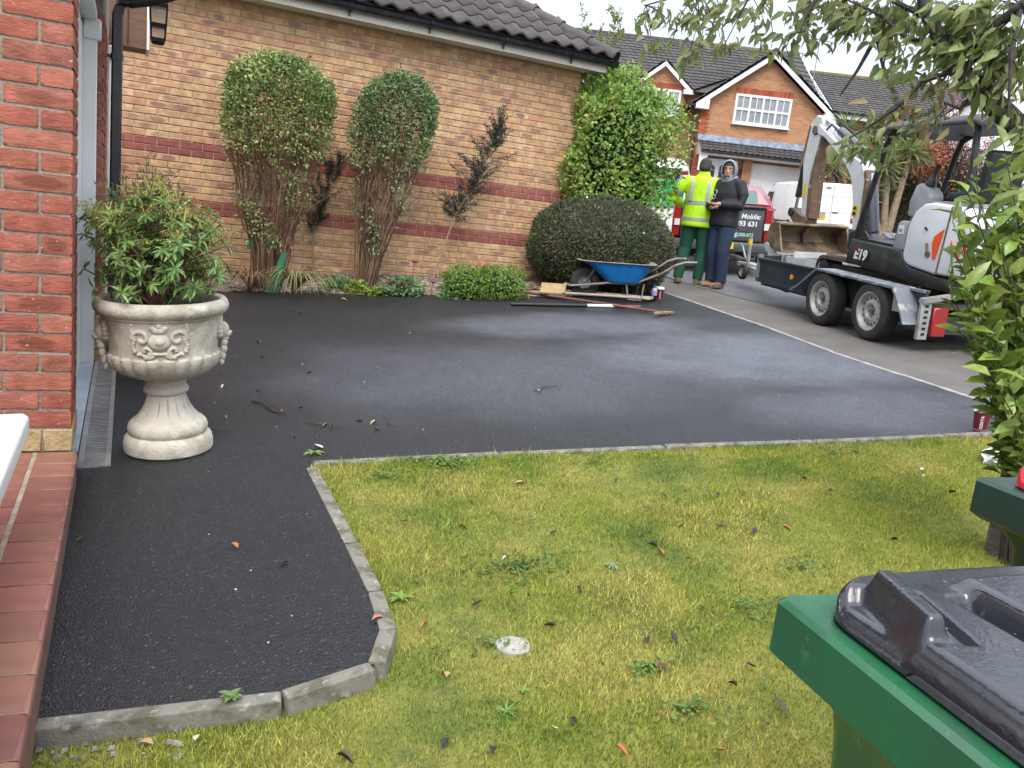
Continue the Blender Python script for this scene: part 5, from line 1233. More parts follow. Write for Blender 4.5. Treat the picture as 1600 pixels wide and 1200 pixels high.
# ================================================================== PLANTS
def leaf_mat(name, base, c2=None, rnd=(.6, 1.3, .015), rough=.45, trans=.3, scale=4, spec=.4, lo=.42, hi=.6, island=True):
    m = pm(name, base, rough, spec=spec, c2=c2, scale=scale, lo=lo, hi=hi, rnd=rnd, island=island)
    t = m.node_tree; b = t.nodes['Principled BSDF']; out = t.nodes['Material Output']
    tr_ = t.nodes.new('ShaderNodeBsdfTranslucent'); mix = t.nodes.new('ShaderNodeMixShader'); mix.inputs[0].default_value = trans
    src = b.inputs['Base Color'].links
    if src: t.links.new(src[0].from_socket, tr_.inputs['Color'])
    else: tr_.inputs['Color'].default_value = (*base, 1)
    t.links.new(b.outputs[0], mix.inputs[1]); t.links.new(tr_.outputs[0], mix.inputs[2]); t.links.new(mix.outputs[0], out.inputs['Surface'])
    return m
def unit(v): return v/np.maximum(1e-9, np.linalg.norm(v, axis=-1, keepdims=True))
def rand_dirs(n):
    v = rng.normal(size=(n, 3)); return unit(v)
def leaves_geo(P, D, Nn, L, W, bend=.25, fold=.18):
    """many leaves at once: base P, direction D, face normal Nn"""
    n = len(P); D = unit(D); S = unit(np.cross(D, Nn)); Nn = np.cross(S, D); L = np.broadcast_to(L, (n,))[:, None]; W = np.broadcast_to(W, (n,))[:, None]/2
    def pt(t, s, up): return P+D*L*t+S*W*s+Nn*L*up
    V = np.stack([pt(0, 0, 0), pt(.32, -1, fold*.45-bend*.1), pt(.32, 0, -bend*.1), pt(.32, 1, fold*.45-bend*.1), pt(.68, -.8, fold*.36-bend*.45), pt(.68, 0, -bend*.45), pt(.68, .8, fold*.36-bend*.45), pt(1, 0, -bend)], 1)
    T = np.array([(0, 2, 1), (0, 3, 2), (1, 2, 5), (1, 5, 4), (2, 3, 6), (2, 6, 5), (4, 5, 7), (5, 6, 7)])
    F = (np.arange(n)[:, None, None]*8+T[None]).reshape(-1, 3)
    return V.reshape(-1, 3), F
def small_leaves_geo(P, D, Nn, L, W):
    n = len(P); D = unit(D); S = unit(np.cross(D, Nn)); L = np.broadcast_to(L, (n,))[:, None]; W = np.broadcast_to(W, (n,))[:, None]/2
    V = np.stack([P, P+D*L*.5-S*W, P+D*L, P+D*L*.5+S*W], 1)
    T = np.array([(0, 3, 2), (0, 2, 1)]); F = (np.arange(n)[:, None, None]*4+T[None]).reshape(-1, 3)
    return V.reshape(-1, 3), F
def tubes_geo(paths, radii, n=5):
    """many tapered tubes in one mesh; paths list of (k,3)"""
    V = []; F = []; b = 0
    th = np.linspace(0, 2*np.pi, n, endpoint=False)
    for p, r in zip(paths, radii):
        p = np.asarray(p, float); k = len(p); r = np.broadcast_to(np.asarray(r, float), (k,))
        t = unit(np.gradient(p, axis=0)); ref = np.array([.31, .2, .93]) if abs(t[0, 2]) < .9 else np.array([1., .1, 0]); a = unit(np.cross(t, ref)); c = np.cross(t, a)
        V.append((p[:, None]+(a[:, None]*np.cos(th)[None, :, None]+c[:, None]*np.sin(th)[None, :, None])*r[:, None, None]).reshape(-1, 3))
        i = np.arange(k-1)[:, None]*n; j = np.arange(n)[None]; q = np.stack([i+j, i+(j+1) % n, i+n+(j+1) % n, i+n+j], -1).reshape(-1, 4)+b
        F.append(q); b += k*n
    return np.concatenate(V), np.concatenate(F)
def part(name, geo, mat, parent, kind='stuff', smooth=False):
    o = link(name, np_mesh(name, geo[0], geo[1], mat, smooth), parent)
    o.matrix_parent_inverse = parent.matrix_world.inverted()
    if kind: o['kind'] = kind
    return o
def plant(name, loc, label, cat, group=None):
    o = empty(name, loc, label, cat, group); bpy.context.view_layer.update(); return o
def curve_pts(a, b, sag=0, k=6, jitter=0, rr=None):
    a, b = np.array(a, float), np.array(b, float); t = np.linspace(0, 1, k)[:, None]
    p = a*(1-t)+b*t; p[:, 2] += (sag*np.sin(np.pi*t))[:, 0]
    if jitter: p[1:-1] += rng.normal(size=(k-2, 3))*jitter
    return p

BARK = pm('brown_bark', (.10, .062, .045), .9, c2=(.06, .04, .03), scale=20, bump=.8, bscale=60)
TWIG = pm('reddish_twig', (.17, .085, .055), .85, c2=(.25, .16, .09), scale=4, rnd=(.6, 1.3), island=True)
TWIG2 = pm('pale_twig', (.30, .22, .13), .85, rnd=(.6, 1.3), island=True)

# ---- the two clipped multi-stem shrubs
PRIV = leaf_mat('privet_leaf', (.21, .29, .095), (.38, .45, .17), rnd=(.45, 1.5, .02), scale=5)
PRIVD = leaf_mat('privet_leaf_dark', (.17, .255, .105), (.28, .37, .16), rnd=(.45, 1.5, .02), scale=5)
def clipped_shrub(cx, cy, lean, H, prof, nleaf, mat, label, seed):
    r0 = np.random.default_rng(seed); zb = bed_z(cx, cy)
    o = plant('shrub', (cx, cy, zb), label, 'shrub', 'clipped mushroom shaped shrubs')
    zs, rs = zip(*prof)
    def rad(z): return np.interp(z, zs, rs)
    def axis(z): return np.stack([cx+lean*(z/H)**1.2, np.full_like(z, cy), zb+z], -1)
    paths = []; radii = []
    for i in range(50):
        th = r0.uniform(0, 6.28); f = math.sqrt(r0.uniform(.05, 1)); zt = r0.uniform(.62, .95)*H
        k = 8; zz = np.linspace(0, zt, k); p = axis(zz); rr = rad(zz)*f*np.linspace(.9, .92, k)
        sp = .62*np.clip(rr, 0, 9); p[:, 0] += np.cos(th)*rr; p[:, 1] += np.sin(th)*rr*.72; p[1:] += r0.normal(size=(k-1, 3))*.022
        paths.append(p); radii.append(np.linspace(.014 if i < 12 else .008, .0025, k))
        for q in range(3):
            j = r0.integers(2, k-1); e = p[j]+np.array([r0.normal()*.14, r0.normal()*.10, r0.uniform(.15, .38)]); paths.append(np.array([p[j], (p[j]+e)/2+r0.normal(size=3)*.015, e])); radii.append(np.array([.005, .0035, .002]))
    part('stems', tubes_geo(paths, radii, 4), TWIG, o)
    # leaves: dense shell over the crown, thinning out downwards
    z = []; 
    n = nleaf; t = r0.random(n)
    zc = H*(.56+.44*np.sqrt(t)); low = r0.random(n) < .17; zc[low] = H*r0.uniform(.18, .62, low.sum())
    th = r0.uniform(0, 2*np.pi, n); f = 1-.30*r0.random(n)**1.7; f[low] = np.sqrt(r0.uniform(.2, 1.0, low.sum()))
    lump = 1+.05*np.sin(3*th+seed)+.04*np.sin(5*th+zc*7)
    top = zc > H*.93; f[top] *= np.sqrt(r0.random(top.sum()))
    R_ = rad(zc)*f*lump; P = axis(zc); P[:, 0] += np.cos(th)*R_; P[:, 1] += np.sin(th)*R_*.74; P += r0.normal(size=(n, 3))*.018
    gap = np.sin(th*4+zc*5)+np.sin(zc*9+th*2)  # bare patches low down
    keep = (zc > H*.58) | (gap > .25); P, th, zc = P[keep], th[keep], zc[keep]; n = len(P)
    outw = np.stack([np.cos(th), np.sin(th), .5+2.0*(zc/H-.75)], -1)
    D = unit(outw+r0.normal(size=(n, 3))*.8); Nn = unit(outw*.6+np.array([0, 0, .8])+r0.normal(size=(n, 3))*.5)
    sh_ = []; sr = []; SP = []; SD = []
    for i in range(46):
        zt = H*r0.uniform(.55, .99); a = r0.uniform(0, 6.28); q = axis(np.array([zt]))[0]; rr = rad(zt)*.93; q = q+np.array([math.cos(a)*rr, math.sin(a)*rr*.74, 0]); e = q+np.array([math.cos(a)*.05, math.sin(a)*.04, .0])+r0.normal(size=3)*.03+np.array([0, 0, .10*max(0, zt/H-.7)*3]); sh_.append(np.array([q, e])); sr.append(np.array([.003, .0015]))
        for k in range(9): SP.append(q+(e-q)*r0.uniform(.2, 1.1)); SD.append(r0.normal(size=3)+np.array([0, 0, .4]))
    part('stray_shoots', tubes_geo(sh_, sr, 3), TWIG, o)
    SP, SD = np.array(SP), np.array(SD); P = np.concatenate([P, SP]); D = np.concatenate([D, unit(SD)]); Nn = np.concatenate([Nn, unit(r0.normal(size=SD.shape)+np.array([0, -.4, .8]))]); n = len(P)
    part('foliage', leaves_geo(P, D, Nn, r0.uniform(.022, .050, n), r0.uniform(.014, .028, n)), mat, o)
    return o
clipped_shrub(1.36, 9.02, .04, 2.36, [(0, .15), (.5, .26), (.9, .40), (1.35, .50), (1.7, .545), (2.05, .535), (2.24, .45), (2.33, .28), (2.38, .1)], 17000, PRIV, 'taller wider clipped shrub with bare brown stems, nearest the urn', 3)
clipped_shrub(2.46, 9.08, .27, 2.33, [(0, .13), (.5, .22), (1.0, .36), (1.45, .43), (1.8, .455), (2.02, .44), (2.2, .36), (2.30, .22), (2.34, .1)], 12500, PRIVD, 'narrower clipped shrub with bare brown stems, between the taller one and the spindly shrub', 5)

# green plastic strips stuck among the stems
M['greenpl'] = pm('green_plastic', (.015, .16, .07), .4)
gs = plant('garden_stake', (1.40, 8.86, bed_z(1.40, 8.86)), 'green plastic strip stuck in the bed below the clipped shrub', 'stake')
m = MB(); m.add([(-.07, 0, -.02), (.06, .01, -.02), (.10, .03, .22), (.13, .05, .42), (.08, .05, .42), (.0, .02, .18)], [(0, 1, 2, 5), (5, 2, 3, 4)]); o = m.build('blade', M['greenpl'], gs)
m = MB(); m.add([(-.26, .16, .42), (-.19, .16, .40), (-.17, .17, .58), (-.21, .17, .60)], [(0, 1, 2, 3)]); o = m.build('blade', M['greenpl'], gs)
m = MB(); m.add([(-.02, .16, .46), (.05, .16, .48), (.04, .17, .66), (-.03, .17, .62)], [(0, 1, 2, 3)]); o = m.build('blade', M['greenpl'], gs)

# ---- spindly dark shrubs
DARK = leaf_mat('grey_green_needle', (.045, .062, .055), (.075, .095, .075), rnd=(.5, 1.5, .02))
def spindly(base, pts, nb, label, seed, spread, leafn):
    r0 = np.random.default_rng(seed); o = plant('shrub', base, label, 'shrub')
    p = np.array(pts, float); paths = [p]; radii = [np.linspace(.014, .005, len(p))]; tips = []
    for i in range(nb):
        t = r0.uniform(.34, 1.0)*(len(p)-1); j = int(min(t, len(p)-2)); s = p[j]+(p[j+1]-p[j])*(t-j)
        w = spread*math.sin(math.pi*min(1, max(.08, (t/(len(p)-1)-.25)/.8)))
        d = np.array([r0.normal()*w, r0.normal()*w*.6, r0.uniform(.05, .28)]); e = s+d; mid = (s+e)/2+r0.normal(size=3)*.02
        paths.append(np.array([s, mid, e])); radii.append(np.array([.005, .004, .002])); tips.append((s, mid, e))
    part('stems', tubes_geo(paths, radii, 4), TWIG2, o)
    P = []; D = []
    for (s, mid, e) in tips:
        k = leafn; u = r0.uniform(.25, 1.05, k)[:, None]; q = s*(1-u)+e*u; P.append(q+r0.normal(size=(k, 3))*.012); D.append(unit((e-s)[None])+r0.normal(size=(k, 3))*.9)
    P = np.concatenate(P); D = np.concatenate(D)
    part('foliage', small_leaves_geo(P, D, rand_dirs(len(P)), .032, .010), DARK, o)
def bpt(x, y, d): return tuple(at_px(x, y, d))
spindly(bpt(490, 428, 9.35), [bpt(490, 428, 9.35), bpt(489, 385, 9.35), bpt(497, 330, 9.4), bpt(513, 290, 9.4), bpt(535, 250, 9.4)], 46, 'small dark needle leaved shrub between the two clipped shrubs', 11, .11, 70)
spindly(bpt(678, 432, 9.75), [bpt(678, 432, 9.75), bpt(694, 385, 9.75), bpt(712, 335, 9.75), bpt(740, 290, 9.75), bpt(765, 240, 9.75), bpt(783, 200, 9.75)], 105, 'spindly leaning dark shrub with a bare pale stem against the brick wall', 12, .19, 75)

# ---- tall laurel hedge at the garage corner
LAU = leaf_mat('hedge_leaf', (.19, .32, .05), (.30, .43, .085), rnd=(.5, 1.45, .02), rough=.35, spec=.5, scale=2.2)
def blob_leaves(c, r, n, L, W, mat, o, seed, power=2.6, depth=.25, up=.5, big=True, zmin=None, lump=.07, name='foliage', cut=None):
    r0 = np.random.default_rng(seed); v = unit(r0.normal(size=(n, 3)))
    s = (np.abs(v)**power).sum(1)**(-1/power); v = v*s[:, None]
    lp = 1+lump*(np.sin(v[:, 0]*5+seed)+np.sin(v[:, 2]*6+v[:, 1]*4+1.3*seed)+.8*np.sin(v[:, 0]*11+v[:, 2]*9))
    f = (1-depth*r0.random(n)**1.5)*lp; P = np.array(c)+v*np.array(r)*f[:, None]
    out = unit(v/np.array(r)); D = unit(out*.7+r0.normal(size=(n, 3))*.75+np.array([0, 0, up*.5])); Nn = unit(out+np.array([0, 0, up])+r0.normal(size=(n, 3))*.45)
    if zmin is not None: k = P[:, 2] > zmin; P, D, Nn = P[k], D[k], Nn[k]
    if cut is not None: k = cut(P); P, D, Nn = P[k], D[k], Nn[k]
    n = len(P); L = r0.uniform(L[0], L[1], n); W = L*W
    return part(name, leaves_geo(P, D, Nn, L, W) if big else small_leaves_geo(P, D, Nn, L, W), mat, o)
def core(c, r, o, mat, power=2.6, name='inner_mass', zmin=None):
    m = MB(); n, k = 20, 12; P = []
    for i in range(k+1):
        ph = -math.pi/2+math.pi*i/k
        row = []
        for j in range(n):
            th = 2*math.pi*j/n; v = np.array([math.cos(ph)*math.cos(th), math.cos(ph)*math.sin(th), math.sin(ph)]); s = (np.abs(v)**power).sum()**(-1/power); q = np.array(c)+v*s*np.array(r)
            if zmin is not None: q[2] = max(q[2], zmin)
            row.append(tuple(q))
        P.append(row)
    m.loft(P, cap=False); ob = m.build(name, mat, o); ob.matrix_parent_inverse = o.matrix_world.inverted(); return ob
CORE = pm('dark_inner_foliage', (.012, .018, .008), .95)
hc = at_px(968, 232, 10.9)
lh = plant('hedge', (hc.x, hc.y, G(hc.x, hc.y)), 'tall light green leafy hedge at the corner of the garage', 'hedge')
gzv = G(hc.x, hc.y)
top = at_px(985, 128, 10.9).z
rz_ = (top-gzv)/2
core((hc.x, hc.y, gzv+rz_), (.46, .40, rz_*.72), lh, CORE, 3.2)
blob_leaves((hc.x, hc.y, gzv+rz_*1.02), (.84, .62, rz_*.97), 21000, (.042, .074), .55, LAU, lh, 21, power=7, depth=.30, up=.6, zmin=gzv, cut=lambda P: (P[:, 2] < top+.10-.62*np.maximum(0, P[:, 0]-hc.x+.05)+.06*np.sin(P[:, 0]*9)) & ((P[:, 0]-hc.x)/.84 < .50+.62*(P[:, 2]-gzv)/(2*rz_)))
m_ = []
for i in range(26):
    dx_ = rng.uniform(-.75, .7); a = np.array([hc.x+dx_, hc.y+rng.uniform(-.4, .4), top-.12-.62*max(0, dx_+.05)]); m_.append(np.array([a, a+np.array([rng.normal()*.06, rng.normal()*.06, rng.uniform(.12, .28)])]))
part('shoots', tubes_geo(m_, [np.array([.006, .003])]*len(m_), 4), TWIG2, lh)
P = np.concatenate([q[0]+(q[1]-q[0])*rng.uniform(.3, 1.05, 12)[:, None] for q in m_]); part('shoot_leaves', leaves_geo(P, rand_dirs(len(P))+np.array([0, 0, .6]), rand_dirs(len(P))+np.array([0, 0, .8]), rng.uniform(.06, .09, len(P)), .04), LAU, lh)
# pale shoots rising behind the garage corner
PALE = leaf_mat('pale_shoot_leaf', (.26, .30, .09), (.34, .36, .13), rnd=(.6, 1.3, .02))
for (x0, y0, x1, y1, lb) in ((962, 120, 960, 12, 'tall slender pale shoot rising above the gutter end'), (915, 110, 908, 28, 'bushy pale shoot behind the garage roof edge'), (936, 112, 934, 52, 'short pale shoot between the other two behind the gutter')):
    a, b = np.array(at_px(x0, y0+60, 12.2)), np.array(at_px(x1, y1, 12.2)); o = plant('shrub_shoot', (a[0], a[1], G(a[0], a[1])), lb, 'shrub')
    st_ = [np.array([[a[0], a[1], G(a[0], a[1])], a, (a+b)/2, b])]; rd = [np.array([.02, .012, .008, .003])]
    for i in range(22):
        t = rng.uniform(.0, 1); s = a+(b-a)*t; e = s+np.array([rng.normal()*.10, rng.normal()*.10, rng.uniform(.08, .25)]); st_.append(np.array([s, e])); rd.append(np.array([.004, .002]))
    part('stems', tubes_geo(st_, rd, 4), TWIG2, o)
    P = np.concatenate([s[0]+(s[-1]-s[0])*rng.uniform(.2, 1.05, 16)[:, None] for s in st_[1:]]); part('foliage', leaves_geo(P, rand_dirs(len(P))+np.array([0, 0, .7]), rand_dirs(len(P)), rng.uniform(.045, .075, len(P)), .022), PALE, o)

# ---- clipped yew dome
YEW = leaf_mat('yew_needle', (.075, .098, .042), (.125, .115, .065), rnd=(.45, 1.6, .025), scale=3.0, trans=.15)
yc = at_px(938, 400, 10.35)
yd = plant('topiary_dome', (yc.x, yc.y, G(yc.x, yc.y)), 'large clipped dark green dome shaped bush behind the wheelbarrow', 'bush')
yz = G(yc.x, yc.y); yt = at_px(935, 304, 10.1).z
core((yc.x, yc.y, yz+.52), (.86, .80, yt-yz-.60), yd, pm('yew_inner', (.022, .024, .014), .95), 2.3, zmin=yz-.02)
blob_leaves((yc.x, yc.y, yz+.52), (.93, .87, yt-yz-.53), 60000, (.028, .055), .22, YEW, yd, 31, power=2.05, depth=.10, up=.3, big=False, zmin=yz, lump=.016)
fl = rng.random(40)
P = []
for i in range(7):
    a, b = rng.uniform(2.6, 5.2), rng.uniform(.25, 1.0); v = np.array([math.cos(a)*math.cos(b), math.sin(a)*math.cos(b), math.sin(b)]); s = (np.abs(v)**2.35).sum()**(-1/2.35); P.append(np.array((yc.x, yc.y, yz+.52))+v*s*np.array((.94, .88, yt-yz-.52)))
P = np.array(P); part('fallen_petals', leaves_geo(P, rand_dirs(7), rand_dirs(7)+np.array([0, -1, 1]), .03, .022), pm('pale_petal', (.75, .72, .62), .7), yd)

# ---- low plants in the bed
HEBE = leaf_mat('hebe_leaf', (.15, .27, .04), (.23, .35, .07), rnd=(.5, 1.45, .015), scale=6)
for (x, y, d, r, lb, sd) in ((728, 445, 9.05, (.23, .22, .21), 'low bright green mound shrub, left one of the touching pair by the bed edge', 41), (780, 442, 9.15, (.25, .24, .22), 'low bright green mound shrub, right one of the touching pair beside the dome bush', 42)):
    c = at_px(x, y, d); zb = bed_z(c.x, c.y); o = plant('mound_shrub', (c.x, c.y, zb), lb, 'shrub', 'low mound shrubs')
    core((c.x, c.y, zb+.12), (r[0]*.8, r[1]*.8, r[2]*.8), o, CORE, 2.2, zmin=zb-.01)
    blob_leaves((c.x, c.y, zb+.13), (r[0]*1.18, r[1]*1.15, r[2]*1.12), 4200, (.022, .04), .42, HEBE, o, sd, power=2.3, depth=.3, zmin=zb-.01, lump=.06)
def clump(x, y, d, n, r, h, L, W, mat, label, seed, cat='plant', name='leafy_plant'):
    c = at_px(x, y, d); zb = bed_z(c.x, c.y); r0 = np.random.default_rng(seed); o = plant(name, (c.x, c.y, zb), label, cat)
    v = unit(r0.normal(size=(n, 3))); v[:, 2] = np.abs(v[:, 2]); f = r0.random(n)**.5
    P = np.array((c.x, c.y, zb))+v*np.array((r, r*.7, h))*f[:, None]; D = unit(v+r0.normal(size=(n, 3))*.6); Nn = unit(np.array([0, -.3, 1])+r0.normal(size=(n, 3))*.4)
    part('foliage', leaves_geo(P, D, Nn, r0.uniform(L*.7, L*1.2, n), W), mat, o)
    st_ = [curve_pts((c.x+r0.normal()*.02, c.y+r0.normal()*.02, zb-.01), (c.x+r0.normal()*r*.5, c.y+r0.normal()*r*.35, zb+h*r0.uniform(.5, .95)), k=4) for _ in range(10)]
    part('stems', tubes_geo(st_, [np.array([.004, .0035, .003, .002])]*10, 4), HEBE, o)
    return o, c, zb
SEDUM = leaf_mat('sedum_leaf', (.13, .26, .10), (.18, .31, .13), rnd=(.6, 1.3, .01))
LIME = leaf_mat('lime_leaf', (.25, .33, .05), (.17, .26, .05), rnd=(.6, 1.3, .015))
clump(528, 443, 9.0, 260, .20, .15, .05, .028, SEDUM, 'low green ground cover plant left of the second shrub foot', 51)
clump(560, 446, 8.95, 260, .16, .12, .045, .03, LIME, 'low lime green leafy plant at the foot of the second shrub', 52)
clump(590, 452, 8.85, 200, .15, .09, .045, .028, LIME, 'flat yellow green plant at the bed edge left of the sedum', 53)
sd_, c, zb = clump(632, 445, 8.95, 420, .26, .22, .055, .034, SEDUM, 'blue green sedum plant with pink flower heads', 54)
PINK = pm('pink_sedum_flower', (.34, .06, .10), .8, c2=(.22, .04, .07), scale=40, bump=.6, bscale=120)
for (x, y, d, r) in ((648, 408, 9.0, .04), (622, 444, 8.85, .035), (632, 443, 8.85, .03), (608, 441, 8.85, .028), (600, 442, 8.86, .022), (677, 440, 8.95, .03)):
    p = at_px(x, y, d); m = MB(); m.ball(tuple(p), (r, r, r*.55), 10, 6); m.tube([(p.x, p.y, p.z), (p.x-.02, p.y+.02, bed_z(p.x, p.y))], .004, 5); o = m.build('flower_head', PINK, sd_); o.matrix_parent_inverse = sd_.matrix_world.inverted()
clump(700, 450, 8.9, 120, .14, .08, .04, .022, SEDUM, 'small straggly plant left of the bright mound shrubs', 55)
# strappy leaves
STRAP = leaf_mat('strap_leaf', (.26, .27, .085), (.36, .30, .15), rnd=(.5, 1.3, .02), trans=.2)
STRAPB = leaf_mat('withered_strap_leaf', (.30, .18, .08), (.36, .26, .15), rnd=(.5, 1.3, .02), trans=.2)
def strappy(x, y, d, n, L, mat, label, seed, lean=(0, 0)):
    c = at_px(x, y, d); zb = bed_z(c.x, c.y); r0 = np.random.default_rng(seed); o = plant('strap_leaf_plant', (c.x, c.y, zb), label, 'plant')
    for i in range(n):
        a = r0.uniform(0, 6.28); l = L*r0.uniform(.7, 1.25); w = r0.uniform(.016, .030); dx, dy = math.cos(a)*.9+lean[0], math.sin(a)*.5+lean[1]; m = MB(); rows = []
        for k in range(7):
            t = k/6; px_, py_ = c.x+r0.normal()*.004+dx*l*t*.75, c.y+dy*l*t*.75-.02; pz = zb+l*(1.5*t-1.45*t*t)*.95
            pz = max(pz, G(px_, py_)+.012); s_ = w*(1-t**2.2)*.5+.001; rows.append([(px_-dy*s_, py_+dx*s_, pz), (px_, py_, pz-.003), (px_+dy*s_, py_-dx*s_, pz)])
        m.loft(rows, cap=False, closed=False); ob = m.build('leaf', mat, o); ob.matrix_parent_inverse = o.matrix_world.inverted()
strappy(390, 449, 8.52, 54, .58, STRAPB, 'withered brown strap leaved clump at the foot of the first shrub', 61)
strappy(458, 450, 8.55, 60, .66, STRAP, 'yellow green strap leaved clump drooping over the drive edge', 62, (.25, -.2))
# ================================================================== URN AND ITS SHRUB
M['stone'] = pm('cast_stone', (.56, .51, .42), .9, c2=(.33, .295, .205), scale=5, lo=.46, hi=.70, bump=.5, bscale=90, c3=(.66, .62, .53), scale3=14, lo3=.5, hi3=.7)
UM = frame(.19, 3.85, 0)
ur = empty('stone_urn', mat4=UM, label='pale carved stone urn planter standing on the black drive', cat='urn')
def urn_part(name, prof, fn=None, n=96, parent=None, caps=False):
    m = MB(); m.lathe(prof, n, caps=caps, fn=fn); return m.build(name, M['stone'], parent or ur, smooth=True, angle=35)
urn_part('base', [(.001, 0), (.178, 0), (.187, .008), (.189, .04), (.183, .066), (.170, .078), (.160, .084), (.166, .092), (.169, .108), (.163, .128), (.150, .142), (.135, .148)])
urn_part('pedestal', [(.140, .145), (.128, .16), (.112, .18), (.098, .205), (.088, .23), (.081, .25), (.079, .262), (.092, .270), (.095, .28), (.090, .292), (.082, .298), (.084, .32), (.092, .338)],
         fn=lambda th, h: 1-.09*max(0, math.sin(math.pi*min(1, max(0, (h-.15)/.115))))*(abs(math.sin(8*th))**.5 < .45) + (.022*math.cos(24*th) if .30 < h < .335 else 0), n=160)
urn_part('gadroon_band', [(.090, .336), (.125, .342), (.165, .355), (.20, .378), (.222, .405), (.231, .432), (.231, .448), (.222, .458)],
         fn=lambda th, h: 1+.085*(abs(math.sin(11.5*th+.4))**.55-.75)*min(1, max(0, (h-.335)/.03))*min(1, max(.0, (.462-h)/.012)), n=276)
urn_part('bowl', [(.222, .455), (.2205, .470), (.224, .50), (.229, .55), (.236, .60), (.2395, .612), (.248, .617), (.250, .624), (.262, .632), (.272, .645), (.275, .660), (.271, .678), (.262, .689), (.246, .692), (.234, .686), (.226, .66), (.222, .60)])
M['compost'] = pm('dark_compost', (.018, .013, .010), .95, c2=(.04, .03, .022), scale=40, bump=1, bscale=60)
m = MB(); m.lathe([(.228, .640), (.15, .650), (.001, .655)], 24, caps=False); m.build('soil', M['compost'], ur, smooth=True)
# crest in relief at the front
def on_bowl(a, h, r=.226): return Vector((r*math.cos(a), r*math.sin(a), h))
cr = MB(); A0 = R(-96)
def blob(mm, da, h, s, r=.230):
    h = .535+(h-.535)*1.22; p = on_bowl(A0+da*1.5, h, r+.06*(h-.535)); s = tuple(1.35*q for q in s) if hasattr(s, '__len__') else s*1.4; mm.ball((p.x, p.y, p.z), s, 8, 6)
cr = MB(); cr.smooth = True
for da, h, s in ((0, .535, (.034, .012, .030)), (0, .535, (.018, .018, .016)), (0, .575, (.024, .012, .014)), (-.06, .582, (.012, .010, .010)), (.06, .582, (.012, .010, .010)), (0, .590, (.012, .012, .012))): blob(cr, da, h, s)
for sg in (-1, 1):
    for k in range(26):
        t = k/25; a = t*5.2; rad_ = .030*(1-t*.72); blob(cr, sg*(.205+rad_*math.cos(a)*3.6), .545+rad_*math.sin(a), .0075)
    for k in range(18):
        t = k/17; a = t*4.6; rad_ = .022*(1-t*.7); blob(cr, sg*(.16+rad_*math.cos(a+1.5)*3.6), .500-rad_*math.sin(a+1.5), .0065)
    for k in range(12): blob(cr, sg*(.08+.016*k), .484-.006*math.sin(k*.5), .006)
    for k in range(10): blob(cr, sg*(.30+.012*math.sin(k)), .50+.010*k, (.008, .006, .009))
for k in range(15): blob(cr, -.12+.017*k, .492, .006)
cr.build('crest_relief', M['stone'], ur, smooth=True, angle=80)
# lion masks on both sides
for a in (R(-6), R(186)):
    e = MB(); e.smooth = True; ca, sa = math.cos(a), math.sin(a)
    def L_(f, s, h): return (ca*(.228+f)-sa*s, sa*(.228+f)+ca*s, h)
    for f, s, h, r_ in ((.012, 0, .545, (.034, .034, .042)), (.035, 0, .528, (.020, .020, .016)), (.048, 0, .535, (.010, .010, .008)), (.028, 0, .558, (.012, .012, .02)), (.026, 0, .508, (.018, .016, .012)), (.028, .016, .552, (.008, .008, .007)), (.028, -.016, .552, (.008, .008, .007))): e.ball(L_(f, s, h), r_, 10, 7)
    for k in range(13):
        t = -.5+k*(math.pi+1.0)/12; e.ball(L_(.004, .044*math.cos(t), .553+.048*math.sin(t)), .0155, 8, 6)
    for f, s, h, r_ in ((.022, 0, .488, (.017, .020, .020)), (.020, 0, .460, (.015, .019, .026)), (.014, 0, .430, (.014, .016, .028)), (.008, 0, .400, (.012, .012, .02))): e.ball(L_(f, s, h), r_, 10, 7)
    e.build('lion_mask', M['stone'], ur, smooth=True, angle=80)

def leaf_mesh(name, mat, bend=.25, fold=.2, w=.4, wav=0):
    V, F = leaves_geo(np.zeros((1, 3)), np.array([[0, 1., 0]]), np.array([[0, 0, 1.]]), 1.0, w, bend, fold)
    me = np_mesh(name, V, F, mat, smooth=True); return me
def leaf_objects(o, P, D, Nn, L, meshes, limit=300, restmat=None, w=.4, bend=.25, fold=.2):
    """the leaves that show largest become parts of their own, the rest one joined part"""
    D = unit(D); S = unit(np.cross(D, Nn)); N2 = np.cross(S, D); inv = o.matrix_world.inverted()
    cp = np.array([0, 0, CAM_Z]); c = P-cp; dep = c@np.array(CF); px_ = 800+1270*(c@np.array(CR))/dep; py_ = 600-1270*(c@np.array(CU))/dep
    size = L/dep*np.where((px_ > -20) & (px_ < 1620) & (py_ > -20) & (py_ < 1220), 1, .1); order = np.argsort(-size)
    for i in order[:limit]:
        ob = link('leaf', meshes[i % len(meshes)], o); s_, d_, n_ = Vector(S[i]), Vector(D[i]), Vector(N2[i])
        ob.matrix_parent_inverse = inv; ob.matrix_basis = Matrix.Translation(Vector(P[i])) @ Matrix((s_, d_, n_)).transposed().to_4x4() @ Matrix.Scale(float(L[i]), 4)
    r_ = order[limit:]
    if len(r_): part('foliage', leaves_geo(P[r_], D[r_], Nn[r_], L[r_], L[r_]*w, bend, fold), restmat, o)

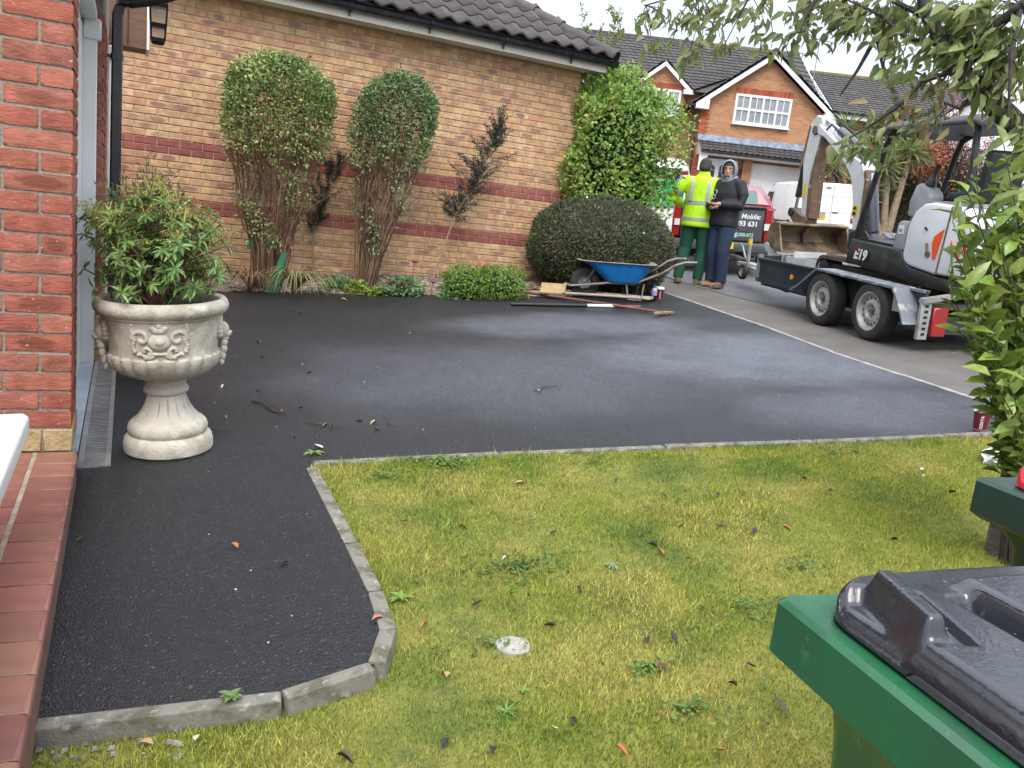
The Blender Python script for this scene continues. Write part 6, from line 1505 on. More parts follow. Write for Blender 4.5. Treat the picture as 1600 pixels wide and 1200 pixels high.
# ---- pieris in the urn
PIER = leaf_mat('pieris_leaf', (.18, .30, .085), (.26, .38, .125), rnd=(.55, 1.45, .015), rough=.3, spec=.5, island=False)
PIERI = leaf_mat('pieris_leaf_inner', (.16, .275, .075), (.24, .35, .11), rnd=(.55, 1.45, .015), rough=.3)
TASS = pm('yellow_green_tassel', (.36, .36, .10), .8, rnd=(.6, 1.3), island=True)
up_ = UM @ Vector((-.02, 0, .65))
us = plant('urn_shrub', tuple(up_), 'leafy green shrub with yellow tassels growing in the stone urn', 'shrub')
r0 = np.random.default_rng(77); c0 = np.array(up_); paths = []; rad_ = []; ends = []
for i in range(160):
    th = r0.uniform(0, 6.28); rr = math.sqrt(r0.random()); e = c0+np.array([math.cos(th)*rr*.315, math.sin(th)*rr*.27, .05+.45*r0.random()**.7*(1-.35*rr*rr)])
    m_ = c0+(e-c0)*.5+np.array([0, 0, .05])+r0.normal(size=3)*.015; s = c0+np.array([math.cos(th)*.03, math.sin(th)*.03, 0]); paths.append(np.array([s, (s+m_)/2+r0.normal(size=3)*.008, m_, e])); rad_.append(np.array([.007, .006, .005, .003])); ends.append((m_, e))
part('stems', tubes_geo(paths, rad_, 5), TWIG, us)
P = []; D = []; Nn = []; L_l = []
for (mm, e) in ends:
    ax = unit((e-mm)[None])[0]; k = r0.integers(8, 12)
    for j in range(k+9):
        t = 1.0 if j < k else r0.uniform(.1, .9); b = mm+(e-mm)*t; a = r0.uniform(0, 6.28); s = np.cross(ax, [0.3, .5, .8]); s = s/np.linalg.norm(s); s2 = np.cross(ax, s)
        d = ax*r0.uniform(.15, .6)+(s*math.cos(a)+s2*math.sin(a))+np.array([0, 0, -.15]); P.append(b); D.append(d); Nn.append(ax+np.array([0, 0, .6])+r0.normal(size=3)*.2); L_l.append(r0.uniform(.034, .058))
lm = [leaf_mesh('leaf', PIER, b, f, .26) for b, f in ((.2, .15), (.35, .2), (.05, .25))]
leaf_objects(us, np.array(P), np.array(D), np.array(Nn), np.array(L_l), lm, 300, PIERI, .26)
tp = []; tr_ = []; bud = []
for i in range(90):
    (mm, e) = ends[r0.integers(len(ends))]
    if e[2] < c0[2]+.22: continue
    for j in range(5):
        a = r0.uniform(0, 6.28); q = e+np.array([math.cos(a)*.06, math.sin(a)*.06, r0.uniform(.02, .09)]); mdl = (e+q)/2+np.array([0, 0, .03]); tp.append(np.array([e, mdl, q])); tr_.append(np.array([.0016, .0014, .001]))
        for u in np.linspace(.3, 1, 7): bud.append(e*(1-u)**2+2*mdl*u*(1-u)+q*u*u)
part('tassel_stalks', tubes_geo(tp, tr_, 3), TASS, us)
bud = np.array(bud); part('flower_buds', leaves_geo(bud, rand_dirs(len(bud))+np.array([0, 0, -.5]), rand_dirs(len(bud)), .011, .006), TASS, us)

# ---- feathery shrub in a dark pot behind the urn
FEA = leaf_mat('feathery_leaf', (.15, .19, .06), (.26, .27, .09), rnd=(.5, 1.4, .02))
fx, fy = .12, 5.35
fs = plant('feathery_shrub', (fx, fy, G(fx, fy)), 'yellow green feathery shrub in a dark pot behind the urn', 'shrub')
m = MB(); m.lathe([(.10, 0), (.15, .28), (.165, .30), (.165, .33), (.14, .33), (.135, .29), (.001, .29)], 24, caps=False); o = m.build('pot', pm('dark_glazed_pot', (.02, .022, .025), .25), fs, smooth=True)
r0 = np.random.default_rng(5); pth = []; rd = []; P = []; D = []
b0 = np.array([fx, fy, G(fx, fy)+.29])
for i in range(60):
    th = r0.uniform(0, 6.28); rr = math.sqrt(r0.random())*.26; e = b0+np.array([math.cos(th)*rr, math.sin(th)*rr, .42+.62*r0.random()**.7*(1-.4*rr/.26)]); pth.append(np.array([b0, (b0+e)/2+r0.normal(size=3)*.02, e])); rd.append(np.array([.005, .004, .002]))
    k = 120; u = r0.uniform(.35, 1.03, k)[:, None]; P.append(b0*(1-u)+e*u+r0.normal(size=(k, 3))*.022); D.append(unit((e-b0)[None])+r0.normal(size=(k, 3))*.7)
part('stems', tubes_geo(pth, rd, 4), TWIG2, fs); P = np.concatenate(P); part('foliage', small_leaves_geo(P, np.concatenate(D), rand_dirs(len(P)), .036, .009), FEA, fs)

# ================================================================== CHERRY TREE (right edge)
TRUNK = pm('cherry_bark', (.13, .10, .075), .85, c2=(.055, .042, .034), scale=16, stretch=(1, 1, 4), bump=1, bscale=50, c3=(.24, .21, .17), scale3=26, lo3=.6, hi3=.72)
LIMB = pm('dark_limb_bark', (.030, .026, .024), .85, c2=(.065, .055, .05), scale=16, bump=1, bscale=50)
CHL = leaf_mat('cherry_leaf', (.22, .29, .10), (.29, .32, .14), rnd=(.55, 1.4, .02), rough=.4, trans=.4, island=False)
CHB = leaf_mat('bronze_cherry_leaf', (.25, .20, .09), (.32, .25, .13), rnd=(.6, 1.3, .02), rough=.5, trans=.35, island=False)
def pp(x, y, d): return np.array(at_px(x, y, d))
tb = pp(1568, 858, 3.08); tb[2] = lawn_z(tb[0], tb[1])-.02
ct = plant('cherry_tree', tuple(tb), 'cherry tree with a dark leaning limb and drooping leaves at the right', 'tree')
trunk = [tb, pp(1580, 780, 3.08), pp(1594, 700, 3.1), pp(1604, 600, 3.12), pp(1632, 470, 3.15), pp(1650, 350, 3.2), pp(1636, 262, 3.22), pp(1600, 208, 3.25)]
part('trunk', tubes_geo([np.array(trunk)], [np.array([.062, .05, .046, .044, .044, .048, .052, .052])], 12), TRUNK, ct, kind=None, smooth=True)
l1 = [pp(1610, 222, 3.25), pp(1572, 180, 3.28), pp(1530, 140, 3.32), pp(1497, 108, 3.35), pp(1478, 72, 3.4), pp(1452, 30, 3.45), pp(1430, -40, 3.5)]
part('limb', tubes_geo([np.array(l1)], [np.array([.052, .046, .043, .038, .03, .026, .02])], 10), LIMB, ct, kind=None, smooth=True)
l2 = [pp(1655, 330, 3.2), pp(1690, 150, 3.1), pp(1640, 20, 3.1), pp(1596, 8, 3.12), pp(1560, 38, 3.2), pp(1540, 60, 3.25), pp(1515, 100, 3.33)]
part('limb', tubes_geo([np.array(l2)], [np.array([.045, .04, .03, .024, .022, .02, .016])], 8), LIMB, ct, kind=None, smooth=True)
bran = [[pp(1452, 30, 3.45), pp(1380, -8, 3.6), pp(1290, -25, 3.8), pp(1180, -20, 4.1), pp(1090, -14, 4.4), pp(1010, 8, 4.6)],
        [pp(1497, 108, 3.35), pp(1440, 128, 3.4), pp(1405, 165, 3.45), pp(1360, 196, 3.5), pp(1330, 214, 3.5)],
        [pp(1478, 72, 3.4), pp(1420, 60, 3.5), pp(1370, 20, 3.6), pp(1320, -2, 3.7)],
        [pp(1530, 140, 3.32), pp(1500, 170, 3.3), pp(1475, 160, 3.3)],
        [pp(1290, -25, 3.8), pp(1262, 20, 3.8), pp(1250, 50, 3.8)], [pp(1405, 165, 3.45), pp(1380, 105, 3.6), pp(1368, 60, 3.7)], [pp(1368, 60, 3.7), pp(1340, 110, 3.7), pp(1312, 150, 3.75)],
        [pp(1596, 8, 3.12), pp(1580, 90, 3.1), pp(1575, 190, 3.1)]]
part('branches', tubes_geo(bran, [np.linspace(.012, .004, len(b)) for b in bran], 5), LIMB, ct)
clus = [(1008, 28, 4.6), (1030, 12, 4.55), (1052, 58, 4.5), (1078, 30, 4.45), (1074, 92, 4.45), (1104, 18, 4.4), (1122, 44, 4.35), (1132, 70, 4.3), (1160, 14, 4.2), (1190, 22, 4.1), (1208, 58, 4.1), (1228, 74, 4.05), (1240, 24, 4.0), (1262, 44, 3.9), (1276, 66, 3.9), (1288, 18, 3.8), (1318, 12, 3.75), (1338, 34, 3.7), (1362, 18, 3.65), (1392, 10, 3.6), (1376, 62, 3.6), (1404, 52, 3.55), (1428, 22, 3.5), (1440, 62, 3.45), (1462, 88, 3.4), (1484, 40, 3.4), (1398, 92, 3.55), (1424, 112, 3.45), (1450, 140, 3.4), (1480, 128, 3.35), (1504, 66, 3.3), (1522, 96, 3.3), (1546, 30, 3.25), (1556, 78, 3.22), (1578, 60, 3.2), (1590, 110, 3.15), (1540, 152, 3.25), (1576, 160, 3.15), (1596, 190, 3.1), (1410, 168, 3.45), (1436, 196, 3.4), (1462, 186, 3.35), (1382, 178, 3.5), (1356, 206, 3.5), (1334, 226, 3.5), (1372, 226, 3.5), (1018, 70, 4.6), (1500, 20, 3.35), (1560, 10, 3.2), (1094, 66, 4.4)]
# the crown goes on above and to the right of the view
b2 = [[pp(1430, -40, 3.5), pp(1380, -140, 3.6), pp(1300, -230, 3.8), pp(1180, -260, 4.1)], [pp(1640, 20, 3.1), pp(1700, -120, 3.0), pp(1690, -260, 3.1), pp(1600, -360, 3.3)], [pp(1690, 150, 3.1), pp(1800, 40, 3.0), pp(1920, -20, 3.0), pp(2040, 0, 3.1)], [pp(1430, -40, 3.5), pp(1480, -180, 3.4), pp(1470, -320, 3.5)], [pp(1655, 330, 3.2), pp(1760, 240, 3.1), pp(1880, 190, 3.1), pp(1960, 220, 3.2)]]
part('branches', tubes_geo(b2, [np.linspace(.022, .006, len(b)) for b in b2], 6), LIMB, ct); bran = bran+b2
r9 = np.random.default_rng(19)
for q in range(34): x_ = r9.uniform(1385, 1600); clus.append((x_, r9.uniform(0, 40+130*(x_-1385)/215), 3.75-.65*(x_-1385)/215+r9.uniform(-.1, .1)))
for q in range(16): x_ = r9.uniform(1010, 1385); clus.append((x_, r9.uniform(-10, 45), 4.6-.95*(x_-1010)/375))
for b in b2:
    for q in range(15):
        t = r9.uniform(.15, 1)*(len(b)-1); j = min(int(t), len(b)-2); p_ = b[j]+(b[j+1]-b[j])*(t-j)+r9.normal(size=3)*np.array([.13, .13, .08]); vx, vy, vd = view_px(p_)
        if vy < -45 or vx > 1660: clus.append((vx, vy, vd))
P = []; D = []; Nn = []; Ll = []; br = []; tw_ = []; twr = []
r0 = np.random.default_rng(9)
for ci, (x, y, d) in enumerate(clus):
    c = pp(x, y, d); bpts = np.concatenate([np.array(b) for b in bran]+[np.array(l1)]); j = np.argmin(np.linalg.norm(bpts-c, axis=1)); s = bpts[j]
    tw_.append(np.array([s, (s+c)/2+r0.normal(size=3)*.015+np.array([0, 0, .02]), c, c+np.array([r0.normal()*.03, 0, -.05])])); twr.append(np.array([.004, .003, .0025, .0015]))
    n = r0.integers(13, 19); bronze = (1380 < x < 1490 and y > 120) or (1300 < x < 1400 and y > 190 and r0.random() < .5)
    for k in range(n):
        P.append(c+r0.normal(size=3)*np.array([.035, .05, .028])); D.append(np.array([r0.normal()*.75, r0.normal()*.6, -.75+r0.normal()*.35])); Nn.append(np.array([r0.normal()*.5, -.6, .7])+r0.normal(size=3)*.35); Ll.append(r0.uniform(.050, .088)); br.append(bronze and r0.random() < .6)
part('twigs', tubes_geo(tw_, twr, 4), LIMB, ct)
P, D, Nn, Ll, br = map(np.array, (P, D, Nn, Ll, br))
ml = [leaf_mesh('leaf', CHL, b, f, w) for b, f, w in ((.3, .22, .40), (.5, .3, .36), (.15, .18, .42))]; mbz = [leaf_mesh('leaf', CHB, b, f, w) for b, f, w in ((.5, .4, .34), (.35, .3, .38))]
leaf_objects(ct, P[~br], D[~br], Nn[~br], Ll[~br], ml, 240, CHL, .4, .3, .22)
leaf_objects(ct, P[br], D[br], Nn[br], Ll[br], mbz, 60, CHB, .36, .45, .35)

# ---- glossy leaved saplings at the foot of the tree
LAUR = leaf_mat('glossy_leaf', (.19, .29, .05), (.30, .38, .08), rnd=(.55, 1.35, .02), rough=.28, spec=.55, trans=.35, island=False)
sb = pp(1622, 765, 2.92); sb[2] = lawn_z(sb[0], sb[1])
sp = plant('sapling_shrub', tuple(sb), 'glossy light green sapling shrub in front of the tree trunk', 'shrub')
tips = [(1500, 432), (1484, 470), (1497, 515), (1540, 480), (1552, 430), (1520, 380), (1506, 330), (1530, 300), (1552, 262), (1580, 240), (1596, 290), (1575, 340), (1560, 540), (1586, 420), (1590, 520), (1576, 600), (1545, 385), (1602, 370), (1604, 470), (1515, 455), (1492, 395), (1580, 690), (1600, 600), (1545, 580), (1565, 620), (1610, 250), (1535, 540), (1478, 445), (1545, 320), (1590, 330), (1560, 470), (1520, 500), (1570, 640), (1498, 360), (1520, 262), (1560, 300), (1535, 420), (1580, 380), (1510, 415), (1600, 330), (1590, 470), (1575, 555), (1540, 240), (1568, 225), (1595, 215), (1488, 345), (1500, 385), (1482, 420), (1525, 350), (1548, 365), (1570, 400), (1505, 450), (1530, 460), (1556, 500), (1585, 350), (1602, 410), (1512, 300), (1490, 320), (1575, 285)]
P = []; D = []; Nn = []; Ll = []; pth = []; rd = []
for ti, (x, y) in enumerate(tips):
    d = 2.75+r0.uniform(-.18, .25); e = pp(x, y, d); s = sb+np.array([r0.normal()*.025, r0.normal()*.025, 0]); m1 = s*.55+e*.45+np.array([.07, 0, .06]); pth.append(np.array([s, (s+m1)/2+np.array([.03, 0, .03]), m1, (m1+e)/2+np.array([.02, 0, .03]), e])); rd.append(np.array([.003, .003, .0026, .0022, .0015]))
    for k in range(24):
        t = .24+.76*k/23; b = (1-t)**2*s+2*t*(1-t)*(m1+np.array([.03, 0, .05]))+t*t*e; sgn = 1 if k % 2 else -1
        d_ = (e-s)/np.linalg.norm(e-s)*.5+np.array([sgn*.6-.25, -.35+r0.normal()*.4, r0.normal()*.25+.1]); P.append(b); D.append(d_); Nn.append(np.array([0, -.45, .9])+r0.normal(size=3)*.3); Ll.append(r0.uniform(.062, .112))
part('stems', tubes_geo(pth, rd, 5), pm('purple_brown_stem', (.06, .04, .035), .7), sp)
leaf_objects(sp, np.array(P), np.array(D), np.array(Nn), np.array(Ll), [leaf_mesh('leaf', LAUR, b, f, w) for b, f, w in ((.15, .18, .40), (.3, .25, .44), (.4, .15, .36))], 300, LAUR, .4)

# ================================================================== FAR TREES
PALM = leaf_mat('palm_blade', (.16, .23, .075), (.26, .30, .11), rnd=(.55, 1.4, .015), scale=1)
PTR = pm('palm_trunk', (.24, .19, .12), .9, c2=(.15, .11, .07), scale=9, bump=.8, bscale=12)
def palm(trunks, label, seed, d):
    r0 = np.random.default_rng(seed); b = pp(*trunks[0][0], d); b[2] = G(b[0], b[1]); o = plant('cordyline_palm', tuple(b), label, 'palm tree', 'cordyline palms behind the digger')
    for (p0, p1) in trunks:
        a, e = pp(*p0, d), pp(*p1, d); t_ = np.array([[a[0], a[1], min(a[2], G(a[0], a[1]))], a, (a+e)/2, e]); part('trunk', tubes_geo([t_], [np.array([.15, .14, .11, .09])], 8), PTR, o, kind=None, smooth=True)
        n = 110; v = unit(r0.normal(size=(n, 3))+np.array([0, 0, .35])); L = r0.uniform(.55, .95, n)
        part('leaf_crown', leaves_geo(np.repeat(e[None], n, 0)+v*.06, v, unit(np.array([0, 0, 1])+r0.normal(size=(n, 3))*.3), L, .055, bend=.22, fold=.05), PALM, o)
        n = 40; v = unit(r0.normal(size=(n, 3))*np.array([1, 1, .2])+np.array([0, 0, -1.1])); part('dead_leaves', leaves_geo(np.repeat(e[None], n, 0)-np.array([0, 0, .05]), v, rand_dirs(n), r0.uniform(.5, .9, n), .05), pm('dry_palm_leaf', (.22, .17, .10), .9), o)
palm([((1300, 345), (1322, 205)), ((1296, 345), (1302, 262))], 'cordyline palm with two heads close behind the digger arm', 71, 28.0)
palm([((1380, 372), (1386, 262)), ((1384, 372), (1424, 236)), ((1376, 372), (1352, 300))], 'three headed cordyline palm right of the digger boom', 72, 26.5)
CON = leaf_mat('dark_conifer', (.035, .065, .025), (.055, .09, .035), rnd=(.5, 1.5, .02), scale=1)
def far_tree(x, y, d, r, n, L, mat, label, seed, cat='tree', name='tree', trunk=True, power=2.2, depth=.5, W=.45, group=None):
    c = pp(x, y, d); zb = G(c[0], c[1]); o = plant(name, (c[0], c[1], zb), label, cat, group)
    if trunk: part('trunk', tubes_geo([np.array([[c[0], c[1], zb], [c[0]+.05, c[1], (zb+c[2])/2], [c[0], c[1], c[2]]])], [np.array([.13, .10, .06])], 7), BARK, o, kind=None, smooth=True)
    blob_leaves(tuple(c), r, n, L, W, mat, o, seed, power=power, depth=depth, lump=.10, name='crown', zmin=zb)
    return o
far_tree(1400, 290, 30.0, (1.7, 1.2, 2.6), 5200, (.12, .22), CON, 'dark green conifer screen behind the palms', 81, power=2.8, name='conifer')
far_tree(1475, 305, 29.0, (1.8, 1.2, 1.7), 4200, (.12, .22), CON, 'dark green bushy conifer right of the palms below the red tree', 82, power=2.6, name='conifer')
far_tree(1345, 335, 30.0, (1.2, .9, 1.2), 2000, (.10, .2), leaf_mat('olive_bush', (.16, .17, .05), (.22, .21, .07)), 'olive green bush behind the white van', 83, cat='bush', name='bush', trunk=False)
REDL = leaf_mat('red_autumn_leaf', (.30, .075, .05), (.40, .14, .07), rnd=(.6, 1.35, .015), scale=1)
PINKL = leaf_mat('pink_red_leaf', (.33, .11, .11), (.40, .19, .16), rnd=(.6, 1.35, .015), scale=1)
far_tree(1444, 248, 27.5, (1.05, .7, .62), 1500, (.08, .15), REDL, 'small orange red leaved tree beside the palms', 84, name='red_tree')
def twiggy(x, y, d, r, nb, label, seed, mat):
    c = pp(x, y, d); zb = G(c[0], c[1]); o = plant('red_tree', (c[0], c[1], zb), label, 'tree'); r0 = np.random.default_rng(seed)
    s = np.array([c[0], c[1], c[2]-r[2]*1.0]); pth = [np.array([[c[0], c[1], zb], s])]; rd = [np.array([.10, .07])]; P = []
    for i in range(nb):
        v = unit(r0.normal(size=3)); e = c+v*np.array(r)*r0.random()**.4; m_ = (s+e)/2+r0.normal(size=3)*.12; pth.append(np.array([s, m_, e])); rd.append(np.array([.03, .018, .006]))
        for q in range(26): t = r0.uniform(.45, 1); P.append((1-t)*m_+t*e+r0.normal(size=3)*.13)
    part('trunk', tubes_geo(pth[:1], rd[:1], 7), BARK, o, kind=None); part('branches', tubes_geo(pth[1:], rd[1:], 4), BARK, o)
    P = np.array(P); part('crown', leaves_geo(P, rand_dirs(len(P))+np.array([0, 0, -.3]), rand_dirs(len(P)), r0.uniform(.06, .12, len(P)), .05), mat, o)
twiggy(1502, 222, 28.0, (1.5, 1.0, 2.2), 62, 'sparse pinkish red leaved tree in front of the white house', 85, PINKL)
# ================================================================== THINGS ON THE GROUND
def ground_px(x, y, dz=0):
    v = CF + CR*((x-800)/1270) + CU*(-(y-600)/1270); n = Vector((-.07, -.02, 1)); p0 = Vector((0, 0, -.05+dz)); o = Vector((0, 0, CAM_Z))
    return o+v*((p0-o).dot(n)/v.dot(n))

# ---- wheelbarrow
M['blue'] = pm('blue_paint', (.012, .24, .68), .4, c2=(.015, .19, .55), scale=6, c3=(.06, .07, .08), scale3=18, lo3=.64, hi3=.7)
M['cement'] = pm('dried_cement', (.33, .27, .19), .95, c2=(.22, .18, .13), scale=12, bump=.8, bscale=60)
M['tubesteel'] = pm('worn_grey_tube', (.22, .20, .18), .5, metal=.3, c2=(.17, .10, .06), scale=10, lo=.5, hi=.65)
wp = ground_px(912, 464)
wb = empty('wheelbarrow', mat4=frame(wp.x, wp.y, 113) @ Matrix.Scale(.9, 4), label='blue builders wheelbarrow standing in front of the dome bush', cat='wheelbarrow')
def ring(y0, y1, w0, w1, z0, z1, n=28):
    """rounded tray outline at a level; front narrower"""
    P = []
    for k in range(n):
        a = 2*math.pi*k/n; cx, sy_ = math.cos(a), math.sin(a); e = .45
        u = math.copysign(abs(cx)**e, cx); v = math.copysign(abs(sy_)**e, sy_); y = (y0+y1)/2+(y1-y0)/2*v; t = (y-y0)/(y1-y0); w = (w0+(w1-w0)*t)/2
        P.append((u*w, y, z0+(z1-z0)*t))
    return P
m = MB(); m.loft([ring(.26, .70, .34, .42, .235, .235), ring(.24, .73, .36, .44, .25, .25), ring(.02, .84, .46, .58, .44, .455), ring(-.10, .88, .50, .62, .50, .487)], cap=False); m.add(ring(.26, .70, .34, .42, .235, .235), [tuple(range(27, -1, -1))])
tray = m.build('tray', M['blue'], wb, smooth=True, angle=50)
m = MB(); m.loft([ring(-.12, .90, .52, .64, .502, .489), ring(-.13, .91, .53, .65, .495, .48), ring(-.12, .90, .52, .64, .488, .474)], cap=False); m.loft([ring(-.12, .90, .52, .64, .502, .489), ring(-.09, .87, .48, .60, .500, .487), ring(.03, .83, .44, .56, .44, .45), ring(.26, .70, .34, .42, .25, .25)], cap=False); m.add(ring(.26, .70, .34, .42, .25, .25), [tuple(range(28))]); m.build('tray_rim', M['cement'], tray, smooth=True, angle=50)
e = wheel(wb, (0, 0, .195), .195, .09, .10, -1, 0)
for s_ in (-1, 1):
    m = MB(); m.tube([(s_*.07, -.20, .15), (s_*.085, .0, .17), (s_*.13, .28, .215), (s_*.17, .62, .225), (s_*.24, .95, .38), (s_*.27, 1.12, .50), (s_*.275, 1.24, .54), (s_*.275, 1.38, .545)], .017, 8); m.build('handle_tube', M['tubesteel'], wb, smooth=True)
    m = MB(); m.tube([(s_*.16, .52, .22), (s_*.21, .55, .02), (s_*.21, .72, .02), (s_*.17, .75, .225)], .014, 7); m.build('leg', M['tubesteel'], wb, smooth=True)
    m = MB(); m.tube([(s_*.065, 0, .195), (s_*.12, .12, .42)], .011, 6); m.build('strut', M['tubesteel'], wb)
m = MB(); m.tube([(-.07, -.20, .15), (-.04, -.25, .16), (.04, -.25, .16), (.07, -.20, .15)], .017, 8); m.build('nose_loop', M['tubesteel'], wb, smooth=True)
m = MB(); m.tube([(-.08, 0, .195), (.08, 0, .195)], .012, 8); m.build('axle', M['tubesteel'], wb)

# ---- tools lying on the drive
def long_tool(name, a, b, r, mat, label, cat, h=.03):
    A, B = ground_px(*a), ground_px(*b); A.z += h; B.z += h
    o = empty(name, tuple(A), label, cat); bpy.context.view_layer.update(); inv = o.matrix_world.inverted()
    def bld(m, nm, mt, **k):
        q = m.build(nm, mt, o, **k); q.matrix_parent_inverse = inv; return q
    m = MB(); m.tube([A, A.lerp(B, .5)+Vector((0, 0, .003)), B], r, 8); bld(m, 'shaft', mat, smooth=True)
    d = (B-A).normalized(); s_ = d.cross(Vector((0, 0, 1))).normalized()
    return o, A, B, d, s_, bld
M['redwood'] = pm('red_brown_handle', (.24, .085, .055), .6, c2=(.16, .06, .04), scale=9)
M['palewood'] = pm('cement_caked_handle', (.42, .37, .29), .8, c2=(.30, .25, .18), scale=14)
M['tan'] = pm('tan_caked_blade', (.42, .30, .15), .85, c2=(.31, .22, .11), scale=9, bump=.5, bscale=50)
o, A, B, d, s_, bld = long_tool('rake', (787, 456), (1037, 493), .015, M['redwood'], 'long rake with a red brown handle lying furthest out on the drive', 'rake')
m = MB(); m.box(tuple(B), (.035, .42, .02), rot=Matrix((d, s_, d.cross(s_))).transposed()); m.tube([B, B+d*.03], .02, 8); bld(m, 'rake_head', M['tan'])
o, A, B, d, s_, bld = long_tool('shovel', (880, 466), (1000, 474), .016, M['palewood'], 'square mouthed shovel with a tan blade lying by the wheelbarrow', 'shovel', .06)
rt3 = Matrix((d, s_, d.cross(s_))).transposed()
m = MB(); c = A-d*.13+Vector((0, 0, .0)); P = []
for i in range(7):
    for j in range(5):
        u, v = (i/6-.5)*.29, (j/4-.5)*.24; P.append(c+d*u+s_*v+Vector((0, 0, .16*v*v/.0144*.12+.02*(u > .1)+.10*(1-j/4)-.02)))
Q = [p-Vector((0, 0, .006)) for p in P]; m.add(P+Q, [(i*5+j, i*5+j+1, (i+1)*5+j+1, (i+1)*5+j) for i in range(6) for j in range(4)]+[(35+(i+1)*5+j, 35+(i+1)*5+j+1, 35+i*5+j+1, 35+i*5+j) for i in range(6) for j in range(4)]); bld(m, 'blade', M['tan'])
m = MB(); m.tube([B, B+d*.04+s_*.06], .012, 7); m.tube([B, B+d*.04-s_*.06], .012, 7); m.tube([B+d*.04+s_*.06, B+d*.10+s_*.06, B+d*.10-s_*.06, B+d*.04-s_*.06], .012, 7); bld(m, 'grip', M['palewood'])
o, A, B, d, s_, bld = long_tool('shovel', (884, 461), (1018, 472), .015, M['palewood'], 'shovel with a pale T handle lying behind the square mouthed one', 'shovel', .05)
m = MB(); m.tube([B-s_*.06, B+s_*.06], .015, 8); bld(m, 'grip', M['palewood'])
m = MB(); m.box(tuple(B-d*.12-Vector((0, 0, .015))), (.12, .1, .01), rot=Matrix((d, s_, d.cross(s_))).transposed()); bld(m, 'blade', M['tubesteel'])
A_, B_ = ground_px(798, 478), ground_px(1000, 482)
po = empty('pole', tuple(A_), 'black pole with a white middle section lying nearest on the drive', 'pole'); bpy.context.view_layer.update(); pi_ = po.matrix_world.inverted()
for t0, t1, mt in ((0, .58, 'blkplastic'), (.58, .82, 'upvc'), (.82, 1, 'redwood')):
    m = MB(); up = Vector((0, 0, .02)); m.tube([A_.lerp(B_, t0)+up, A_.lerp(B_, t1)+up], .018 if mt != 'redwood' else .014, 10); q = m.build('pole_section', M[mt], po, smooth=True); q.matrix_parent_inverse = pi_

# ---- cups and bottle
M['maroon_cup'] = pm('maroon_paper_cup', (.17, .012, .035), .5); M['lid'] = pm('white_plastic_lid', (.82, .81, .78), .4)
def cup(x, y, h, label):
    p = ground_px(x, y); o = empty('paper_cup', mat4=frame(p.x, p.y, 0), label=label, cat='cup'); r = h*.34
    m = MB(); m.lathe([(.001, .002), (r*.72, 0), (r*.74, .004), (r*.97, h*.86), (r*.95, h*.86)], 28, caps=False); b = m.build('cup_wall', M['maroon_cup'], o, smooth=True)
    m = MB(); m.lathe([(r*.99, h*.84), (r*1.06, h*.85), (r*1.06, h*.875), (r*1.0, h*.885), (r*.98, h*.97), (r*.93, h), (r*.86, h*.985), (.001, h*.975)], 28, caps=False); m.build('lid', M['lid'], o, smooth=True)
    az = math.atan2(-p.y, -p.x)+R(8); n_ = Vector((math.cos(az), math.sin(az), 0)); rr = Vector((-n_.y, n_.x, 0))
    # letters run up the wall, one by one on the curve
    for i, ch in enumerate('COSTA'):
        hh = h*(.20+.115*i); q = r*(.745+.24*hh/(h*.86))+.0008
        text_mesh('letter', ch, h*.155, M['lid'], b, face_frame(n_*q+Vector((0, 0, hh)), (0, 0, 1), -rr), bold=.0006)
    for k in range(2):
        m = MB(); m.lathe([(r*.762-.0+.0006, h*.055+k*h*.04), (r*.765+.0008, h*.065+k*h*.04)], 28, caps=False); m.build('cup_stripe', M['lid'], b)
    return o
cup(1530, 673, .138, 'maroon paper coffee cup with a white lid near the right lawn corner')
cup(1030, 468, .150, 'maroon paper coffee cup with a white lid beside the blue capped bottle')
p = ground_px(1021, 470); bt = empty('bottle', mat4=frame(p.x, p.y, 0), label='small plastic bottle with a blue cap beside the dome bush', cat='bottle')
m = MB(); m.lathe([(.001, 0), (.032, 0), (.034, .01), (.034, .07)], 20, caps=False); m.build('drink', pm('dark_cola', (.03, .008, .015), .2), bt, smooth=True)
m = MB(); m.lathe([(.0345, .065), (.035, .07), (.035, .115), (.0345, .12)], 20, caps=False); m.build('label_band', pm('lilac_label', (.35, .36, .62), .4), bt, smooth=True)
m = MB(); m.lathe([(.034, .118), (.028, .14), (.016, .155), (.015, .165)], 20, caps=False); m.build('shoulder', pm('clear_plastic', (.5, .5, .55), .15), bt, smooth=True)
m = MB(); m.lathe([(.017, .158), (.017, .185), (.001, .186)], 16, caps=False); m.build('cap', pm('blue_cap', (.02, .16, .55), .35), bt, smooth=True)

# ---- wheelie bins
M['bingreen'] = pm('green_bin_plastic', (.017, .130, .052), .30, spec=.55, c2=(.030, .095, .05), scale=7, rough2=.18, bump=.06, bscale=45, c3=(.05, .15, .09), scale3=26, lo3=.62, hi3=.70)
M['bindark'] = pm('dark_green_bin_plastic', (.012, .045, .03), .40, spec=.5, c2=(.016, .035, .026), scale=7, bump=.10, bscale=45)
M['binlid'] = pm('wet_dark_grey_lid', (.017, .018, .025), .20, spec=.9, c2=(.022, .023, .030), scale=9, lo=.45, hi=.58, rough2=.08, bump=.08, bscale=60)
def rrect(x0, x1, y0, y1, r, z, n=5, dz=None):
    P = []
    for cx, cy, a0 in ((x1-r, y1-r, 0), (x0+r, y1-r, 90), (x0+r, y0+r, 180), (x1-r, y0+r, 270)):
        for k in range(n+1):
            a = R(a0+90*k/n); x, y = cx+r*math.cos(a), cy+r*math.sin(a); P.append((x, y, z+(dz(x, y) if dz else 0)))
    return P
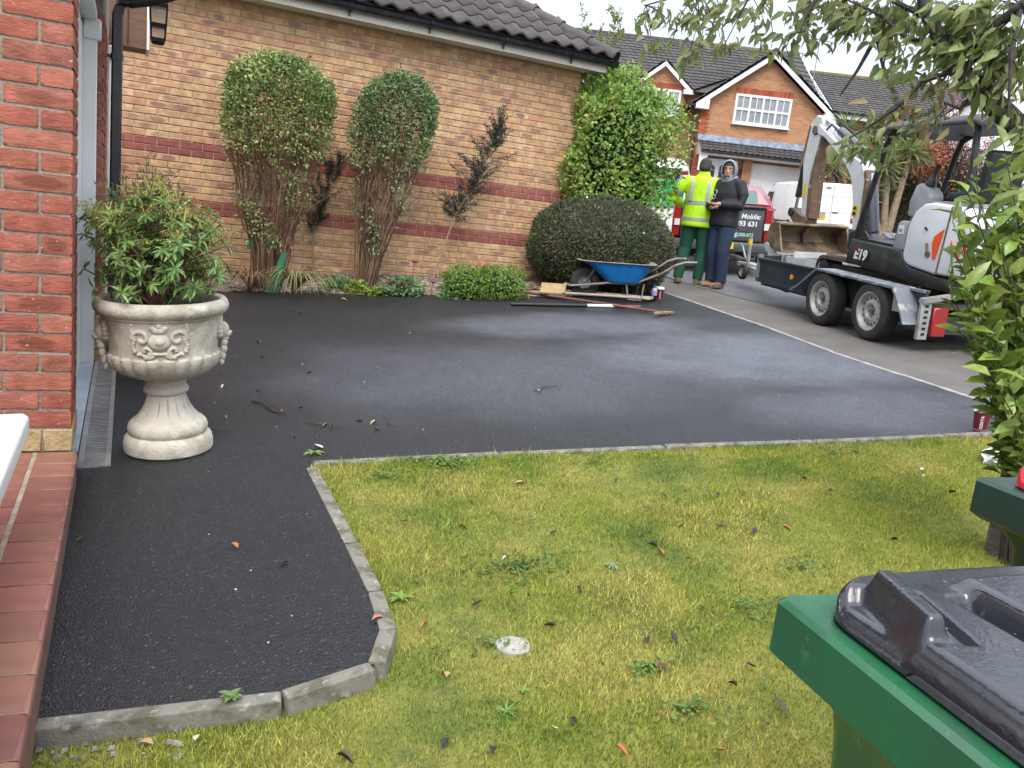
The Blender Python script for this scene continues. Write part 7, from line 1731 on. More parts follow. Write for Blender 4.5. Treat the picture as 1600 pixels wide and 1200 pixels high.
def wheelie_bin(corner, ang, mat, lidmat, label, Wd=.50, Ln=.56):
    """corner = far front corner of the rim; local x runs to the hinge, local -y along the front edge"""
    z0 = lawn_z(corner[0]+.25, max(.3, corner[1]-.25)); zr = corner[2]-z0
    o = empty('wheelie_bin', mat4=Matrix.Translation((corner[0], corner[1], z0)) @ Matrix.Rotation(R(ang), 4, 'Z'), label=label, cat='bin')
    Y0, Y1 = -Wd, 0
    m = MB(); m.loft([rrect(.11, Ln-.10, Y0+.075, Y1-.075, .03, 0), rrect(.055, Ln-.04, Y0+.05, Y1-.05, .03, zr-.14), rrect(.050, Ln-.035, Y0+.045, Y1-.045, .03, zr-.105), rrect(.022, Ln-.02, Y0+.02, Y1-.02, .03, zr-.066)]); b = m.build('body', mat, o, bevel=.0)
    for p in b.data.polygons: p.use_smooth = True
    try: b.data.set_sharp_from_angle(angle=R(35))
    except Exception: pass
    m = MB(); m.loft([rrect(.010, Ln-.01, Y0+.012, Y1-.012, .012, zr-.070), rrect(.0, Ln, Y0, Y1, .014, zr-.062), rrect(.0, Ln, Y0, Y1, .014, zr-.006), rrect(.006, Ln-.006, Y0+.006, Y1-.006, .012, zr), rrect(.05, Ln-.03, Y0+.04, Y1-.04, .03, zr-.002), rrect(.055, Ln-.035, Y0+.045, Y1-.045, .03, zr-.03)], cap=False); r_ = m.build('rim', mat, o, smooth=True, angle=32)
    # lid: moulded shell with a scooped grip corner, a handle ridge, a slot and a raised middle panel
    x0, x1, y0, y1 = .024, Ln+.03, Y0+.012, Y1-.036; rc = .055
    def ss(v, a, b): t = np.clip((v-a)/(b-a), 0, 1); return t*t*(3-2*t)
    def bx(v, a, b, e): return ss(v, a-e, a+e)*(1-ss(v, b-e, b+e))
    A_, B_ = np.array([.060, -.072]), np.array([.032, -.176]); tv = B_-A_; tl = np.linalg.norm(tv); tv = tv/tl; nv = np.array([tv[1], -tv[0]])
    if nv[0] > 0: nv = -nv
    def hgt(x, y):
        t = ((x-A_[0])*tv[0]+(y-A_[1])*tv[1])/tl; s_ = (x-A_[0])*nv[0]+(y-A_[1])*nv[1]
        h = .036+.012*(1-((x-(x0+x1)/2)/((x1-x0)/2))**2)+.006*(1-((y-(y0+y1)/2)/((y1-y0)/2))**2)
        h = h-.017*bx(s_, .006, .036, .007)*bx(t, .0, .98, .08)
        h = h+.021*bx(s_, -.017, .004, .0055)*bx(t, .0, 1.0, .05)
        h = h-.013*bx(s_, -.042, -.031, .0035)*bx(t, .10, 1.05, .05)
        h = h+.012*bx(x, .150, x1-.05, .010)*bx(y, y0+.05, y1-.05, .008)
        h = h-.022*bx(x, .122, .148, .005)*bx(y, y0+.10, y1-.075, .008)
        return h
    gx_ = np.linspace(x0, x1, 250); gy_ = np.linspace(y0, y1, 220); XX, YY = np.meshgrid(gx_, gy_, indexing='ij')
    cx_ = np.clip(XX, x0+rc, x1-rc); cy_ = np.clip(YY, y0+rc, y1-rc); dx_, dy_ = XX-cx_, YY-cy_; dd = np.hypot(dx_, dy_); f_ = np.where(dd > rc, rc/np.maximum(dd, 1e-9), 1); X2, Y2 = cx_+dx_*f_, cy_+dy_*f_
    ed = np.minimum.reduce([rc-np.hypot(X2-cx_, Y2-cy_)+0*X2, np.full_like(X2, 9.)]); ed = np.where((np.abs(dx_) > 1e-9) | (np.abs(dy_) > 1e-9), rc-np.hypot(X2-cx_, Y2-cy_), rc)
    H = hgt(X2, Y2)-.010*(1-np.clip(ed/.010, 0, 1))**2
    V = np.stack([X2, Y2, zr+H], -1).reshape(-1, 3); nI, nJ = X2.shape; id_ = np.arange(nI*nJ).reshape(nI, nJ)
    F = np.stack([id_[:-1, :-1], id_[1:, :-1], id_[1:, 1:], id_[:-1, 1:]], -1).reshape(-1, 4)
    lid = link('lid', np_mesh('lid', V, F, lidmat, True), o); top = zr+.036
    per = list(id_[0, :])+list(id_[1:, -1])+list(id_[-1, ::-1][1:])+list(id_[::-1, 0][1:-1]); ring_ = V[per]
    m = MB(); secs = [ring_]
    for dz_, k in ((.004, 1.004), (.020, 1.004), (.0215, .998), (.024, 1.004), (None, 1.006), (None, .985)):
        q = ring_.copy(); cxy = np.array([(x0+x1)/2, (y0+y1)/2]); q[:, :2] = cxy+(q[:, :2]-cxy)*k; q[:, 2] = (q[:, 2]-dz_) if dz_ is not None else zr+.003; q[:, 2] = np.maximum(q[:, 2], zr+.003); secs.append(q)
    m.loft([[tuple(p) for p in q] for q in secs], cap=False); m.build('lid_edge', lidmat, lid, smooth=True, angle=40)
    dm = lambda x, y: float(hgt(np.array(x), np.array(y)))-.036
    # droplets of rain water
    if lidmat is M['binlid']:
        m = MB(); m.smooth = True; rr = random.Random(4)
        for k in range(260):
            x, y = rr.uniform(x0+.02, x1-.06), rr.uniform(y0+.03, y1-.02); s_ = rr.uniform(.0008, .0026)
            m.ball((x, y, top+dm(x, y)), (s_, s_*rr.uniform(.8, 1.4), s_*.35), 7, 4)
        w_ = pm('water_drop', (.06, .065, .08), .04, spec=.8); q = m.build('water_drops', w_, lid); q['kind'] = 'stuff'
    for y in (Y0+.08, Y1-.08):
        m = MB(); m.tube([(Ln-.02, y-.03, zr+.005), (Ln-.02, y+.03, zr+.005)], .016, 10); m.build('hinge', mat, o)
        wheel(o, (Ln-.02, y+(.03 if y > Y0+.2 else -.03), .10), .10, .04, .05, 1, 0).rotation_euler = (0, 0, R(90))
    return o
wheelie_bin((.642, .612, .84), -9, M['bingreen'], M['binlid'], 'green wheelie bin with a wet dark grey lid in the near right corner')
M['redlid'] = pm('red_lid_plastic', (.62, .02, .035), .35)
wheelie_bin((1.345, .884, .86), -8, M['bindark'], M['redlid'], 'dark green wheelie bin with a red lid at the right edge')

# ---- white plastic bag by the tree
bp = ground_px(1568, 728, -.03); bg_ = empty('plastic_bag', (bp.x, bp.y, bp.z), 'crumpled white plastic bag lying by the tree trunk', 'bag'); bpy.context.view_layer.update()
m = MB(); n, k = 22, 12; P = []
for i in range(k+1):
    row = []
    for j in range(n):
        th = 2*math.pi*j/n; ph = -math.pi/2+math.pi*i/k; v = Vector((math.cos(ph)*math.cos(th), math.cos(ph)*math.sin(th), math.sin(ph)))
        f = 1+.35*mnoise.noise(v*2.2+Vector((3, 1, 2)))+.22*mnoise.noise(v*6); q = Vector((v.x*.13*f, v.y*.09*f, max(-.01, .05+v.z*.065*f))); row.append(tuple(q))
    P.append(row)
m.loft(P, cap=False); m.build('bag', pm('white_polythene', (.72, .73, .76), .35, trans=.0, bump=.8, bscale=22), bg_)
m = MB(); rows = []
for i in range(5): t = i/4; rows.append([(-.03+.10*t+.02*math.sin(j*2+i), -.02+.02*j, .09+.07*t+.012*math.cos(j*3+i)) for j in range(4)])
m.loft(rows, cap=False, closed=False); m.build('bag_handle', pm('white_polythene_edge', (.75, .76, .78), .4), bg_)

# ---- fallen leaves, twigs, cover, weeds
cols = {'orange': (.50, .17, .05), 'brown': (.10, .055, .035), 'tan': (.52, .38, .20), 'dark': (.030, .024, .02), 'cream': (.68, .60, .42), 'pink': (.48, .22, .15)}
LF = {k: pm(k+'_fallen_leaf', v, .6, c2=tuple(x*.7 for x in v), scale=30) for k, v in cols.items()}
lab = {'orange': 'orange', 'brown': 'brown', 'tan': 'tan', 'dark': 'dark wet', 'cream': 'cream', 'pink': 'pinkish'}
fl_me = {}; FL = {}
def fallen(x, y, c, size, lawn=False, seed=0):
    p = ground_px(x, y, -.04 if lawn else 0); z = (lawn_z(p.x, p.y)+.014) if lawn else G(p.x, p.y)+.006
    key = (c, seed % 3)
    if key not in fl_me: fl_me[key] = leaf_mesh('fallen_leaf', LF[c], (.05, -.35, .3)[seed % 3], (.5, .35, .7)[seed % 3], (.45, .55, .35)[seed % 3])
    a = random.uniform(0, 6.28); o = link('fallen_leaf', fl_me[key]); o.matrix_world = Matrix.Translation((p.x, p.y, z)) @ Matrix.Rotation(a, 4, 'Z') @ Matrix.Rotation(random.uniform(-.2, .25), 4, 'X') @ Matrix.Rotation(random.uniform(-.4, .4), 4, 'Y') @ Matrix.Scale(size, 4)
    wh = 'lawn' if lawn else 'black drive'; FL.setdefault((lab[c], wh), []).append((x, o))
drv = [(401, 536, 'tan', .06), (406, 560, 'orange', .045), (356, 651, 'orange', .05), (372, 859, 'orange', .05), (451, 880, 'pink', .045), (588, 661, 'tan', .055), (583, 672, 'brown', .05), (505, 702, 'cream', .06), (462, 684, 'pink', .04), (555, 659, 'orange', .05), (592, 577, 'orange', .04), (533, 469, 'tan', .07), (527, 597, 'brown', .045), (471, 490, 'cream', .06), (352, 604, 'cream', .06), (440, 645, 'orange', .05), (466, 640, 'dark', .04), (487, 584, 'dark', .045), (420, 580, 'dark', .035), (375, 572, 'dark', .04), (520, 668, 'dark', .04), (610, 665, 'dark', .03), (118, 848, 'orange', .035), (580, 972, 'pink', .05), (845, 612, 'tan', .05), (640, 522, 'cream', .025), (512, 666, 'pink', .04), (440, 550, 'dark', .035), (400, 610, 'dark', .04), (343, 585, 'brown', .04), (470, 570, 'tan', .03)]
lwn = [(820, 768, 'tan', .07), (857, 845, 'dark', .045), (1010, 862, 'dark', .06), (1035, 880, 'orange', .05), (630, 825, 'orange', .05), (715, 832, 'orange', .05), (868, 985, 'dark', .05), (735, 953, 'dark', .05), (665, 980, 'orange', .045), (697, 1063, 'tan', .06), (865, 1143, 'cream', .04), (960, 1175, 'orange', .05), (1022, 1050, 'brown', .05), (1228, 1125, 'brown', .06), (1219, 836, 'orange', .05), (1434, 748, 'cream', .06), (1480, 785, 'dark', .06), (1438, 755, 'tan', .04), (240, 1170, 'tan', .05), (308, 1155, 'cream', .035), (525, 1187, 'brown', .06), (770, 1175, 'dark', .05), (1115, 1180, 'orange', .045), (1060, 835, 'dark', .045), (1130, 838, 'dark', .04), (1175, 850, 'dark', .045), (900, 925, 'dark', .04), (1010, 1015, 'dark', .045), (1055, 1015, 'dark', .05), (1150, 1085, 'dark', .04), (900, 1140, 'dark', .04), (1040, 790, 'dark', .04), (790, 880, 'cream', .03), (1300, 780, 'dark', .045), (1120, 790, 'dark', .04), (1250, 760, 'dark', .035), (700, 1160, 'dark', .05), (1180, 1055, 'dark', .05), (960, 760, 'brown', .05), (1340, 720, 'tan', .05), (1240, 700, 'dark', .04), (1400, 860, 'dark', .04)]
for i, (x, y, c, s) in enumerate(drv): fallen(x, y, c, s*.85, False, i)
for i, (x, y, c, s) in enumerate(lwn): fallen(x, y, c, s*.8, True, i)
ORD = ['leftmost', 'second', 'third', 'fourth', 'fifth', 'sixth', 'seventh', 'eighth', 'ninth', 'tenth', 'eleventh', 'twelfth', 'thirteenth', 'fourteenth', 'fifteenth', 'sixteenth', 'seventeenth', 'eighteenth', 'nineteenth', 'twentieth', 'twenty first', 'twenty second', 'twenty third', 'twenty fourth', 'twenty fifth']
for (c, wh), L0 in FL.items():
    L0.sort(key=lambda q: q[0]); n = len(L0)
    for i, (x, o) in enumerate(L0):
        w = 'only one of its colour' if n == 1 else ('leftmost of its colour' if i == 0 else ('rightmost of its colour' if i == n-1 else f'{ORD[i]} of its colour from the left'))
        tag(o, f'{c} fallen leaf on the {wh}, {w}', 'leaf', f'{c} leaves on the {wh}')
def twig(pts, r, label):
    P = [ground_px(*p)+Vector((0, 0, .008+.006*(i % 2))) for i, p in enumerate(pts)]; m = MB(); m.tube(P, [r]*(len(P)-1)+[r*.5], 6); a = P[1]; d = (P[-1]-P[0]).normalized(); m.tube([a, a+d*.05+Vector((-d.y, d.x, .02))*.05], r*.6, 5)
    tag(m.build('twig', BARK), label, 'twig')
twig([(394, 628), (412, 634), (428, 645), (447, 650)], .005, 'dark curved twig on the drive right of the urn foot'); twig([(836, 612), (850, 608), (870, 604)], .004, 'pale straight twig alone in the middle of the drive'); twig([(478, 662), (495, 666), (512, 666)], .003, 'thin dark twig on the drive near the kerb corner'); twig([(328, 672), (338, 676), (344, 678)], .003, 'tiny twig on the drive beside the urn base')
# scattered grit
n = 230; gx = rng.uniform(.1, 4.8, n); gy = rng.uniform(2.0, 8.2, n); ok = inside(gx, gy, drive); gx, gy = gx[ok], gy[ok]; V = []; F = []
for i, (x, y) in enumerate(zip(gx, gy)):
    s = random.choice((.0015, .002, .002, .003, .004)); b = np.array([(-1, -1, 0), (1, -.8, 0), (.9, 1, 0), (-1, .8, 0), (0, 0, 1.2)])*s*random.uniform(.7, 1.3)+np.array([x, y, G(x, y)+.001]); V.append(b); F.append(np.array([(0, 1, 4), (1, 2, 4), (2, 3, 4), (3, 0, 4)])+5*i)
tag(link('grit', np_mesh('grit', np.concatenate(V), np.concatenate(F), pm('pale_grit', (.5, .46, .4), .9, rnd=(.3, 1.4), island=True))), 'pale specks of grit scattered over the black drive', 'grit', kind='stuff')
p = ground_px(801, 1016, -.055); cz = lawn_z(p.x, p.y)+.002
m = MB(); m.loft([[(p.x+.048*f*math.cos(a)*(1+.06*math.sin(3*a)), p.y+.046*f*math.sin(a)*(1+.05*math.cos(2*a)), cz+h) for a in [2*math.pi*k/20 for k in range(20)]] for f, h in ((1.1, -.03), (1.1, .004), (1.03, .007), (.5, .0072))]); tag(m.build('concrete_disc', pm('pale_concrete_cap', (.42, .40, .37), .9, c2=(.33, .31, .28), scale=26, bump=.4, bscale=80), smooth=True, angle=40), 'small pale round concrete disc set in the lawn', 'disc')
WEED = leaf_mat('weed_leaf', (.17, .30, .06), (.24, .36, .09), rnd=(.7, 1.3, .01)); CLOV = leaf_mat('clover_leaf', (.11, .19, .035), (.15, .235, .05), rnd=(.6, 1.4, .01)); PALEW = leaf_mat('pale_rosette_leaf', (.28, .37, .20), (.2, .3, .14))
CLOV2 = leaf_mat('kerb_weed_leaf', (.13, .23, .07), (.18, .28, .1))
def weed(x, y, n, L, mat, label, lawn=True, rise=.4, W=.3):
    p = ground_px(x, y, -.04 if lawn else .01); z = (lawn_z(p.x, p.y) if lawn else p.z)+.006; o = plant('weed', (p.x, p.y, z), label, 'weed'); inv = o.matrix_world.inverted()
    me = leaf_mesh('leaf', mat, .3, .25, W)
    for i in range(n):
        a = 6.28*i/n+random.uniform(-.25, .25); d = Vector((math.cos(a), math.sin(a), rise*random.uniform(.5, 1.3))).normalized(); s = d.cross(Vector((0, 0, 1))).normalized(); u = s.cross(d); ob = link('leaf', me, o); ob.matrix_parent_inverse = inv; ob.matrix_basis = Matrix.Translation((p.x, p.y, z)) @ Matrix((s, d, u)).transposed().to_4x4() @ Matrix.Scale(L*random.uniform(.7, 1.15), 4)
weed(362, 1092, 9, .030, CLOV2, 'green lobed weed growing out of the kerb joint', False, .5, .55)
weed(790, 1116, 13, .036, WEED, 'grassy green weed rosette below the pale disc in the lawn', True, .9, .16)
weed(955, 893, 12, .036, PALEW, 'pale green rosette weed in the middle of the lawn', True, .25, .28)
weed(626, 940, 10, .04, WEED, 'broad leaved weed beside the kerb curve', True, .6, .4)
weed(818, 1080, 8, .02, WEED, 'tiny weed left of the grassy rosette', True, .5, .4); weed(490, 720, 9, .06, WEED, 'leafy weed at the kerb corner', True, .5, .35); weed(700, 735, 10, .07, CLOV, 'dark broad weed in the grass near the far kerb', True, .5, .4)
# stones at the foot of the kerb corner
sv = []; sf = []
for i in range(26):
    p = ground_px(60+random.random()**1.5*260, 1180+random.uniform(-12, 20), -.06); r_ = random.uniform(.003, .008); b = np.array([(-1, -1, 0), (1, -.9, 0), (.9, 1, 0), (-1, .8, 0), (-.5, -.6, .9), (.6, -.5, 1), (.5, .6, .8), (-.6, .5, 1)])*np.array([r_*random.uniform(.8, 1.6), r_, r_*.8])+np.array([p.x, p.y, lawn_z(p.x, p.y)+.004])
    sv.append(b); sf.append(np.array([(4, 5, 6, 7), (0, 1, 5, 4), (1, 2, 6, 5), (2, 3, 7, 6), (3, 0, 4, 7)])+8*i)
tag(link('stones', np_mesh('stones', np.concatenate(sv), np.concatenate(sf), pm('kerb_foot_stone', (.30, .27, .22), .9, rnd=(.5, 1.4, .02), island=True))), 'small loose stones at the foot of the near kerb', 'stones', kind='stuff')
# clover mats: too fine to count
cl = []
for (x, y, r, n) in ((815, 895, .13, 620), (1010, 1055, .06, 160), (690, 738, .16, 420), (640, 732, .12, 220), (1250, 900, .10, 160), (1080, 1120, .10, 200), (930, 735, .2, 300), (1300, 720, .2, 250), (600, 760, .10, 200), (1160, 960, .12, 180), (760, 1010, .1, 120)):
    c = ground_px(x, y, -.045); a = rng.uniform(0, 6.28, n); q = r*np.abs(rng.normal(size=n))*.8; xx = c.x+np.cos(a)*q*1.5; yy = c.y+np.sin(a)*q*.8; zz = np.array([lawn_z(u, v) for u, v in zip(xx, yy)])+rng.uniform(.010, .024, n); cl.append(np.stack([xx, yy, zz], 1))
cl = np.concatenate(cl); cl = cl[rng.random(len(cl)) < .6]; cl = cl[inside(cl[:, 0], cl[:, 1], lawn_poly)]; n = len(cl); V, F = leaves_geo(cl, rand_dirs(n)*np.array([1, 1, .25]), np.array([0, 0, 1.])+rng.normal(size=(n, 3))*.3, rng.uniform(.010, .02, n), .011)
tag(link('clover', np_mesh('clover', V, F, CLOV)), 'dark green clover mats in the mossy lawn', 'clover', kind='stuff')
# ================================================================== THE TWO MEN
def remeshed(mb, voxel, iters=3):
    me = mb.mesh('tmp', []); bm = bmesh.new(); bm.from_mesh(me); bmesh.ops.recalc_face_normals(bm, faces=bm.faces); bm.to_mesh(me); bm.free()
    o = bpy.data.objects.new('tmp', me); col.objects.link(o)
    r_ = o.modifiers.new('r', 'REMESH'); r_.mode = 'VOXEL'; r_.voxel_size = voxel; r_.use_smooth_shade = True
    s_ = o.modifiers.new('s', 'SMOOTH'); s_.factor = .5; s_.iterations = iters
    bpy.context.view_layer.update(); out = bpy.data.meshes.new_from_object(o.evaluated_get(bpy.context.evaluated_depsgraph_get())); bpy.data.objects.remove(o)
    return out
def mesh_part(name, me, mat, parent):
    me.materials.clear(); me.materials.append(mat)
    for p in me.polygons: p.use_smooth = True
    return link(name, me, parent)
def ell(c, rx, ry, n=18, p=2.3, tilt=0):
    P = []
    for k in range(n):
        a = 2*math.pi*k/n; x = math.copysign(abs(math.cos(a))**(2/p), math.cos(a))*rx; y = math.copysign(abs(math.sin(a))**(2/p), math.sin(a))*ry
        P.append((c[0]+x, c[1]+y, c[2]+tilt*y))
    return P
SKIN = pm('skin', (.52, .31, .22), .55, c2=(.46, .26, .18), scale=12)
HAIR = pm('dark_hair', (.030, .021, .017), .7, bump=.5, bscale=140)
M['hivis'] = pm('hi_vis_yellow', (.56, .95, .015), .6, c2=(.46, .80, .01), scale=5, bump=.5, bscale=9)
M['reflect'] = pm('silver_reflective_tape', (.42, .44, .45), .35, c2=(.34, .36, .38), scale=8)
M['greentr'] = pm('dark_green_workwear', (.012, .075, .042), .85, c2=(.02, .10, .06), scale=6, bump=.8, bscale=11)
M['navy'] = pm('navy_trousers', (.016, .028, .065), .85, c2=(.025, .04, .085), scale=6, bump=.8, bscale=11)
M['blkjacket'] = pm('black_jacket', (.012, .013, .017), .7, c2=(.02, .022, .028), scale=6, bump=.8, bscale=10)
M['hood'] = pm('grey_hood', (.26, .30, .34), .85, c2=(.20, .23, .27), scale=8, bump=.4, bscale=30)
M['boot'] = pm('muddy_brown_boot', (.13, .085, .05), .8, c2=(.20, .15, .09), scale=12, bump=.5, bscale=40)
def hand(m, wrist, dirv, palmn, side, s=1.0, curl=.6):
    """palm and five fingers added to m"""
    w = Vector(wrist); d = Vector(dirv).normalized(); n = Vector(palmn); n = (n-d*n.dot(d)).normalized(); x = d.cross(n)*side
    m.loft([[w+d*t+x*(u*.036*s)*k+n*(v*.014*s) for u, v in ((-1, -1), (1, -1), (1, 1), (-1, 1))] for t, k in ((-.01, .75), (.03*s, 1.0), (.085*s, 1.05))])
    for i, ln in enumerate((.062, .072, .067, .052)):
        b = w+d*.08*s+x*(-.028+.019*i)*s; L1 = ln*s; p1 = b+d*L1*.5+n*L1*.12*curl; p2 = p1+d*L1*.32*(1-curl*.6)+n*L1*.35*curl; p3 = p2+d*L1*.2*(1-curl)+n*L1*.3*curl; m.tube([b-d*.015, b, p1, p2, p3], [.0095*s, .0095*s, .0088*s, .008*s, .0065*s], 7)
    b = w+d*.025*s+x*.034*s; m.tube([b-x*.012, b, b+d*.035*s+x*.016*s+n*.008, b+d*.062*s+x*.014*s+n*.022*s], [.011*s, .011*s, .010*s, .008*s], 7)
def head(m, c, tilt=0):
    """face looks to +Y; c = centre of head"""
    cx, cy, cz = c
    secs = []
    for z, rx, ry, oy in ((-.125, .032, .03, .035), (-.112, .046, .058, .028), (-.085, .058, .078, .015), (-.045, .066, .090, .006), (0, .072, .097, .0), (.045, .076, .100, -.004), (.08, .068, .088, -.008), (.108, .045, .060, -.010), (.12, .02, .025, -.01)): secs.append(ell((cx, cy+oy, cz+z), rx, ry, 18, 2.1))
    m.loft(secs)
    m.loft([[(cx-.009, cy+.088, cz+.012), (cx+.009, cy+.088, cz+.012), (cx+.006, cy+.08, cz+.02), (cx-.006, cy+.08, cz+.02)], [(cx-.017, cy+.095, cz-.038), (cx+.017, cy+.095, cz-.038), (cx+.008, cy+.118, cz-.028), (cx-.008, cy+.118, cz-.028)]])
    m.ball((cx, cy+.088, cz-.070), (.024, .014, .011), 10, 6); m.ball((cx, cy+.078, cz-.108), (.024, .018, .014), 10, 6)
    for s_ in (-1, 1): m.ball((cx+s_*.076, cy-.005, cz-.008), (.010, .022, .032), 10, 7)
    m.tube([(cx, cy-.015, cz-.09), (cx, cy-.03, cz-.20)], [.056, .062], 14)
def limb(m, pts, rr, n=12): m.tube(pts, rr, n)
def person(x, y, az, label, legs, arms, headc, lean):
    o = empty('person', mat4=frame(x, y, az, tilt=False), label=label, cat='person'); return o

# ---- man in the hi-vis jacket, seen from behind
g1 = ground_px(1075, 443)
p1 = empty('person', mat4=frame(g1.x, g1.y, 47, tilt=False), label='man in a yellow hi-vis jacket and green trousers seen from behind', cat='person')
LG = {-1: [(-.09, 0, .90), (-.125, .03, .49), (-.15, -.05, .09)], 1: [(.09, 0, .90), (.12, .04, .49), (.11, .06, .09)]}
AR = {-1: [(-.19, .0, 1.43), (-.40, -.04, 1.18), (-.26, .20, 1.10)], 1: [(.19, .0, 1.43), (.30, .02, 1.16), (.20, .24, 1.06)]}
m = MB()
m.loft([ell((0, 0, .84), .15, .10), ell((0, 0, .95), .155, .105), ell((0, .01, 1.10), .14, .095), ell((0, .01, 1.30), .17, .105), ell((0, 0, 1.42), .16, .085), ell((0, -.01, 1.49), .07, .06)])
for s_ in (-1, 1):
    limb(m, [(s_*.09, 0, .93)]+LG[s_]+[(LG[s_][2][0], LG[s_][2][1]+.04, .045)], [.085, .085, .055, .038, .035]); m.box((LG[s_][2][0], LG[s_][2][1]+.07, .03), (.07, .22, .05))
    limb(m, [(s_*.13, 0, 1.43)]+AR[s_], [.055, .052, .042, .03]); hand(m, AR[s_][2], (-.4*s_, .8, .1), (0, .2, -1), s_)
head(m, (0, .03, 1.635))
mesh_part('body', remeshed(m, .011, 2), SKIN, p1)
m = MB(); m.loft([ell((0, -.035, 1.585), .074, .082), ell((0, -.02, 1.62), .084, .100), ell((0, .010, 1.68), .086, .104), ell((0, .02, 1.73), .072, .090), ell((0, .02, 1.762), .035, .045)]); mesh_part('hair', remeshed(m, .010, 3), HAIR, p1)
m = MB(); m.loft([ell((0, 0, .80), .225, .165), ell((0, 0, .84), .232, .170), ell((0, 0, .95), .222, .160), ell((0, .005, 1.10), .222, .155), ell((0, .005, 1.28), .228, .155), ell((0, -.005, 1.40), .215, .135), ell((0, -.015, 1.475), .14, .105), ell((0, -.01, 1.53), .082, .082), ell((0, -.012, 1.565), .085, .086), ell((0, -.012, 1.575), .06, .06)])
for s_ in (-1, 1): limb(m, [(s_*.14, 0, 1.42), AR[s_][0], tuple(Vector(AR[s_][0]).lerp(Vector(AR[s_][1]), .5)+Vector((s_*.02, -.01, 0))), AR[s_][1], tuple(Vector(AR[s_][1]).lerp(Vector(AR[s_][2]), .9))], [.085, .090, .082, .078, .058], 14)
jk = mesh_part('jacket', remeshed(m, .014, 3), M['hivis'], p1)
def band(z, rx, ry, h, cy=0):
    m = MB(); m.loft([ell((0, cy, z-h/2), rx-.002, ry-.002, 30), ell((0, cy, z-h/2), rx+.006, ry+.006, 30), ell((0, cy, z+h/2), rx+.006, ry+.006, 30), ell((0, cy, z+h/2), rx-.002, ry-.002, 30)], cap=False); m.build('reflective_band', M['reflect'], jk, smooth=True)
band(.905, .223, .163, .05); band(1.135, .220, .153, .05, .005)
for s_ in (-1, 1):
    m = MB(); rows = []
    for z, yy in ((1.15, -.158), (1.25, -.160), (1.34, -.152), (1.42, -.128), (1.47, -.085), (1.49, -.03), (1.47, .04), (1.40, .10), (1.25, .158), (1.15, .162)): xx = s_*.115; rows.append([(xx-.024, yy-.004*np.sign(-yy)*-1, z+.004), (xx+.024, yy-.004*np.sign(-yy)*-1, z+.004)])
    m.loft(rows, cap=False, closed=False); m.build('reflective_band', M['reflect'], jk, smooth=True)
    A, B = Vector(AR[s_][0]), Vector(AR[s_][1]); q = A.lerp(B, .62)+Vector((s_*.012, -.006, 0)); d = (B-A).normalized(); m = MB(); m.tube([q-d*.025, q+d*.025], .088, 18, cap=False); m.build('sleeve_band', M['reflect'], jk, smooth=True)
def trousers(o, LG, mat, hipz=.93, rad=(.112, .105, .085, .072)):
    m = MB(); m.loft([ell((0, 0, .80), .165, .125), ell((0, 0, .90), .172, .13), ell((0, 0, 1.0), .165, .12)])
    for s_ in (-1, 1): A, B, C = map(Vector, LG[s_]); limb(m, [(s_*.085, 0, .90), tuple(A.lerp(B, .3)), tuple(A.lerp(B, .7)), tuple(B), tuple(B.lerp(C, .5)+Vector((0, -.012, 0))), tuple(C+Vector((0, 0, .02))), tuple(C+Vector((0, .005, -.015)))], [rad[0], rad[0], rad[1]*.93, rad[2], rad[2]*.97, rad[3], rad[3]*1.08], 14)
    return mesh_part('trousers', remeshed(m, .013, 3), mat, o)
trousers(p1, LG, M['greentr'])
def boots(o, LG, turn=0):
    for s_ in (-1, 1):
        c = Vector(LG[s_][2]); m = MB(); f = Vector((math.sin(turn+s_*.25), math.cos(turn+s_*.25), 0))
        secs = []
        for t, w, h in ((-.075, .030, .05), (-.055, .042, .085), (0, .044, .11), (.05, .043, .085), (.11, .050, .06), (.165, .046, .05), (.19, .028, .035)):
            q = c+f*t; sx = Vector((f.y, -f.x, 0)); secs.append([q+sx*(w*a)+Vector((0, 0, -c.z+(h if b else 0))) for a, b in ((-1, 0), (1, 0), (.85, 1), (-.85, 1))])
        m.loft(secs); m.tube([c+Vector((0, 0, -.03)), c+Vector((0, 0, .06))], .05, 12); mesh_part('boot', remeshed(m, .010, 2), M['boot'], o)
boots(p1, LG)
# shovel he leans on
a, b = Vector((.19, .30, 1.04)), Vector((.36, .42, .18))
sh = empty('shovel', tuple(p1.matrix_world @ b), 'shovel with a wooden shaft held between the two men', 'shovel'); bpy.context.view_layer.update(); A, B = p1.matrix_world @ a, p1.matrix_world @ b; inv = sh.matrix_world.inverted()
m = MB(); m.tube([A+(A-B)*.08, B], .017, 8); q = m.build('shaft', pm('ash_handle', (.33, .21, .11), .6), sh, smooth=True); q.matrix_parent_inverse = inv
m = MB(); d = (B-A).normalized(); s_ = d.cross(Vector((0, 1, 0))).normalized(); n_ = s_.cross(d)
m.loft([[B+d*t+s_*w*u+n_*(.02*(1-abs(u))+k) for u, k in ((-1, 0), (0, 0), (1, 0), (1, -.006), (0, -.006), (-1, -.006))] for t, w in ((-.03, .03), (.03, .11), (.12, .12), (.22, .10), (.25, .06))]); q = m.build('blade', M['tubesteel'], sh, smooth=True); q.matrix_parent_inverse = inv

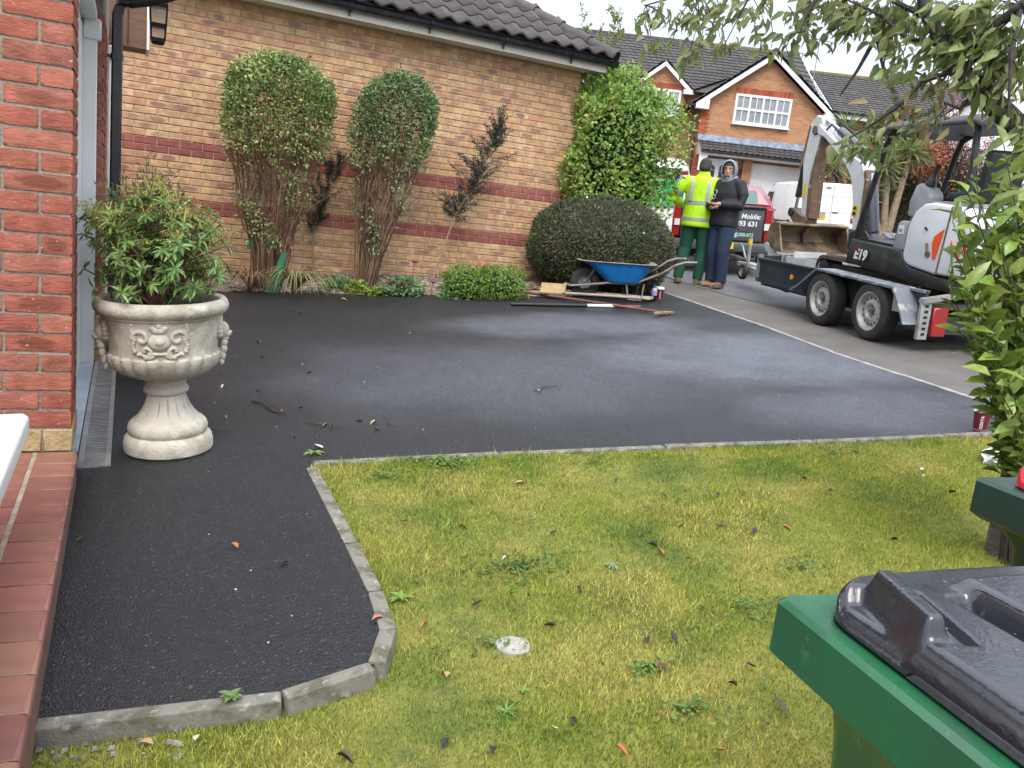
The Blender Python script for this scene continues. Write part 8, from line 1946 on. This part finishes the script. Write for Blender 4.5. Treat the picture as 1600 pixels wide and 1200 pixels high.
# ---- man in black with his hood up, looking this way
g2 = ground_px(1115, 448)
p2 = empty('person', mat4=frame(g2.x, g2.y, 258, tilt=False), label='man in a black jacket with a grey hood up looking this way', cat='person')
LG2 = {-1: [(-.085, 0, .90), (-.10, .05, .49), (-.10, .0, .09)], 1: [(.085, 0, .90), (.105, .02, .49), (.11, -.04, .09)]}
AR2 = {-1: [(-.185, .0, 1.42), (-.27, .03, 1.13), (-.03, .23, 1.13)], 1: [(.185, .0, 1.42), (.27, .05, 1.13), (.04, .25, 1.07)]}
hd = MB(); head(hd, (0, 0, 0)); Rz = Matrix.Translation((0, .05, 1.60)) @ Matrix.Rotation(R(28), 4, 'Z') @ Matrix.Rotation(R(-4), 4, 'X')
m = MB()
m.loft([ell((0, 0, .84), .15, .10), ell((0, 0, .95), .155, .105), ell((0, .01, 1.10), .14, .095), ell((0, .01, 1.30), .17, .105), ell((0, 0, 1.42), .16, .085), ell((0, .02, 1.47), .07, .06), ell((0, .03, 1.53), .058, .058)])
for s_ in (-1, 1):
    limb(m, [(s_*.09, 0, .93)]+LG2[s_]+[(LG2[s_][2][0], LG2[s_][2][1]+.04, .045)], [.085, .085, .055, .038, .035]); m.box((LG2[s_][2][0], LG2[s_][2][1]+.07, .03), (.07, .22, .05))
    limb(m, [(s_*.13, 0, 1.42)]+AR2[s_], [.055, .05, .042, .03]); hand(m, AR2[s_][2], (-.9*s_, .35, -.05), (0, .1, 1), s_, 1, .8)
m.add([tuple(Rz @ Vector(v)) for v in hd.v], hd.f)
bd = mesh_part('body', remeshed(m, .0085, 1), SKIN, p2)
def on_face(v): return Rz @ Vector(v)
for s_ in (-1, 1):
    c = on_face((s_*.030, .082, .006)); m = MB(); m.ball(tuple(c), (.012, .010, .0075), 10, 6); ey = m.build('eye', pm('eye_white', (.55, .52, .5), .3), p2, smooth=True)
    c = on_face((s_*.029, .091, .006)); m = MB(); m.ball(tuple(c), (.006, .005, .0065), 8, 6); m.build('iris', M['ink'], ey, smooth=True)
    m = MB(); m.tube([tuple(on_face((s_*.013, .094, .026))), tuple(on_face((s_*.032, .092, .032))), tuple(on_face((s_*.050, .078, .026)))], .0055, 6); m.build('eyebrow', HAIR, p2)
m = MB(); m.tube([tuple(on_face((-.024, .092, -.070))), tuple(on_face((0, .100, -.067))), tuple(on_face((.024, .092, -.070)))], [.004, .006, .004], 6); m.build('mouth', pm('lips', (.30, .11, .09), .5), p2)
m = MB(); m.loft([[tuple(on_face(v)) for v in ell((0, oy, z), rx, ry, 18, 2.1)] for z, rx, ry, oy in ((-.128, .034, .034, .034), (-.10, .056, .066, .024), (-.078, .062, .081, .0165))]); m.build('stubble', pm('stubble', (.20, .12, .09), .8), p2, smooth=True)
m = MB(); m.loft([[tuple(on_face(v)) for v in ell((0, -.002, z), rx, ry, 18, 2.1)] for z, rx, ry in ((.058, .077, .100), (.085, .070, .090), (.112, .046, .06))]); m.build('hair', HAIR, p2, smooth=True)
m = MB(); m.loft([ell((0, 0, .84), .215, .155), ell((0, 0, .90), .218, .158), ell((0, 0, .96), .212, .152), ell((0, .005, 1.12), .22, .155), ell((0, .005, 1.28), .225, .155), ell((0, -.005, 1.40), .21, .135), ell((0, -.01, 1.47), .14, .11), ell((0, .0, 1.51), .10, .095)])
for s_ in (-1, 1): limb(m, [(s_*.14, 0, 1.41), AR2[s_][0], tuple(Vector(AR2[s_][0]).lerp(Vector(AR2[s_][1]), .5)+Vector((s_*.03, -.01, 0))), AR2[s_][1], tuple(Vector(AR2[s_][1]).lerp(Vector(AR2[s_][2]), .85))], [.085, .088, .08, .076, .055], 14)
j2 = mesh_part('jacket', remeshed(m, .013, 3), M['blkjacket'], p2)
m = MB(); m.lathe([(.034, 0), (.041, .004), (.041, -.004), (.034, 0)], 18, caps=False); m.lathe([(.024, 0), (.030, .004), (.030, -.004), (.024, 0)], 16, c=(.01, .065, 0), caps=False); q = m.build('chest_emblem', M['pale_text'], j2); q.matrix_local = Matrix.Translation((.10, .160, 1.29)) @ Matrix.Rotation(R(-90), 4, 'X') @ Matrix.Rotation(R(12), 4, 'Y')
# hood: open shell around the face
def hood_sec(t, rx, rz, cz):
    P = []
    for k in range(15):
        a = R(-48)+R(276)*k/14; P.append(Rz @ Vector((math.cos(a)*rx, t, cz+math.sin(a)*rz)))
    return P
outer = [hood_sec(.082, .094, .128, .0), hood_sec(.065, .104, .142, .0), hood_sec(.0, .112, .150, -.005), hood_sec(-.06, .106, .142, -.01), hood_sec(-.11, .080, .11, -.02), hood_sec(-.135, .03, .05, -.03)]
inner = [hood_sec(.082, .086, .120, .0), hood_sec(.0, .098, .134, -.005), hood_sec(-.06, .092, .125, -.01)]
m = MB(); m.loft(outer, cap=False, closed=False); m.loft([outer[0], inner[0]], cap=False, closed=False); m.loft(inner, cap=False, closed=False); hd_ = m.build('hood', M['hood'], j2, smooth=True, angle=70)
m = MB(); m.loft([ell((0, .0, 1.44), .125, .115), ell((0, .01, 1.49), .112, .108), ell((0, .02, 1.535), .095, .10)], cap=False); m.build('hood_collar', M['hood'], j2, smooth=True)
trousers(p2, LG2, M['navy'], rad=(.115, .11, .088, .078)); boots(p2, LG2)
